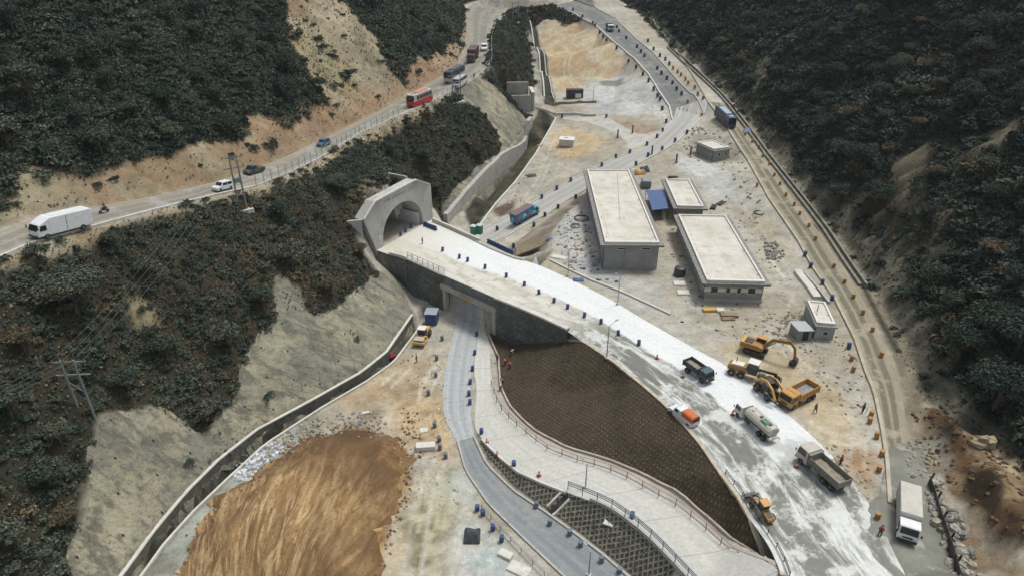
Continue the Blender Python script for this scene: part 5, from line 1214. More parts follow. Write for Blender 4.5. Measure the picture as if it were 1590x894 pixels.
put(box_truck('large white box lorry driving down the muddy road at the right', 7.6, 2.35, 3.1, W_, paint('box_grey_white', (.50,.51,.48), .5, dirt=.3), rough_mat('canvas_roof', [(.52,.50,.43),(.46,.44,.38)], [(.8,.4,.6,1)]), cabL=1.75, cabH=2.0), (1404,778), (1405,845), at=1)
put(tipper('large tipper lorry with cream cab and grey open bed on the white road', 7.3, 2.4, paint('cab_beige', (.46,.43,.36), .4, dirt=.4), paint('bed_grey', (.17,.165,.15), .5, dirt=.6), load=.3, bedH=.95, axles=2, cabH=2.2), (1302,762), (1246,712), k=.48)
put(tanker('white tanker lorry with cream tank driving up the white road'), (1197,686), (1150,643))
put(tipper('small dark teal tipper lorry coming down the white road', 5.3, 2.0, paint('cab_teal', (.025,.075,.10), .4, dirt=.25), paint('bed_teal', (.03,.05,.065), .5, dirt=.35), load=.3, bedH=.75, axles=1, cabL=1.6, cabH=1.75, head=False), (1066,572), (1100,596))
put(car('white pickup with orange canvas cover parked by the tan kerb', 4.9, 1.75, 1.75, paint('pickup_white', (.70,.71,.72), .35, dirt=.2), kind='pickup', name='pickup', canopy=paint('orange_canvas', (.55,.13,.035), .7, dirt=.25), cat='pickup'), (1079,664), (1043,636))
def van_truck(label):
    root = empty('van_truck', label=label, cat='truck'); m = paint('van_white', (.72,.74,.74), .4, dirt=.2); L_, W = 8.3, 2.3; xr, xf = -L_/2, L_/2
    b = MB().prism([(xr,.55),(xr-.05,2.9),(xr+.25,3.15),(xf-2.0,3.15),(xf-1.2,2.75),(xf-.35,2.3),(xf,1.35),(xf+.05,.6),(xf-.1,.5)],-W/2,W/2).build('body', m, root, bevel=.14)
    MB().box((-.9,0,3.17),(L_-3.2,W*.8,.05)).build('roof_panel', paint('van_roof', (.66,.68,.68), .5, dirt=.4), root)
    glass(root,'windscreen',[(xf+.02,-W*.42,1.42),(xf+.02,W*.42,1.42),(xf-.3,W*.4,2.25),(xf-.3,-W*.4,2.25)])
    for s in (-1,1):
        y = s*(W/2+.004); glass(root,'side_window',[(xf-.3,y,1.4),(xf-1.35,y,1.4),(xf-1.3,y,2.15),(xf-.5,y,2.15)],.02)
        MB().box((xf+.0,s*(W/2+.2),1.9),(.1,.2,.45)).build('mirror', M_chas, root); wheel(root, xf-1.25, s*(W/2-.14), .46); wheel(root, xr+1.7, s*(W/2-.2), .46, twin=True)
        MB().box((xr+4.0,s*(W/2+.012),1.9),(.05,.02,2.1)).build('panel_seam', M_chas, b)
    MB().box((0,0,.6),(L_-.6,W*.8,.3)).build('chassis', M_chas, root); lamps(root, xf+.04, W*.36, .9, M_lamp, 'headlight'); MB().box((xf+.06,0,.6),(.14,W*.95,.22)).build('bumper', M_chas, root, bevel=.03); lamps(root, xr-.04, W*.4, .9, M_tail, 'tail_light')
    return root
put(van_truck('long white van lorry on the hill road at the far left'), (140,352), (54,374), k=.5)
put(box_truck('brown box lorry with a green side on the hill road behind the buses', 7.5, 2.5, 3.6, paint('cab_brown', (.11,.06,.05), .5), paint('box_brown', (.085,.045,.045), .6, dirt=.3), None, cabL=1.7, cabH=2.0, paintwork=None), (741,84), (727,104)).scale = (1.2,)*3
cols = [paint('deco_red', (.60,.04,.02), .5, dirt=.1), paint('deco_green', (.03,.34,.09), .5, dirt=.1), paint('deco_blue', (.03,.25,.62), .5, dirt=.1), paint('deco_cyan', (.25,.60,.66), .5, dirt=.1), paint('deco_dark_green', (.02,.16,.05), .5, dirt=.1)]
put(box_truck('brightly painted lorry in red green and blue climbing the approach road', 8.4, 2.5, 3.4, paint('cab_cyan', (.05,.28,.36), .45), paint('box_blue', (.02,.12,.34), .5), paint('mauve_roof', (.17,.11,.115), .7, dirt=.3), cabL=1.6, cabH=2.0, ribs=False, paintwork=cols), (797,352), (834,331))
put(tipper('small lorry with white roof coming down the upper asphalt road', 6.0, 2.3, paint('lorry_white', (0,0,0)), paint('bed_dark', (.03,.035,.04), .5), bedH=.8, axles=1, cabL=1.7, cabH=2.0, head=False), (942,42), (951,54)).scale = (1.15,)*3
put(tipper('yellow tipper lorry with empty grey bed parked in the yard', 6.9, 2.4, paint('plant_yellow', (.46,.235,.04), .45, dirt=.3), paint('plant_yellow', (0,0,0)), bedH=1.0, axles=2, cabH=2.0), (1258,612), (1217,633))
put(bus('dark blue coach with pale roof on the muddy road in the upper right', 11.0, 2.5, 3.5, paint('coach_blue', (.025,.045,.10), .3, dirt=.2), paint('coach_navy', (.02,.028,.06), .35, dirt=.2), paint('roof_pale_blue', (.30,.42,.46), .4, dirt=.3)), (1112,180), (1137,203))
put(bus('red and white bus leading the queue on the hill road', 8.6, 2.5, 3.3, paint('bus_white', (.55,.52,.48), .4), paint('bus_red', (.50,.02,.03), .4, dirt=.1), paint('rack_red', (.50,.22,.16), .5)), (667,156), (637,169)).scale = (1.14,)*3
put(bus('white bus with dark roof second in the queue on the hill road', 9.0, 2.5, 3.3, paint('bus_dark', (.04,.055,.065), .35), paint('bus_offwhite', (.50,.46,.47), .4), paint('rack_dark', (.06,.09,.11), .5)), (720,116), (692,133)).scale = (1.14,)*3
put(car('white and pink minibus between the two buses and the kerb', 5.4, 1.9, 2.2, paint('minibus_white', (.60,.62,.64), .4), paint('minibus_roof', (.40,.42,.47), .4), kind='van', name='minibus', cat='minibus'), (722,128), (706,140)).scale = (1.3,)*3
put(car('small white car following the brown lorry on the hill road', 3.9, 1.65, 1.55, paint('car_white', (.68,.70,.71), .3, dirt=.15)), (752,72), (752,84)).scale = (1.35,)*3
put(car('small white hatchback passing the twin power poles on the hill road', 4.0, 1.7, 1.65, paint('car_white', (0,0,0))), (360,292), (332,299))
put(car('dark green pickup on the hill road just past the twin power poles', 4.9, 1.8, 1.7, paint('pickup_green', (.035,.06,.06), .4, dirt=.3), kind='pickup', name='pickup', cat='pickup'), (405,266), (385,272))
put(car('blue three box car half hidden in dust on the hill road', 4.0, 1.7, 1.6, paint('car_blue', (.04,.12,.22), .4, dirt=.5)), (511,223), (494,230))
for lab, t_, n_, c_, pl in (('motorcycle behind the long white van lorry', (168,330), (157,333), (.02,.02,.06), 'rider in dark red jacket on the motorcycle behind the long white van lorry'), ('dark motorcycle beside the red bus', (662,165), (654,170), (.015,.015,.015), 'rider in black on the motorcycle beside the red bus')):
    m_ = put(motorbike(lab, paint('bike_%d' % t_[0], c_, .4)), t_, n_)
    pr_ = person(pl, paint('jacket_%d' % t_[0], (.12,.02,.02) if t_[0] < 300 else (.02,.02,.02), .8), paint('denim', (.03,.035,.06), .8), 'ride', helmet=paint('helmet_dark', (.03,.01,.02), .3))
    pr_.location = m_.location + Vector((-.25*math.cos(m_.rotation_euler.z), -.25*math.sin(m_.rotation_euler.z), .02)); pr_.rotation_euler = m_.rotation_euler
# people on foot
M_hv = paint('orange_vest', (.62,.10,.02), .8, dirt=.1); M_rj = paint('red_jacket', (.33,.02,.02), .8); M_jeans = paint('denim', (0,0,0)); M_hel = paint('white_helmet', (.7,.7,.68), .3, dirt=.1)
for lab, px, tp, ps, hm, rz in (
    ('worker in red jacket walking in the yard past the yellow tipper lorry', (1265,640), M_rj, 'walk', paint('yellow_helmet', (.55,.35,.03), .4), -1.2),
    ('worker in orange vest stooping on the planted slope nearest the stone wall', (785,568), M_hv, 'stoop', None, 2.5),
    ('second worker in orange vest stooping just right of the first on the planted slope', (791,573), M_hv, 'stoop', None, .8),
    ('worker in orange vest further down the planted slope beside the footpath', (781,598), M_hv, 'stoop', None, 3.4),
    ('person in dark clothes standing on the footpath near the slope workers', (772,562), paint('dark_coat', (.04,.045,.03), .8), 'stand', None, 1.0),
    ('worker with white helmet bending over the kerb beside the footpath', (777,607), paint('pale_shirt', (.45,.45,.40), .8), 'stoop', M_hel, 1.4),
    ('person in pale top on the planted slope right of the underpass', (793,553), paint('pale_shirt', (0,0,0)), 'stoop', M_hel, 0),
    ('person in blue jacket on the hill road beside the minibus', (736,122), paint('blue_jacket', (.02,.03,.12), .8), 'stand', None, 4),
    ('worker with yellow-green vest standing at the barrels near the tunnel', (656,379), paint('dark_coat', (0,0,0)), 'stand', paint('lime_helmet', (.35,.45,.03), .5), 0),
    ('person in dark green standing alone in the yard left of the lower road', (647,562), paint('green_top', (.02,.08,.04), .8), 'stand', None, 0),
    ('worker in blue by the far end of the orange barrel row', (1339,640), paint('blue_jacket', (0,0,0)), 'stand', None, 2),
    ('worker in red jacket standing beside the muddy road above the last orange barrel', (1365,832), M_rj, 'stand', None, 1),
    ('worker in red at the rear of the large tipper lorry', (1304,722), M_rj, 'stand', None, 2)):
    p = hit(*px); o = person(lab, tp, M_jeans, ps, hm); o.location = p + Vector((0,0,.12 if 'slope' in lab else .05)); o.rotation_euler = (0,0,rz)

# ------------------------------------------------------------------ construction plant
YEL = paint('plant_yellow_dusty', (.34,.18,.04), .55, dirt=.75, dcol=(.20,.15,.09)); YELb = paint('bright_yellow', (.56,.33,.06), .45, dirt=.25); WHT = paint('plant_white', (.68,.67,.62), .4, dirt=.2); BLK = paint('plant_black', (.02,.022,.024), .5, dirt=.3)
def plant_cab(root, x, y, z, l, w, h, roofm, bodym=None):
    c = MB().box((x,y,z+h*.22),(l,w,h*.44)).build('cab', bodym or BLK, root, bevel=.04)
    MB().box((x,y,z+h*.68),(l*.92,w*.92,h*.48)).build('cab_glass', M_glass, c)
    mb = MB()
    for i in (-1,1):
        for j in (-1,1): mb.box((x+i*l*.47,y+j*w*.47,z+h*.68),(.08,.08,h*.5))
    mb.build('cab_post', BLK, c); MB().box((x,y,z+h*.97),(l*1.15,w*1.12,.12)).build('cab_roof', roofm, root, bevel=.04)
def excavator(label):
    root = empty('excavator', label=label, cat='excavator')
    for s in (-1,1):
        pr = [(-1.75,.25),(-1.5,0),(1.5,0),(1.85,.3),(1.85,.6),(1.5,.88),(-1.5,.88),(-1.85,.6)]
        t_ = MB().prism(pr, s*1.05-.28, s*1.05+.28).build('track', BLK, root, bevel=.04)
        mb = MB()
        for k in range(14): mb.box((-1.6+k*.25, s*1.05, .9),(.1,.6,.05))
        mb.build('track_plates', M_chas, t_)
    MB().lathe((0,0,.85),[(.7,0),(.7,.3)],20).build('turntable', BLK, root)
    MB().prism([(-2.3,1.2),(1.3,1.2),(1.3,1.9),(.4,2.15),(-2.1,2.15),(-2.45,1.8)],-1.3,1.3).build('house', YEL, root, bevel=.08)
    MB().prism([(-2.6,1.15),(-1.9,1.15),(-1.9,2.2),(-2.5,2.2)],-1.25,1.25).build('counterweight', YELb, root, bevel=.1)
    MB().box((-1.2,-.2,2.2),(1.3,1.5,.12)).build('engine_cover', BLK, root, bevel=.03)
    plant_cab(root, .55, .85, 1.25, 1.5, .95, 1.65, paint('orange_roof', (.50,.25,.05), .5), YEL)
    def arm(pts, w, nm, t0=.35): 
        mb = MB()
        for a, b_ in zip(pts, pts[1:]):
            a, b_ = Vector(a), Vector(b_); d = b_-a; an = math.atan2(d.z,d.x); mb.box((a+b_)/2,(d.length+.15,w,t0),ry=-an)
        return mb.build(nm, YEL, root, bevel=.04)
    arm([(1.1,-.1,1.7),(2.6,-.1,3.6),(5.2,-.1,4.0)],.42,'boom',.55); arm([(5.1,-.1,4.3),(6.1,-.1,3.2),(6.4,-.1,1.5)],.34,'stick',.4)
    MB().cyl((1.3,-.1,1.5),(3.0,-.1,3.2),.1,n=8).build('cylinder', M_steel, root); MB().cyl((3.4,-.1,4.2),(5.0,-.1,4.6),.09,n=8).build('cylinder', M_steel, root)
    MB().prism([(6.2,1.6),(6.9,1.3),(7.0,.55),(6.5,.05),(5.8,.15),(5.7,.6),(6.1,.75)],-.65,.45).build('bucket', BLK, root, bevel=.04)
    return root
ex = put(excavator('large yellow tracked excavator with boom reaching right over the yard'), (1155,542), (1205,558), k=.35)
def grader(label):
    root = empty('motor_grader', label=label, cat='grader')
    MB().prism([(-3.9,.9),(-.9,.9),(-.9,2.1),(-3.6,1.9),(-3.9,1.6)],-.75,.75).build('engine_hood', YEL, root, bevel=.06)
    MB().box((-2.4,0,2.05),(1.9,1.2,.12),ry=R(-3)).build('hood_top', WHT, root, bevel=.03)
    plant_cab(root, 0, 0, 1.05, 1.5, 1.5, 2.2, WHT)
    mb = MB(); mb.box((2.0,0,2.0),(2.9,.35,.4),ry=R(-2)); mb.box((3.6,0,1.6),(.5,.4,1.2),ry=R(-20)); mb.build('frame', BLK, root, bevel=.04)
    MB().box((1.5,0,.5),(.12,3.4,.7),rz=R(25),ry=R(-12)).build('blade', M_steelD, root); MB().lathe((1.5,0,.95),[(.7,0),(.7,.12)],18).build('turntable', BLK, root)
    MB().box((4.3,0,.7),(.3,2.2,.8)).build('front_scarifier', BLK, root, bevel=.03)
    for s in (-1,1):
        wheel(root,-3.1,s*1.0,.62,.38); wheel(root,-1.6,s*1.0,.62,.38); wheel(root,3.7,s*1.0,.6,.36)
    MB().cyl((-2.8,.4,2.0),(-2.8,.4,2.9),.07,n=8).build('exhaust', BLK, root); return root
put(grader('yellow grader with white cab roof and white hood between the excavator and the white road'), (1138,578), (1196,596))
def loader(label, roofm, big=1.0, name='wheel_loader', bucket=True, bodym=YEL):
    root = empty(name, label=label, cat='loader')
    MB().prism([(-2.2,.8),(-.4,.8),(-.4,1.7),(-2.1,1.55),(-2.35,1.3)],-.65,.65).build('engine_hood', bodym, root, bevel=.07)
    MB().box((-1.3,0,1.66),(1.2,.8,.06)).build('hood_vent', BLK, root)
    plant_cab(root, .1, 0, 1.0, 1.2, 1.25, 1.75, roofm)
    MB().prism([(.6,.6),(1.7,.6),(1.7,1.1),(.6,1.2)],-.4,.4).build('front_frame', bodym, root, bevel=.04)
    for s in (-1,1):
        wheel(root,-1.4,s*.95,.62,.4); wheel(root,1.3,s*.95,.62,.4)
        mb = MB()
        for a,b_ in (((.9,1.4),(2.0,1.35)),((2.0,1.35),(2.9,.5))): 
            A,B = Vector((a[0],s*.5,a[1])),Vector((b_[0],s*.5,b_[1])); d=B-A; mb.box((A+B)/2,(d.length+.1,.14,.28),ry=-math.atan2(d.z,d.x))
        mb.build('arm', bodym, root, bevel=.02)
    if bucket: MB().prism([(2.7,.9),(2.75,.1),(3.6,.05),(3.65,.15),(2.95,.3),(2.9,.95)],-1.2,1.2).build('bucket', M_steelD, root, bevel=.02)
    return root
put(loader('orange roofed site loader standing on the white road near the dark railing', paint('orange_roof', (0,0,0)), bucket=True), (1192,812), (1170,783)).scale = (.8,.8,.8)
l2_ = put(loader('black wheeled loader with high curved yellow arms beside the yellow tipper lorry', BLK, name='wheel_loader', bucket=False, bodym=BLK), (1176,600), (1204,626))
for s in (-1,1):
    mb = MB(); pts = [(-1.9,1.7),(-.9,2.7),(.5,3.0),(1.9,2.5),(2.9,1.2)]
    for a,b_ in zip(pts,pts[1:]):
        A,B = Vector((a[0],s*.85,a[1])),Vector((b_[0],s*.85,b_[1])); d=B-A; mb.box((A+B)/2,(d.length+.12,.2,.42),ry=-math.atan2(d.z,d.x))
    mb.build('lift_arm', YELb, l2_, bevel=.03)
def roller(label):
    root = empty('road_roller', label=label, cat='road roller')
    MB().lathe((2.1,0,.75),[(.1,-1.05),(.75,-1.05),(.75,1.05),(.1,1.05)],28,axis='Y').build('drum', M_steel, root)
    mb = MB()
    for s in (-1,1): mb.box((1.7,s*1.16,.85),(2.6,.14,.4))
    mb.box((3.0,0,.95),(.3,2.46,.5)); mb.box((.9,0,1.2),(.4,2.46,.6)); mb.build('drum_frame', YELb, root, bevel=.04)
    MB().box((2.1,0,1.56),(1.5,1.9,.06)).build('drum_cover', paint('pinkish_cover', (.45,.36,.28), .6, dirt=.3), root)
    plant_cab(root, .1, 0, 1.0, 1.35, 1.5, 1.85, WHT)
    MB().prism([(-2.9,.8),(-.6,.8),(-.6,1.9),(-2.6,1.75),(-2.9,1.4)],-.85,.85).build('engine_hood', YELb, root, bevel=.08)
    for s in (-1,1): wheel(root,-1.6,s*1.0,.72,.45)
    return root
put(roller('yellow road roller with pale cab roof at the foot of the sprayed slope'), (664,514), (649,541))
bxr = empty('site_cabin', hit(671,500), R(-5), 'small blue cabin with grey roof behind the yellow road roller', 'cabin')
MB().box((0,0,1.3),(2.4,2.6,2.6)).build('wall', paint('cabin_blue', (.018,.045,.16), .5, dirt=.3), bxr, bevel=.04); MB().box((0,0,2.66),(2.6,2.8,.1)).build('roof', paint('cabin_roof', (.27,.32,.37), .5, dirt=.4), bxr); MB().box((-.3,-1.32,1.0),(.8,.06,1.9)).build('door', paint('cabin_door', (.03,.06,.2), .5), bxr)
mx = empty('concrete_mixer', hit(608,560), R(60), 'small red concrete mixer at the edge of the left drain', 'mixer')
MB().lathe((0,0,1.15),[(.3,-.6),(.62,-.35),(.66,.1),(.4,.55),(.28,.75)],16).build('drum', paint('mixer_red', (.32,.02,.03), .45, dirt=.3), mx)
MB().box((0,0,.42),(1.5,.9,.14)).build('frame', M_chas, mx)
for s in (-1,1): wheel(mx, -.5, s*.5, .34, .16)
MB().box((.75,0,.7),(.5,.7,.55)).build('engine_box', paint('mixer_red', (0,0,0)), mx, bevel=.04)
# ------------------------------------------------------------------ barrels, cones, poles, stores
def barrel_obj(mat, bandm, label, group, name='barrel'):
    root = empty(name, (0,0,0), 0, label, 'barrel', group)
    MB().lathe((0,0,0),[(.29,0),(.30,.02),(.30,.28),(.315,.30),(.30,.32),(.30,.58),(.315,.60),(.30,.62),(.30,.87),(.31,.9),(.28,.9)],14).build('shell', mat, root)
    MB().lathe((0,0,.905),[(.27,-.03),(.27,-.01)],14).build('lid', bandm, root)
    return root
M_bb = paint('barrel_blue', (.018,.055,.17), .4, dirt=.25); M_bo = paint('barrel_orange', (.34,.17,.045), .6, dirt=.6, dcol=(.28,.22,.14)); M_bd = paint('barrel_navy', (.015,.022,.045), .5, dirt=.35); M_bg = paint('barrel_grey_blue', (.10,.13,.17), .5, dirt=.4)
M_lid = paint('barrel_lid', (.06,.09,.16), .5, dirt=.4); M_lido = paint('barrel_lid_orange', (.48,.30,.12), .5, dirt=.4)
ORD = 'first second third fourth fifth sixth seventh eighth ninth tenth eleventh twelfth thirteenth fourteenth fifteenth sixteenth seventeenth eighteenth'.split()
def row(px, mat, lid, label, group, sc=1.05, dz=.05):
    src = None; n = len(px)
    for i, q in enumerate(px):
        lb = label if n == 1 else (label % ORD[i])
        p = hit(*q); p.x += random.uniform(-.3,.3); p.y += random.uniform(-.5,.5); p.z = zat(p.x, p.y) + dz
        if 'white road' in group: p = P(q[0], q[1], .05)
        if src is None: src = barrel_obj(mat, lid, lb, group); o = src; o.location = p
        else: o = copy_tree(src, loc=p, label=lb)
        o.scale = (sc, sc, sc); o.rotation_euler = (R(random.uniform(-7,7)), R(random.uniform(-7,7)), random.random()*6)
    return src
row([(687,390),(713,401),(726,406),(753,417),(786,430),(814,444),(837,456),(860,469),(881,479),(907,492),(933,502),(960,520),(992,535)], M_bb, M_lid, '%s from the tunnel of the blue barrels down the middle of the white road', 'blue barrels along the white road')
row([(639,354),(630,360),(622,366)], M_bb, M_lid, '%s from the right of the three blue barrels in the tunnel mouth', 'blue barrels in the tunnel mouth on the white road')
row([(742,520),(738,550),(733,577),(730,595),(730,612),(731,624)], M_bb, M_lid, '%s dark blue barrel from the underpass between lower road and ramp', 'dark blue barrels below the underpass')
row([(745,674)], M_bb, M_lid, 'single blue barrel where the ramp leaves the lower road', 'blue barrels on the ramp'); row([(801,725)], M_bb, M_lid, 'single blue barrel halfway along the white kerb of the ramp', 'blue barrels on the ramp'); row([(982,803)], M_bb, M_lid, 'single blue barrel beside the ramp railing', 'blue barrels on the ramp')
row([(689,527),(681,557),(675,585),(667,611),(676,660),(681,682),(685,698),(690,712)], M_bg, M_lid, '%s dusty grey blue barrel from the underpass left of the lower road', 'dusty barrels left of the lower road')
row([(739,792),(748,803),(764,820),(782,838)], M_bb, M_lid, '%s from the top of the blue barrels by the near yard railing', 'blue barrels by the near yard railing', 1.08)
row([(833,792),(855,812),(882,833),(905,849),(934,869),(958,887)], M_bg, M_lid, '%s from the drain chute of the dusty barrels under the lattice slope', 'barrels at the foot of the lattice slope', 1.08)
row([(890,17),(905,28),(920,37),(924,42),(931,52),(937,59),(942,65),(957,77),(976,96),(987,107),(997,117),(1006,128),(1015,141),(1021,151),(1024,158),(1027,171)], M_bd, M_lid, '%s from the far end of navy barrels on the upper road yard kerb', 'navy barrels on the yard side of the upper road', 1.5)
row([(958,44),(962,51),(971,61),(988,75),(995,82),(1000,89),(1020,108),(1028,116),(1036,124),(1045,132),(1052,141),(1058,149)], M_bd, M_lid, '%s from the far end of navy barrels on the upper road hill kerb', 'navy barrels on the hill side of the upper road', 1.5)
row([(1005,66),(1015,78),(1025,88),(1032,94),(1040,101)], M_bd, M_lid, '%s from the top of the dark barrels at the head of the muddy road', 'dark barrels at the top of the muddy road', 1.5)
row([(1046,108),(1052,114),(1057,119),(1064,125),(1070,131),(1078,139),(1084,148),(1091,156),(1068,160),(1089,181)], M_bo, M_lido, '%s from the top of the orange barrels above the dark blue coach', 'orange barrels above the blue coach', 1.4)
row([(1158,210),(1169,222),(1178,232),(1186,245),(1193,257),(1202,274),(1211,289),(1221,304),(1233,320),(1244,335),(1254,351),(1267,374),(1294,415),(1311,440),(1323,462),(1341,489),(1354,515),(1371,557)], M_bo, M_lido, '%s orange barrel after the blue coach along the muddy road hill side', 'orange barrels on the hill side of the muddy road', 1.1)
row([(1175,291),(1320,575),(1318,557),(1349,644),(1353,656),(1361,679),(1364,704),(1365,730),(1363,804)], M_bo, M_lido, '%s orange barrel in order of nearness down the muddy road yard side', 'orange barrels on the yard side of the muddy road', 1.1)
row([(1247,397),(1257,414),(1276,442),(1289,464),(1316,540)], M_bb, M_lid, '%s from the top of the blue barrels beside the pale slab wall', 'blue barrels beside the slab wall', 1.2)
row([(1066,208),(1049,221),(1029,233),(1007,244),(988,256)], M_bb, M_lid, '%s from the junction of the blue barrels on the approach road building kerb', 'blue barrels on the building side of the approach road', 1.35)
row([(1035,191),(1029,205),(1021,215),(1003,226),(978,239),(958,246),(936,258),(908,272),(886,283),(865,295),(840,309)], M_bb, M_lid, '%s from the junction of the blue barrels on the approach road stream kerb', 'blue barrels on the stream side of the approach road', 1.35)
row([(893,309),(866,324),(847,336),(829,351),(798,383),(773,358)], M_bd, M_lid, '%s from the building of the navy barrels beside the painted lorry', 'navy barrels below the largest building', 1.25)
row([(873,183),(941,183)], M_bb, M_lid, '%s from the left of two blue barrels on the cross yard parapet', 'blue barrels on the cross yard parapet', 1.3)
def cone(px, label, col=(.55,.05,.03)):
    p = hit(*px); p.z = max(p.z, zat(p.x, p.y)); p.z = max(p.z, .05) if px[0] > 1000 else p.z + .12
    r = empty('traffic_cone', p, random.random()*3, label, 'traffic cone'); r.scale = (1.4,1.4,1.4)
    MB().lathe((0,0,0),[(.17,.03),(.13,.3),(.10,.42),(.03,.7)],14).build('cone', paint('cone_red', col, .5, dirt=.2), r); MB().box((0,0,.02),(.42,.42,.04)).build('base', M_chas, r, bevel=.01); MB().lathe((0,0,.32),[(.133,0),(.105,.1)],14).build('band', WHT, r)
for q, l in (((1020,557),'dark traffic cone on the white road above the small teal tipper'),((1060,586),'red traffic cone on the white road beside the small teal tipper'),((1137,644),'red traffic cone at the nose of the tanker lorry'),((1184,683),'red traffic cone at the tail of the tanker lorry'),((1236,725),'red traffic cone at the nose of the large tipper lorry'),
    ((756,688),'upper red traffic cone on the white kerb of the ramp'),((772,708),'lower red traffic cone on the white kerb of the ramp'),((837,739),'red traffic cone out on the concrete ramp above the drain chute')): cone(q, l)
# power poles and lamps
def hpole(px1, px2, H_, label, dirz=0, pad=True, arms=True):
    a, b_ = hit(*px1), hit(*px2); mid = (a + b_) / 2; d = b_ - a; d.z = 0; rz = math.atan2(d.y, d.x); w = d.length
    z = min(zat(a.x,a.y), zat(b_.x,b_.y)); r = empty('power_pole', (mid.x, mid.y, z), rz, label, 'power pole')
    for s in (-1,1): MB().cyl((s*w/2,0,-.8),(s*w/2*.96,0,H_),.19,.12,10).build('pole', paint('pole_blue_grey', (.20,.25,.27), .6, .3, dirt=.2), r)
    for z_ in (H_-.4, H_-2.4): MB().box((0,.18,z_),(w+2.6,.14,.18)).build('cross_arm', M_steel, r)
    mb = MB().cyl((-w/2,0,H_*.45),(w/2,0,H_*.66),.05,n=6); mb.cyl((w/2,0,H_*.45),(-w/2,0,H_*.66),.05,n=6); mb.build('brace', M_steel, r)
    for x in (-w/2-1.1,-w/2+.3,0,w/2-.3,w/2+1.1): MB().lathe((x,.18,H_-.25),[(.05,0),(.11,.06),(.05,.12),(.11,.18),(.04,.26)],10).build('insulator', paint('insulator_brown', (.10,.05,.03), .3), r)
    MB().box((0,0,H_*.55),(1.0,.5,.8)).build('transformer', paint('pole_blue_grey', (0,0,0)), r, bevel=.05) if pad else None
    if pad: MB().box((0,0,-.35),(w+2.2,2.0,.9)).build('footing', M_concw, r, bevel=.05)
    return r, z + H_ - .1
pa = hpole((120,630), (148,649), 9.5, 'blue grey twin pole power mast on the wooded slope above the sprayed concrete', pad=False)
pb = hpole((371,322), (383,324), 10.5, 'twin power poles on a concrete pad beside the hill road above the tunnel', pad=True)
pc = hpole((703,156), (716,157), 8.5, 'twin power poles on a white pad beside the bus queue', pad=True)
pd = hpole((796,33), (805,34), 9, 'twin power poles at the top of the valley between the roads', pad=True)
def wire(a, b_, sag, name, lab, grp):
    pts = [a.lerp(b_, k/18) - Vector((0,0,sag*4*(k/18)*(1-k/18))) for k in range(19)]
    o = MB().tube(pts, .022, 4).build(name, M_steelD); tag(o, lab, 'power line', grp)
A_ = pa[0].matrix_basis; B_ = pb[0].matrix_basis
va = Matrix.Translation(pa[0].location) @ Matrix.Rotation(pa[0].rotation_euler.z,4,'Z'); vb = Matrix.Translation(pb[0].location) @ Matrix.Rotation(pb[0].rotation_euler.z,4,'Z'); vc = Matrix.Translation(pc[0].location) @ Matrix.Rotation(pc[0].rotation_euler.z,4,'Z')
far_ = Vector((-66,30,26))
for k, x in enumerate((-1.9,-.6,.6,1.9)):
    wire(va @ Vector((x,.18,9.4)), vb @ Vector((x,.18,10.4)), 1.8, 'power_line', ORD[k] + ' of four thin wires from the lower mast up to the roadside poles', 'wires between the lower mast and the roadside twin poles')
    wire(va @ Vector((x,.18,9.4)), far_ + Vector((x*.9,x*.6,0)), 1.0, 'power_line', ORD[k] + ' of four thin wires from the lower mast to the bottom left corner', 'wires leaving the lower mast')
    if k in (0,3): wire(vb @ Vector((x,.18,10.4)), vc @ Vector((x,.18,8.4)), 2.0, 'power_line', ('left' if k == 0 else 'right') + ' wire over the hill road between the two sets of twin poles', 'wires over the hill road')
def lamp(px, H_, label, rz=0, arm=1.6, z=None):
    p = hit(*px); 
    if z is not None: p = P(*px, z)
    r = empty('street_lamp', p, rz, label, 'street lamp')
    MB().cyl((0,0,0),(0,0,H_),.11,.06,8).build('pole', M_steel, r); MB().box((0,0,.12),(.5,.5,.3)).build('base', M_concw, r)
    MB().cyl((0,0,H_-.05),(arm,0,H_+.35),.045,n=6).build('arm', M_steel, r); MB().box((arm+.25,0,H_+.4),(.7,.26,.12)).build('lamp_head', M_steel, r, bevel=.03)
lamp((959,472), 7.0, 'street lamp on the kerb between the white road and the largest building', -2.2, z=.1)
lamp((882,428), 6.0, 'street lamp on the yard side of the white road nearest the debris', 2.4, z=.1)
lamp((942,556), 6.5, 'street lamp on the tan kerb at the top of the planted slope', .7, z=.1)
lamp((909,757), 4.5, 'slim lamp post standing on the concrete ramp', 2.2, .8); lamp((914,893), 4.5, 'slim lamp post on the lower asphalt road at the bottom edge', 2.2, .8)
lamp((921,156), 5.0, 'slim lamp post in the grey gravel yard of the upper valley', 0, .8)
for q, l in (((959,214),'dark stub column on the access road beside the sand plot'),((1050,253),'dark stub column in front of the small unfinished hut'),((1072,241),'dark stub column nearest the small unfinished hut'),((982,207),'dark stub column by the brown earth plot'),((1012,240),'dark stub column on the approach road verge')):
    p = hit(*q); o = MB().lathe((0,0,0),[(.45,-.2),(.42,.1),(.26,.2),(.24,2.4),(.30,2.5),(.28,2.6)],12).build('column', M_steelD, loc=p); tag(o, l, 'column')
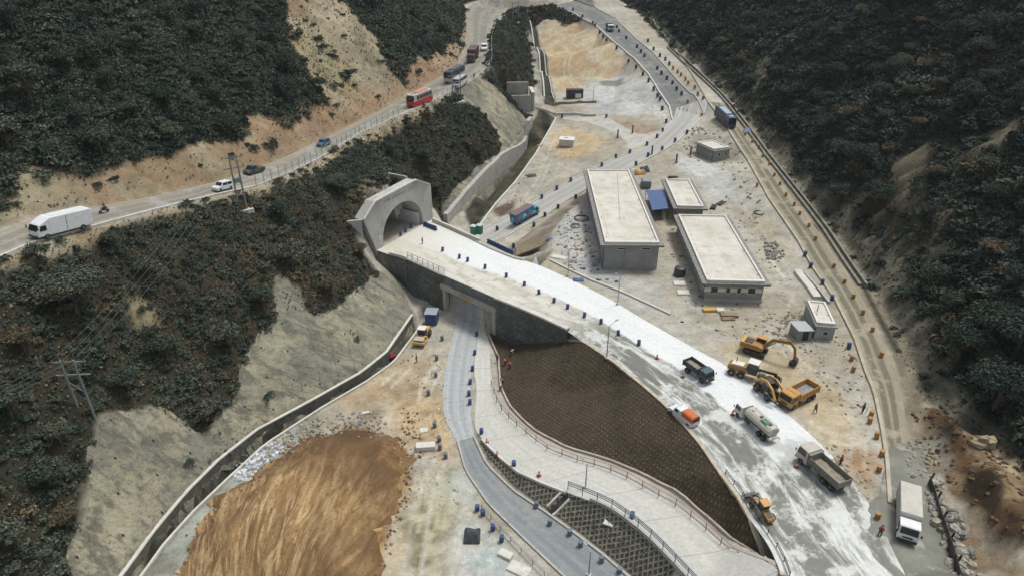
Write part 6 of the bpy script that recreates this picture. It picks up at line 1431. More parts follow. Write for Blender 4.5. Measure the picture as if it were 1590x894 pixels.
# stores, tents, debris
def boxset(name, px, rz, label, cat, items):
    """items: (part name, centre, size, material)"""
    r = empty(name, hit(*px), rz, label, cat)
    for nm, c, d, m in items: MB().box(c, d).build(nm, m, r, bevel=min(d)*.08)
    return r
M_brc = paint('container_brown', (.035,.026,.022), .7, dirt=.3)
boxset('storage_container', (892,152), R(2), 'dark brown container with open front in the upper valley yard', 'container', [('shell',(0,0,1.5),(6.2,3,3),M_brc),('roof',(0,0,3.05),(6.4,3.2,.12),M_chas),('door',(1.2,-1.55,1.0),(2.2,.1,1.6),WHT),('door',(-1.8,-1.55,1.2),(1.6,.1,2),M_chas)])
r_ = boxset('water_tank_house', (880,226), R(-12), 'small white roofed block hut on the sand plot beyond the approach road', 'hut', [('wall',(0,0,1.1),(4.6,3.6,2.2),M_concw),('roof',(0,0,2.3),(5.0,4.0,.22),M_par),('hatch',(-.3,.6,2.55),(1.2,1.0,.3),M_par)])
for i, (q, l) in enumerate((((736,376),'left one of two green portable toilets beyond the white road'),((745,380),'right one of two green portable toilets beyond the white road'))):
    boxset('portable_toilet', q, R(-25), l, 'portable toilet', [('cabin',(0,0,1.1),(1.3,1.3,2.2),paint('toilet_green', (.03,.17,.12), .5, dirt=.2)),('roof',(0,0,2.25),(1.4,1.4,.14),paint('toilet_roof', (.45,.55,.50), .5)),('door',(0,-.67,1.0),(.8,.05,1.8),paint('toilet_door', (.04,.22,.16), .5))]).location.z = .1
M_bar = paint('barrier_blue', (.015,.045,.17), .5, dirt=.2)
def barrier(a, b_, n, lab, grp, z=0.0, mats=None):
    pa_, pb_ = P(*a, z), P(*b_, z); d = pb_ - pa_; rz = math.atan2(d.y, d.x); src = None; l = d.length / n
    me = MB().prism([(-.32,0),(.32,0),(.28,.3),(.12,.55),(.12,1.05),(-.12,1.05),(-.12,.55),(-.28,.3)], -l/2+.04, l/2-.04)
    for k in range(n):
        lbk = lab % ORD[k]
        p = pa_.lerp(pb_, (k + .5) / n)
        if src is None: o = src = me.build('road_barrier', M_bar, bevel=.02); tag(o, lbk, 'barrier', grp)
        else: o = src.copy(); COL.objects.link(o); o['label'] = lbk
        o.location = p; o.rotation_euler = (0, 0, rz - R(90) + R(random.uniform(-4,4)))
barrier((757,377),(797,396), 9, '%s dark blue barrier from the left beside the green toilets', 'blue barriers beside the green toilets', .1)
barrier((658,350),(678,358), 5, '%s dark blue barrier from the tunnel wall at its right foot', 'blue barriers beside the tunnel mouth', .1)
def tarp(px, size, col, label, rz=0, h=1.2, name='tarpaulin_heap', cat='tarpaulin', z=None):
    p = hit(*px) if z is None else P(*px, z); nx = 14; vs = []; sd_ = random.random() * 50
    for i in range(nx+1):
        for j in range(nx+1):
            x, y = (i/nx-.5)*size[0], (j/nx-.5)*size[1]; e = max(abs(i/nx-.5), abs(j/nx-.5))*2
            vs.append((x, y, h*max(0,1-e**3)*(.75+.5*mnoise.noise(Vector((x*.8+sd_,y*.8,0)))) - .1*(e > .95)))
    o = MB().add(vs, [(i*(nx+1)+j,(i+1)*(nx+1)+j,(i+1)*(nx+1)+j+1,i*(nx+1)+j+1) for i in range(nx) for j in range(nx)]).build(name, paint('tarp_%s' % name+str(int(col[0]*1000)), col, .6, dirt=.3), loc=p, rz=rz); tag(o, label, cat); return o
tarp((994,268),(3.2,2.6),(.55,.30,.06),'bright orange tarpaulin heap behind the largest building'); tarp((1001,264),(2.6,3),(.03,.07,.16),'dark blue tarpaulin heap beside the orange one', h=1.4)
boxset('field_tent', (1003,288), R(-8), 'small grey ridge tent between the largest building and the orange tarpaulin', 'tent', [('flysheet',(0,0,.8),(2.6,3.6,1.6),paint('tent_grey', (.17,.20,.20), .7)),('top',(0,0,1.65),(2.0,3.4,.2),paint('tent_top', (.24,.27,.26), .7))])
tarp((898,435),(2.4,1.6),(.04,.10,.25),'small blue tarpaulin by the pale kerb below the debris', h=.6); tarp((1160,203),(2.5,4.5),(.10,.14,.26),'pale blue sheeting heap beside the blue coach', R(-20), .9)
tarp((733,833),(2.3,2.6),(.035,.042,.06),'dark net covered heap beside the near yard railing', 0, 1.7)
tarp((854,372),(1.6,1.2),(.06,.14,.3),'blue sheet bundle at the curved kerb by the timber stack', h=.6)
M_wh = rough_mat('white_rubbish', [(.55,.56,.58),(.30,.33,.38)], [(1.2,.45,.55,1)])
def scatter(name, poly, n, size, mats, label, cat, seed=0, flat=.5, grp=None):
    """a heap of loose lumps nobody could count"""
    rr = random.Random(seed); ps = [hit(*q) for q in poly]; x0,x1 = min(p.x for p in ps),max(p.x for p in ps); y0,y1 = min(p.y for p in ps),max(p.y for p in ps)
    mb = MB(); k = 0; tries = 0
    while k < n and tries < n*30:
        tries += 1; x, y = rr.uniform(x0,x1), rr.uniform(y0,y1)
        if not in_poly(np.array([[x]]), np.array([[y]]), [(p.x,p.y) for p in ps])[0,0]: continue
        s = size * rr.uniform(.4,1.5); mb2 = MB(); 
        mb2.ball((0,0,0), s*.5, 6, sz=(1, rr.uniform(.6,1), flat*rr.uniform(.7,1.3)))
        a = rr.uniform(0,6.28); ca, sa = math.cos(a), math.sin(a); z = zat(x,y)
        vs = [(x+p[0]*ca-p[1]*sa+rr.uniform(-.1,.1)*s, y+p[0]*sa+p[1]*ca+rr.uniform(-.1,.1)*s, z+p[2]+s*.15*flat+rr.uniform(-.06,.06)*s) for p in mb2.v]
        mb.add(vs, mb2.f, rr.randrange(len(mats))); k += 1
    o = mb.build(name, mats); tag(o, label, cat, kind='stuff'); return o
RK = [rough_mat('rubble_pale', [(.40,.37,.30),(.30,.27,.21)], [(1.5,.4,.6,1)]), rough_mat('rubble_grey', [(.27,.27,.25),(.18,.17,.15)], [(1.5,.4,.6,1)]), rough_mat('rubble_tan', [(.36,.29,.19),(.24,.18,.11)], [(1.5,.4,.6,1)])]
scatter('boulders', [(1437,765),(1465,768),(1490,800),(1510,850),(1530,894),(1490,894),(1470,860),(1450,810)], 130, 1.1, RK[:2]+[RK[0]], 'pale boulders heaped beside the dark net fence at the lower right', 'boulders', 1, .8)
scatter('rubble', [(1395,690),(1435,680),(1460,720),(1470,760),(1440,760),(1415,750)], 90, .6, RK, 'grey rubble between the muddy road and the brown cut', 'rubble', 2, .7)
scatter('rubble', [(440,670),(480,650),(530,640),(590,640),(600,658),(560,668),(500,668),(440,700),(400,735),(380,750)], 260, .55, RK, 'pale broken rubble along the edge of the brown spoil heap', 'rubble', 3, .7)
scatter('litter_heap', [(362,725),(385,715),(420,688),(438,690),(440,700),(410,722),(385,745),(366,745)], 170, .7, [M_wh, M_wh, RK[1], paint('litter_white', (.66,.68,.72), .5)], 'white and blue grey litter heap beside the left drain', 'litter', 4, .45)
scatter('rubble', [(1185,378),(1205,375),(1220,395),(1210,405),(1190,402)], 110, .6, RK[:2], 'oval pile of grey stones between the muddy road and the yard building', 'stone pile', 5, .9)
scatter('rubble', [(880,340),(905,330),(925,380),(930,415),(890,420),(862,400),(868,365)], 90, .7, RK[:2]+[M_wh], 'grey building debris strewn left of the largest building', 'rubble', 6, .5)
scatter('rubble', [(1205,500),(1230,480),(1240,510),(1230,530),(1200,520)], 50, .7, RK, 'dark debris beside the lean-to shed', 'rubble', 7, .6)
scatter('rubble', [(1265,700),(1300,690),(1320,740),(1290,740)], 20, .5, RK, 'loose stones at the edge of the white road by the large tipper', 'rubble', 8, .6)
scatter('clods', [(620,640),(650,640),(660,700),(640,740),(640,780),(615,800),(625,740),(628,700)], 130, .38, [RK[2], rough_mat('clod_dark', [(.13,.09,.05),(.08,.05,.03)], [(2,.4,.6,1)])], 'dark earth clods around the right edge of the spoil heap', 'clods', 9, .7)
scatter('stones', [(640,560),(700,560),(700,700),(720,790),(650,790),(640,640)], 120, .3, RK, 'small loose stones scattered in the lower yard', 'stones', 10, .6)
scatter('stones', [(1040,500),(1200,540),(1300,640),(1350,700),(1340,560),(1250,480),(1150,490)], 160, .35, RK+[M_brc], 'small loose stones scattered in the plant yard', 'stones', 11, .6)
scatter('stones', [(590,400),(615,400),(640,410),(640,420),(612,415),(590,400)], 30, .5, RK[:2]+[M_wh], 'pale broken blocks at the left foot of the tunnel mouth', 'rubble', 12, .6)
scatter('stones', [(1275,712),(1290,690),(1352,700),(1360,790),(1335,770)], 50, .4, RK, 'stones on the orange earth beside the large tipper', 'stones', 13, .6)
scatter('rubble', [(1060,200),(1095,196),(1120,205),(1150,235),(1165,280),(1190,330),(1180,340),(1150,290),(1110,260),(1060,240)], 120, .7, RK, 'rubble along the bank between the small hut and the muddy road', 'rubble', 14, .6)
for q, s_, rz, l in (((661,696),(3.2,1.4,.9),5,'long white concrete block in the lower yard beside the dusty barrels'),((1055,441),(2.6,2.0,.3),-5,'flat white slab under the black tank beside the windowed building'),((1061,455),(2.6,1.9,.3),-5,'second flat white slab just below the black tank'),((568,642),(1.3,.6,.4),20,'small white block on the rubble above the spoil heap'),
    ((868,400),(3.6,1.8,.25),-30,'pale slab lying in the debris by the white road'),((945,812),(1.4,1.0,.2),-25,'pale slab lying on the lattice slope'),((1132,490),(3.4,1.4,.5),-3,'low stack of dark timber in front of the windowed building'),((1118,483),(1.5,1.4,.5),0,'white sack pallet in front of the windowed building'),
    ((1101,483),(2.6,1.0,.6),3,'bright yellow generator box in front of the windowed building'),((658,668),(1.4,1.2,.2),10,'small pale frame slab above the long white block'),((785,862),(2.0,1.2,.5),-30,'pale concrete block by the near yard railing'),((806,884),(3.0,1.8,.3),-30,'flat pale slab at the bottom of the near yard')):
    m_ = YELb if 'yellow' in l else (M_wood if 'timber' in l else M_concw)
    p = hit(*q); o = MB().box((0,0,s_[2]/2-.02), s_, taper=.94).build('timber_stack' if 'timber' in l else ('generator' if 'yellow' in l else 'concrete_block'), m_, bevel=.06, loc=p, rz=R(rz)); tag(o, l, 'timber' if 'timber' in l else ('generator' if 'yellow' in l else 'concrete block'))
tnk = empty('water_tank', hit(1055,427), 0, 'round black water tank between the two long buildings', 'tank')
MB().lathe((0,0,0),[(1.15,0),(1.2,.1),(1.2,1.5),(1.1,1.75),(.5,2.0)],24).build('shell', paint('tank_black', (.03,.035,.035), .5, dirt=.3), tnk); MB().lathe((0,0,2.0),[(.42,-.02),(.42,.12)],16).build('lid', M_steelD, tnk)
for k, (q, r, l) in enumerate((((903,340),1.9,'large coil of black pipe left of the largest building'),((893,352),1.2,'smaller coil of grey pipe left of the largest building'),((1178,332),1.3,'coil of dark pipe near the muddy road'))):
    mb = MB(); 
    for j in range(3): mb.tube([(r*(1-.04*j)*math.cos(a*.3142), r*(1-.04*j)*math.sin(a*.3142), .12+.13*j) for a in range(21)], .07, 5)
    tag(mb.build('pipe_coil', M_steelD if k != 1 else M_steel, loc=hit(*q)), l, 'pipe coil')
# timber formwork and stacks
def planks(px, n, L_, rz, label, name='timber_stack', mat=None, w=.22):
    r = empty(name, hit(*px), R(rz), label, 'timber'); rr = random.Random(px[0])
    for k in range(n): MB().box((rr.uniform(-.2,.2), (k % 5 - 2) * (w+.05), .1 + .12*(k//5)), (L_*rr.uniform(.8,1), w, .1), rz=rr.uniform(-.12,.12)).build('plank', mat or M_wood, r)
planks((840,226), 10, 3.4, 60, 'stack of reddish planks by the white stream kerb', mat=rough_mat('red_timber', [(.28,.14,.10),(.40,.33,.25)], [(1,.45,.55,1)]))
planks((1108,322), 14, 3.2, 65, 'stack of dark formwork planks beside the smaller joined building', mat=M_chas); planks((1120,316), 10, 3.4, 50, 'second stack of dark formwork planks nearer the muddy road', mat=M_chas)
planks((1045,275), 8, 3, 0, 'dark planks behind the smaller joined building', mat=M_brc); planks((925,408), 8, 4, 75, 'grey metal sheets leaning at the corner of the largest building', mat=M_steel)
planks((820,272), 6, 2, 10, 'grey boards on the bank beyond the approach road', mat=M_steel); planks((1130,495), 9, 2.6, 5, 'stack of short planks in front of the windowed building')
o = tarp((826,273),(3.0,2.4),(.05,.055,.055),'dark grey heap on the bank beside the stream kerb', 0, .7)
tr = empty('timber_ramp', P(822,383,-1.2), 0, 'tan timber deck retaining the yard corner above the low approach', 'timber deck')
q4 = [P(803,379,-4.2), P(842,366,.2), P(842,381,.1), P(800,397,-3.6)]
local(MB().add(q4 + [p - Vector((0,0,.3)) for p in q4], [(0,1,2,3),(7,6,5,4),(0,4,5,1),(1,5,6,2),(2,6,7,3),(3,7,4,0)]).build('deck', M_wood, tr), tr); tr.rotation_euler = (0,0,0)
# net fence by the boulders
nf = empty('net_fence', hit(1442,755), 0, 'dark net fence with leaning posts between the muddy road and the boulders', 'fence')
ln = L((1440,752,0),(1449,775,0),(1455,800,0),(1465,830,0),(1474,860,0),(1484,894,0),(1500,960,0)); pts = resample(ln, 3.2)
for p in pts: local(MB().cyl((p.x,p.y,-.3),(p.x+.5,p.y+.2,1.9),.13,n=6).build('post', M_chas, nf), nf)
local(wall('net', ln, lambda p: 1.5+.2*mnoise.noise(p), lambda p: -.2, .06, paint('net_dark', (.025,.03,.028), .8, dirt=.5), nf), nf)
zone(hp((1432,750),(1448,752),(1478,850),(1495,894),(1470,894),(1450,820)), (.04,.042,.036), (.10,.095,.08), 1, 1, 120, 2)
# hoarding on the ridge and small poles of the site
for q, l in (((1345,640),'short striped marker post at the end of the orange barrel row'),):
    tag(MB().cyl((0,0,0),(0,0,1.2),.06,n=8).build('marker_post', WHT, loc=hit(*q)), l, 'post')

p = hit(1526,690); o = MB().ball((0,0,.5), 1.5, 12, sz=(1.1,.7,.55), jit=.8).build('boulder', RK[2], loc=p); tag(o, 'large pale boulder at the top edge of the brown cut', 'boulder')
scatter('clods', [(280,880),(290,830),(345,765),(425,710),(478,672),(545,660),(605,664),(640,700),(645,750),(630,790),(612,835),(600,894),(580,894),(600,830),(618,790),(626,740),(615,705),(590,685),(540,680),(480,695),(430,730),(350,785),(305,840),(290,894)], 420, .42, [rough_mat('clod_brown', [(.19,.11,.05),(.12,.07,.03)], [(2,.4,.6,1)]), RK[2], rough_mat('clod_dark', 0,0)], 'loose brown clods spilling from the edge of the earth mound', 'clods', 15, .6)
scatter('clods', [(1415,640),(1460,635),(1520,680),(1590,730),(1590,860),(1520,810),(1470,740),(1430,690)], 170, .55, [rough_mat('clod_brown', 0,0), rough_mat('clod_dark', 0,0), rough_mat('clod_dark', 0, 0)], 'brown earth lumps and stones over the excavated bank', 'clods', 16, .6)
MX = [paint('litter_blue', (.08,.12,.19), .7), M_wh, M_brc, M_wood, RK[1], RK[1], M_wood, M_chas, paint('litter_red', (.20,.09,.06), .7), M_steel, M_concw]
scatter('site_litter', [(1040,500),(1200,540),(1300,640),(1350,690),(1340,560),(1250,480),(1150,490)], 90, .55, MX, 'bits of boards sacks and scrap lying about the plant yard', 'litter', 21, .35)
scatter('site_litter', [(870,335),(905,322),(932,410),(1000,470),(930,440),(860,405)], 150, .65, MX+RK[:2], 'boards sacks and scrap lying around the largest building', 'litter', 22, .35)
scatter('site_litter', [(1030,330),(1048,335),(1095,450),(1190,470),(1200,490),(1080,490),(1050,450)], 90, .55, MX, 'boards and scrap between and below the long buildings', 'litter', 23, .35)
scatter('site_litter', [(1110,290),(1170,320),(1235,420),(1215,470),(1160,380)], 90, .5, MX+RK, 'scrap and stones between the buildings and the muddy road', 'litter', 24, .35)
scatter('site_litter', [(600,560),(680,540),(690,640),(680,760),(640,700)], 70, .4, MX+RK, 'scrap and stones in the lower yard', 'litter', 25, .35)
scatter('site_litter', [(740,340),(850,230),(930,230),(860,290),(790,340)], 60, .6, MX+RK, 'scrap and stones on the ground beyond the approach road', 'litter', 26, .35)
def tracks(px, col, amt=.6, gap=1.9, w=.32, seed=0):
    c = smooth([hit(*q) for q in px], 2)
    for s_ in (-1, 1):
        d = dist_line(XX, YY, offset_line(c, s_*gap/2)); k = np.clip(1.3 - d / w, 0, 1) * np.clip(.55 + fbm(XX, YY, 7, 3, seed) * 1.6, 0, 1); blend(k * amt, col)
DK, LT = (.25,.21,.15), (.56,.54,.47)
for i, (px, c_, a_) in enumerate((([(1130,560),(1200,600),(1260,670),(1330,690),(1362,640)],LT,.8), ([(1180,480),(1230,560),(1300,600),(1340,600)],LT,.7), ([(1240,640),(1290,640),(1330,620),(1340,560)],DK,.6), ([(1100,470),(1170,500),(1260,570),(1330,650),(1350,740)],DK,.5),
    ([(1145,330),(1190,370),(1230,440),(1215,480)],LT,.7), ([(1060,250),(1120,290),(1170,350),(1225,430)],LT,.8), ([(940,440),(1030,470),(1100,520)],DK,.4), ([(690,560),(660,600),(655,660),(690,740),(740,790)],LT,.8), ([(670,540),(640,590),(600,650)],DK,.5), ([(690,700),(660,760),(650,820),(640,894)],LT,.7), ([(710,760),(690,820),(700,894)],DK,.5),
    ([(870,200),(900,220),(950,235)],LT,.6), ([(880,150),(930,140),(1000,150),(1030,185)],LT,.8), ([(900,40),(890,80),(875,110),(900,140)],LT,.7), ([(920,60),(920,100),(905,140)],DK,.4), ([(1290,560),(1340,640),(1330,720)],LT,.6), ([(660,500),(640,560),(600,600)],LT,.7), ([(770,350),(830,300),(850,250),(870,210)],LT,.5))):
    tracks(px, c_, a_, seed=200+i)
# ------------------------------------------------------------------ vegetation
def leaf_mat(name, ramp, rough=.8):
    m, t, bs = new_mat(name); a = N(t, 'ShaderNodeAttribute', attribute_name='tint'); r = N(t, 'ShaderNodeValToRGB'); e = r.color_ramp.elements
    oi = N(t, 'ShaderNodeObjectInfo')
    e[0].position = ramp[0][0]; e[0].color = (*ramp[0][1], 1); e[1].position = ramp[-1][0]; e[1].color = (*ramp[-1][1], 1)
    for p, c in ramp[1:-1]: k = e.new(p); k.color = (*c, 1)
    f = math_n(t, 'FRACT', math_n(t, 'ADD', a.outputs['Fac'], math_n(t, 'MULTIPLY', oi.outputs['Random'], .0)))
    t.links.new(f, r.inputs[0])
    v = coords(t, kind='Object'); c = mix(t, 1.0, r.outputs[0], math_n(t, 'MULTIPLY_ADD', noise_fac(t, v, 1.3, 4, .6, .3, .7), .7, .6), 'MULTIPLY')
    t.links.new(c, bs.inputs['Base Color']); bs.inputs['Roughness'].default_value = rough; bs.inputs['Specular IOR Level'].default_value = .25
    return m
RAMP = [(0,(.015,.026,.021)),(.18,(.027,.043,.032)),(.38,(.050,.070,.047)),(.55,(.076,.088,.056)),(.68,(.108,.132,.103)),(.78,(.070,.060,.034)),(.88,(.105,.072,.036)),(1,(.20,.17,.10))]
M_leaf = leaf_mat('foliage', RAMP)
M_bark = rough_mat('bark', [(.09,.075,.055),(.05,.04,.03)], [(2,.4,.6,1)])
def leaf_cloud(n, r, rng, lobes=7, leaf=.32, flat=.8, hollow=.35):
    """n quads gathered in leaf clumps spread through a lumpy crown; returns verts (4n,3)"""
    lc = rng.normal(size=(lobes, 3)); lc /= np.linalg.norm(lc, axis=1)[:, None]; lc *= r * rng.uniform(.25, .68, (lobes, 1)); lc[:, 2] = np.abs(lc[:, 2]) * .75 + r * .25
    lr = r * rng.uniform(.28, .55, lobes); k = rng.integers(0, lobes, n)
    d = rng.normal(size=(n, 3)); d /= np.linalg.norm(d, axis=1)[:, None]; d[:, 2] = np.abs(d[:, 2]) * .9 - .15 * (rng.random(n) < .4)
    c = lc[k] + d * (lr[k] * rng.uniform(hollow, 1.05, n) ** .5)[:, None]; c[:, 2] *= flat
    nrm = d * .8 + rng.normal(size=(n, 3)) * .6 + np.array([0, 0, .35]); nrm /= np.linalg.norm(nrm, axis=1)[:, None]
    t1 = np.cross(nrm, rng.normal(size=(n, 3))); t1 /= np.linalg.norm(t1, axis=1)[:, None] + 1e-9; t2 = np.cross(nrm, t1)
    s = leaf * rng.uniform(.5, 1.5, n)[:, None]; e = rng.uniform(.5, 1, n)[:, None]
    q = np.stack([c - t1*s*.55, c + t2*s*e*.42 + nrm*s*.08, c + t1*s*.6, c - t2*s*e*.42 + nrm*s*.05], 1)
    return q.reshape(-1, 3), k
def quads_mesh(name, V, tint, mat):
    n = len(V) // 4; me = bpy.data.meshes.new(name); me.vertices.add(4*n); me.vertices.foreach_set('co', V.astype(np.float32).ravel())
    me.loops.add(4*n); me.loops.foreach_set('vertex_index', np.arange(4*n, dtype=np.int32)); me.polygons.add(n); me.polygons.foreach_set('loop_start', np.arange(0, 4*n, 4, dtype=np.int32))
    me.update(calc_edges=True); at = me.attributes.new('tint', 'FLOAT', 'FACE'); at.data.foreach_set('value', tint.astype(np.float32)); me.materials.append(mat); return me
# shrub cover: one object per hillside, nobody could count it
PROT = [leaf_cloud(n_, 1.0, RNG, lobes=l_, leaf=lf, flat=fl) for n_, l_, lf, fl in ((200,7,.25,.85),(170,6,.27,.6),(240,9,.23,1.0),(130,5,.28,.5),(210,8,.22,.75))]
def seen(x, y, z, m=170):
    dy = y * math.cos(CAM_T) - (z - CAM_H) * math.sin(CAM_T); dz = y * math.sin(CAM_T) + (z - CAM_H) * math.cos(CAM_T)
    if dy < 5: return False
    u = CX + FPX * x / dy; v = CY - FPX * dz / dy
    return -m < u < 1590 + m and -m < v < 894 + m * 1.5
def cover(name, label, mask, dens, smin, smax, tint0, seed, brown=.5, thr=.5):
    rng = np.random.default_rng(seed); Vs, T = [], []; cnt = 0
    x0, x1, y0, y1 = -125, 175, 36, 430
    tries = int((x1-x0)*(y1-y0)*dens); X = rng.uniform(x0, x1, tries); Y = rng.uniform(y0, y1, tries)
    clum = fbm(X, Y, 14, 3, seed); brow = fbm(X, Y, 22, 3, seed + 3)
    for i in range(tries):
        x, y = X[i], Y[i]; a = min(max(np.searchsorted(GX, x), 0), NX-1); b = min(max(np.searchsorted(GY, y), 0), NY-1)
        if rng.random() > VEG[b, a] or mask[b, a] < thr: continue
        z = zat(x, y)
        if not seen(x, y, z): continue
        far = max(0, (y - 150) / 150)
        s = rng.uniform(smin, smax) * (1 + .7 * max(0, clum[i])) * (1 + .35*far)
        if rng.random() < .08: s *= 1.5
        V, k = PROT[rng.integers(len(PROT))]; an = rng.uniform(0, 6.28); ca, sa = math.cos(an), math.sin(an)
        W2 = V * s * np.array([1, 1, rng.uniform(.7, 1.2)]); W3 = W2.copy(); W3[:, 0] = W2[:, 0]*ca - W2[:, 1]*sa + x; W3[:, 1] = W2[:, 0]*sa + W2[:, 1]*ca + y; W3[:, 2] += z - s*.15
        t = tint0 + .30 * clum[i] + rng.normal() * .14
        if brow[i] > .12 and rng.random() < brown: t = rng.uniform(.72, .95)
        Vs.append(W3); T.append(np.clip(t + .05 * rng.normal(size=len(V)//4) + .03*(k.astype(float) % 3 - 1), 0.01, .99)); cnt += 1
    me = quads_mesh(name, np.concatenate(Vs), np.concatenate(T), M_leaf); o = bpy.data.objects.new(name, me); COL.objects.link(o); tag(o, label, 'shrubs', kind='stuff'); print(name, cnt, len(me.polygons)); return o
cover('hillside_scrub', 'dense dark scrub covering the hill above the left road', np.maximum(mL, 0), .46, .8, 1.8, .38, 31, .25, thr=.12)
cover('hillside_scrub', 'very dark dense scrub covering the right hillside', mR, .36, .9, 2.3, .22, 32, .10, thr=.1)
cover('slope_scrub', 'brown and green scrub on the ridge between the hill road and the sprayed slopes', np.clip(VEG - np.clip(mL+mR,0,1)*5, 0, 1), .85, .5, 1.3, .45, 33, .38, thr=.1)
def undergrowth(name, label, m, n, h, tint, seed, spread=.13):
    rng = np.random.default_rng(seed); X = rng.uniform(-125, 175, n); Y = rng.uniform(36, 420, n)
    a = np.clip(np.searchsorted(GX, X), 1, NX-1); b = np.clip(np.searchsorted(GY, Y), 1, NY-1)
    w = np.clip(m[b, a], 0, 1) * (rng.random(n) < VEG[b, a]); Z = GZ[b-1, a-1] * .25 + GZ[b, a] * .25 + GZ[b-1, a] * .25 + GZ[b, a-1] * .25
    dy = Y * math.cos(CAM_T) - (Z - CAM_H) * math.sin(CAM_T); dz = Y * math.sin(CAM_T) + (Z - CAM_H) * math.cos(CAM_T); dy = np.maximum(dy, 1)
    u = CX + FPX * X / dy; v = CY - FPX * dz / dy; k = (w > .1) & (u > -170) & (u < 1760) & (v > -150) & (v < 1080); X, Y, Z = X[k], Y[k], Z[k]; n = len(X)
    cl = fbm(X, Y, 6, 3, seed); cl2 = fbm(X, Y, 2.2, 2, seed + 7); s = h * rng.uniform(.5, 1.5, n) * (1 + np.maximum(0, Y - 140) / 260)
    c = np.stack([X, Y, Z + s * .35 + np.maximum(0, cl2) * h * 1.2 + rng.random(n) * h * .6], 1); nr = np.stack([rng.normal(size=n)*.7, rng.normal(size=n)*.7, np.ones(n)*.7], 1); nr /= np.linalg.norm(nr, axis=1)[:, None]
    t1 = np.cross(nr, rng.normal(size=(n, 3))); t1 /= np.linalg.norm(t1, axis=1)[:, None] + 1e-9; t2 = np.cross(nr, t1); s = s[:, None]
    V = np.stack([c - t1*s*.6, c + t2*s*.4, c + t1*s*.6, c - t2*s*.4], 1).reshape(-1, 3)
    T = np.clip(tint + .42*np.maximum(0, cl) + .15*cl + rng.normal(size=n)*spread, .01, .99)
    me = quads_mesh(name, V, T, M_leaf); o = bpy.data.objects.new(name, me); COL.objects.link(o); tag(o, label, 'undergrowth', kind='stuff'); print(name, n)
undergrowth('undergrowth', 'low dark undergrowth between the shrubs of the left hill', mL * 3, 1500000, .38, .36, 71)
undergrowth('undergrowth', 'low very dark undergrowth between the trees of the right hillside', mR * 3, 1500000, .42, .22, 72)
undergrowth('undergrowth', 'low brown green undergrowth on the ridge between the hill road and sprayed slopes', np.clip(VEG - np.clip(mL+mR,0,1)*5, 0, 1), 1600000, .30, .50, 73, .17)
# trees one can tell apart
def tree_proto(seed, H_, r, leafn, lobes, tint, leaf=.34, spread=.08):
    rng = np.random.default_rng(seed); V, k = leaf_cloud(leafn, r, rng, lobes, leaf, .85, .3); V[:, 2] += H_ - r * .75
    lt = rng.normal(size=lobes) * .07
    me = quads_mesh('crown', V, np.clip(tint + lt[k] + rng.normal(size=leafn) * spread, .01, .99), M_leaf)
    mb = MB(); mb.cyl((0,0,-.8),(.1,.05,H_*.55),r*.075,r*.045,8)
    for i in range(6):
        a = i*1.05+rng.random(); mb.cyl((.05,.03,H_*(.3+.05*i)),(math.cos(a)*r*.6,math.sin(a)*r*.6,H_*(.62+.06*i)),r*.035,r*.012,6)
    tm = bpy.data.meshes.new('trunk'); tm.from_pydata(mb.v, [], mb.f); tm.materials.append(M_bark); return me, tm
TP = {'round': [tree_proto(101+i, 4.6, 3.3, 9000, 40, .60, .24) for i in range(2)], 'pale': [tree_proto(111+i, 4.0, 2.4, 1700, 14, .66, .30) for i in range(2)],
      'dark': [tree_proto(121+i, 5.6, 3.3, 4600, 26, .22, .27) for i in range(3)], 'brown': [tree_proto(131+i, 4.2, 2.3, 2000, 16, .84, .26, .05) for i in range(2)], 'mid': [tree_proto(141+i, 4.4, 2.6, 2800, 20, .38, .26) for i in range(2)]}
KN = {'round': 'round_tree', 'pale': 'broadleaf_tree', 'dark': 'dark_tree', 'brown': 'dry_tree', 'mid': 'bushy_tree'}
def tree(px, kind, sc, label, grp=None):
    p = hit(*px); me, tm = random.Random(px[0]*7+px[1]).choice(TP[kind]); r = empty(KN[kind], (p.x, p.y, zat(p.x, p.y)-.25), random.random()*6, label, 'tree', grp); r.scale = (sc, sc, sc)
    for nm, m_ in (('crown', me), ('trunk', tm)): o = bpy.data.objects.new(nm, m_); COL.objects.link(o); adopt(o, r)
    return r
tree((120,488),'round',1.5,'biggest round blue green tree below the long white van lorry')
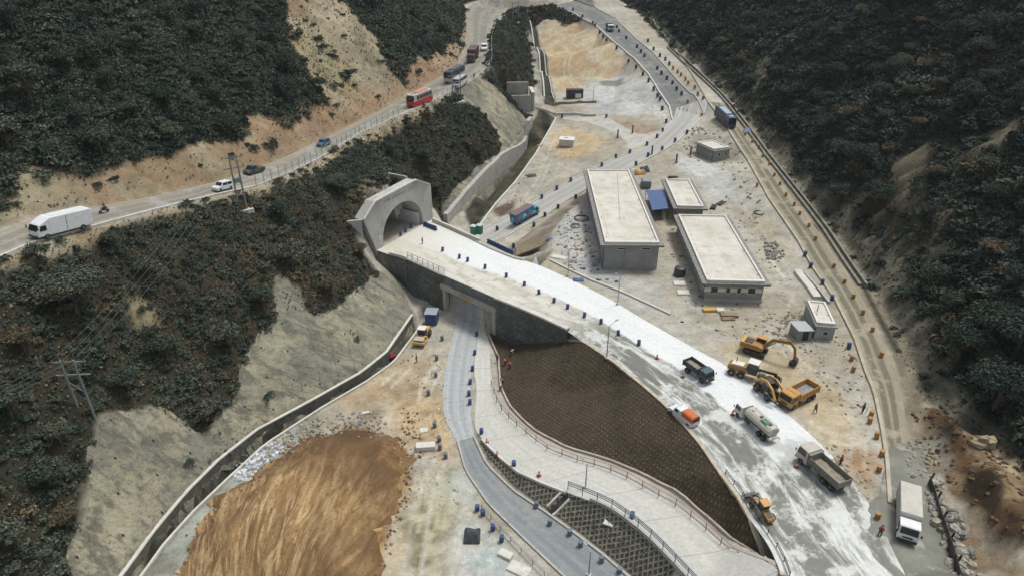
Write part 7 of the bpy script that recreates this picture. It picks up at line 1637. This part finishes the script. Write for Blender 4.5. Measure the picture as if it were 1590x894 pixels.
for q, k, s, l in (((440,345),'mid',1.0,'bushy dark tree on the ridge left of the tunnel mouth'),((528,300),'round',.95,'round dark green tree on the ridge just above the tunnel mouth'),((455,415),'pale',1.35,'pale blue green tree left of the tunnel above the sprayed notch'),((355,540),'pale',1.25,'pale spreading tree at the top edge of the sprayed slope'),
    ((410,480),'mid',1.0,'olive tree on the slope between the two pale trees'),((330,655),'pale',1.0,'pale tree overhanging the rounded corner of the sprayed slope'),((232,430),'pale',.85,'small pale tree under the power wires'),((262,560),'mid',1.0,'bushy tree in the middle of the wooded slope right of the lower mast'),
    ((60,410),'pale',.8,'pale bushy tree directly under the front of the long white van lorry'),((175,390),'mid',.75,'low bushy tree under the tail of the long white van lorry'),((40,550),'brown',1.0,'dry brownish tree at the left edge below the big round tree'),((515,460),'brown',1.0,'rusty brown tree right above the sprayed slope beside the notch'),
    ((560,400),'brown',.8,'rusty bush tree between the tunnel mouth and the sprayed slope'),((660,255),'mid',1.1,'bushy green tree on the brown ridge behind the tunnel'),((610,245),'mid',.9,'dark bush tree on the ridge edge under the hill road fence'),((730,235),'brown',.95,'dry brown tree at the right end of the ridge behind the tunnel'),((745,250),'mid',1.1,'green tree at the right end of the ridge beside the rear sprayed slope'),((680,300),'brown',.8,'brown bush tree right behind the tunnel portal'),
    ((85,760),'mid',1.0,'bushy tree left of the sprayed slope near the bottom'),((95,690),'pale',.9,'pale tree below the lower power mast'),((30,850),'pale',1.1,'pale tree in the bottom left corner'),((105,820),'brown',.8,'red brown dry tree at the bottom left edge of the sprayed slope'),((20,650),'mid',1.1,'bushy tree at the left edge level with the lower mast'),((200,610),'mid',.9,'dark tree just right of the lower mast'),
    ((15,230),'pale',1.3,'pale tree at the left edge above the bare cutting'),((50,160),'mid',1.6,'big bushy tree on the left hill near the frame edge'),((1355,330),'dark',1.25,'large dark round tree directly above the bare cliff ribs'),((1440,345),'dark',.8,'dark purple brown tree on the bare slip of the right hill'),((1395,115),'round',1.1,'olive green rounded tree high on the right hill'),((1285,160),'brown',.8,'small rusty tree high on the right hill'),((1300,318),'mid',1.2,'bushy tree at the road side foot of the right hill'),
    ((1485,565),'dark',1.3,'dark tree low on the right hill above the brown cut'),((1540,640),'dark',1.4,'dark tree nearest the pale boulder above the brown cut'),((1570,560),'dark',1.4,'dark tree at the right edge above the brown cut')): tree(q, k, s, l)
rr = random.Random(99); hillpts = []
def wild(n, us, vs, M_, kinds, side, marks, smin, smax):
    got = []; tries = 0
    while len(got) < n and tries < 4000:
        tries += 1; u, v = rr.uniform(*us), rr.uniform(*vs); p = hit(u, v); b = min(np.searchsorted(GY, p.y), NY-1); a = min(np.searchsorted(GX, p.x), NX-1)
        if M_[b, a] < .4 or VEG[b, a] < .7 or any((p - q).length < 5.5 for q in hillpts): continue
        hillpts.append(p); got.append([u, v, rr.choice(kinds), min(marks, key=lambda m: (m[0]-u)**2 + (m[1]-v)**2)[2]])
    word = {'dark': 'very dark', 'mid': 'bushy', 'brown': 'dry brown', 'pale': 'paler'}; by = {}
    for g in got: by.setdefault((g[2], g[3]), []).append(g)
    for (kd, mk), gs in by.items():
        for i, g in enumerate(sorted(gs)):
            lb = ('%s from the left of the %s trees %s' % (ORD[i], word[kd], mk)) if len(gs) > 1 else ('only %s tree %s' % (word[kd], mk))
            tree((g[0], g[1]), kd, rr.uniform(smin, smax), lb, word[kd] + ' trees on the ' + side)
wild(60, (1090,1600), (-10,690), mR, ['dark','dark','dark','mid','mid','brown'], 'right hillside', [(1130,40,'above the upper asphalt road'),(1220,180,'above the blue coach'),(1330,80,'high on the right hill'),(1500,60,'in the top right corner'),(1400,200,'above the bare slip'),(1550,300,'at the right edge'),(1530,480,'right of the bare cliff ribs'),(1560,620,'above the brown cut')], .8, 1.45)
wild(40, (-10,720), (-10,270), mL, ['mid','mid','pale','dark'], 'left hillside', [(60,60,'in the top left corner'),(60,200,'at the left edge above the cutting'),(220,50,'at the top left centre'),(220,190,'above the long white lorry'),(380,60,'left of the landslide scar'),(360,170,'above the small white hatchback'),(640,40,'right of the landslide scar')], .7, 1.2)
# long dry grass on the planted slope, low weeds on the ditch banks
def grass(name, label, poly, n, h, tint, seed):
    rng = np.random.default_rng(seed); xs = [p.x for p in poly]; ys = [p.y for p in poly]; X = rng.uniform(min(xs), max(xs), n*3); Y = rng.uniform(min(ys), max(ys), n*3)
    m = sdf(X, Y, [(p.x, p.y) for p in poly]) < -.4; X, Y = X[m][:n], Y[m][:n]; k = fbm(X, Y, 5, 3, seed); Vs = []; T = []
    Z = np.array([zat(a, b) for a, b in zip(X, Y)]) + .1; n = len(X); an = rng.uniform(0, 3.14, n); hh = h * rng.uniform(.4, 1.2, n) * (1 + .5*k); w = hh * .5
    c = np.stack([X, Y, Z], 1); t1 = np.stack([np.cos(an), np.sin(an), np.zeros(n)], 1) * w[:, None]; upv = np.stack([rng.normal(size=n)*.5, rng.normal(size=n)*.5, np.ones(n)], 1) * hh[:, None]
    V = np.stack([c - t1*.5, c + t1*.5, c + t1*.3 + upv, c - t1*.3 + upv], 1).reshape(-1, 3)
    me = quads_mesh(name, V, np.clip(tint + .12*k + rng.normal(size=n)*.06, .01, .99), M_leaf); o = bpy.data.objects.new(name, me); COL.objects.link(o); tag(o, label, 'grass', kind='stuff')
grass('grass', 'short brown dry grass on the planted slope between the road and the footpath', [Vector(p) for p in EMB if p.y > 30], 16000, .17, .79, 61)
grass('grass', 'thin dry weeds on the checkered lattice slope', chk_poly, 5000, .22, .6, 62)
ground = ground_mesh()
# thin dusty air over the whole valley
hz = MB().box((0, 255, 112), (GX[-1] - GX[0] + 60, GY[-1] - GY[0] + 90, 249)).build('haze', bpy.data.materials.new('haze_air')); tag(hz, 'thin pale dusty air filling the whole valley', 'haze', kind='stuff')
hm = hz.data.materials[0]; hm.use_nodes = True; t = hm.node_tree; t.nodes.clear(); ho = t.nodes.new('ShaderNodeOutputMaterial'); pv = t.nodes.new('ShaderNodeVolumePrincipled')
pv.inputs['Color'].default_value = (.80,.84,.86,1); pv.inputs['Density'].default_value = .00012; pv.inputs['Anisotropy'].default_value = .2; hz.location = ((GX[0]+GX[-1])/2, (GY[0]+GY[-1])/2 - 255, 0); t.links.new(pv.outputs[0], ho.inputs['Volume'])
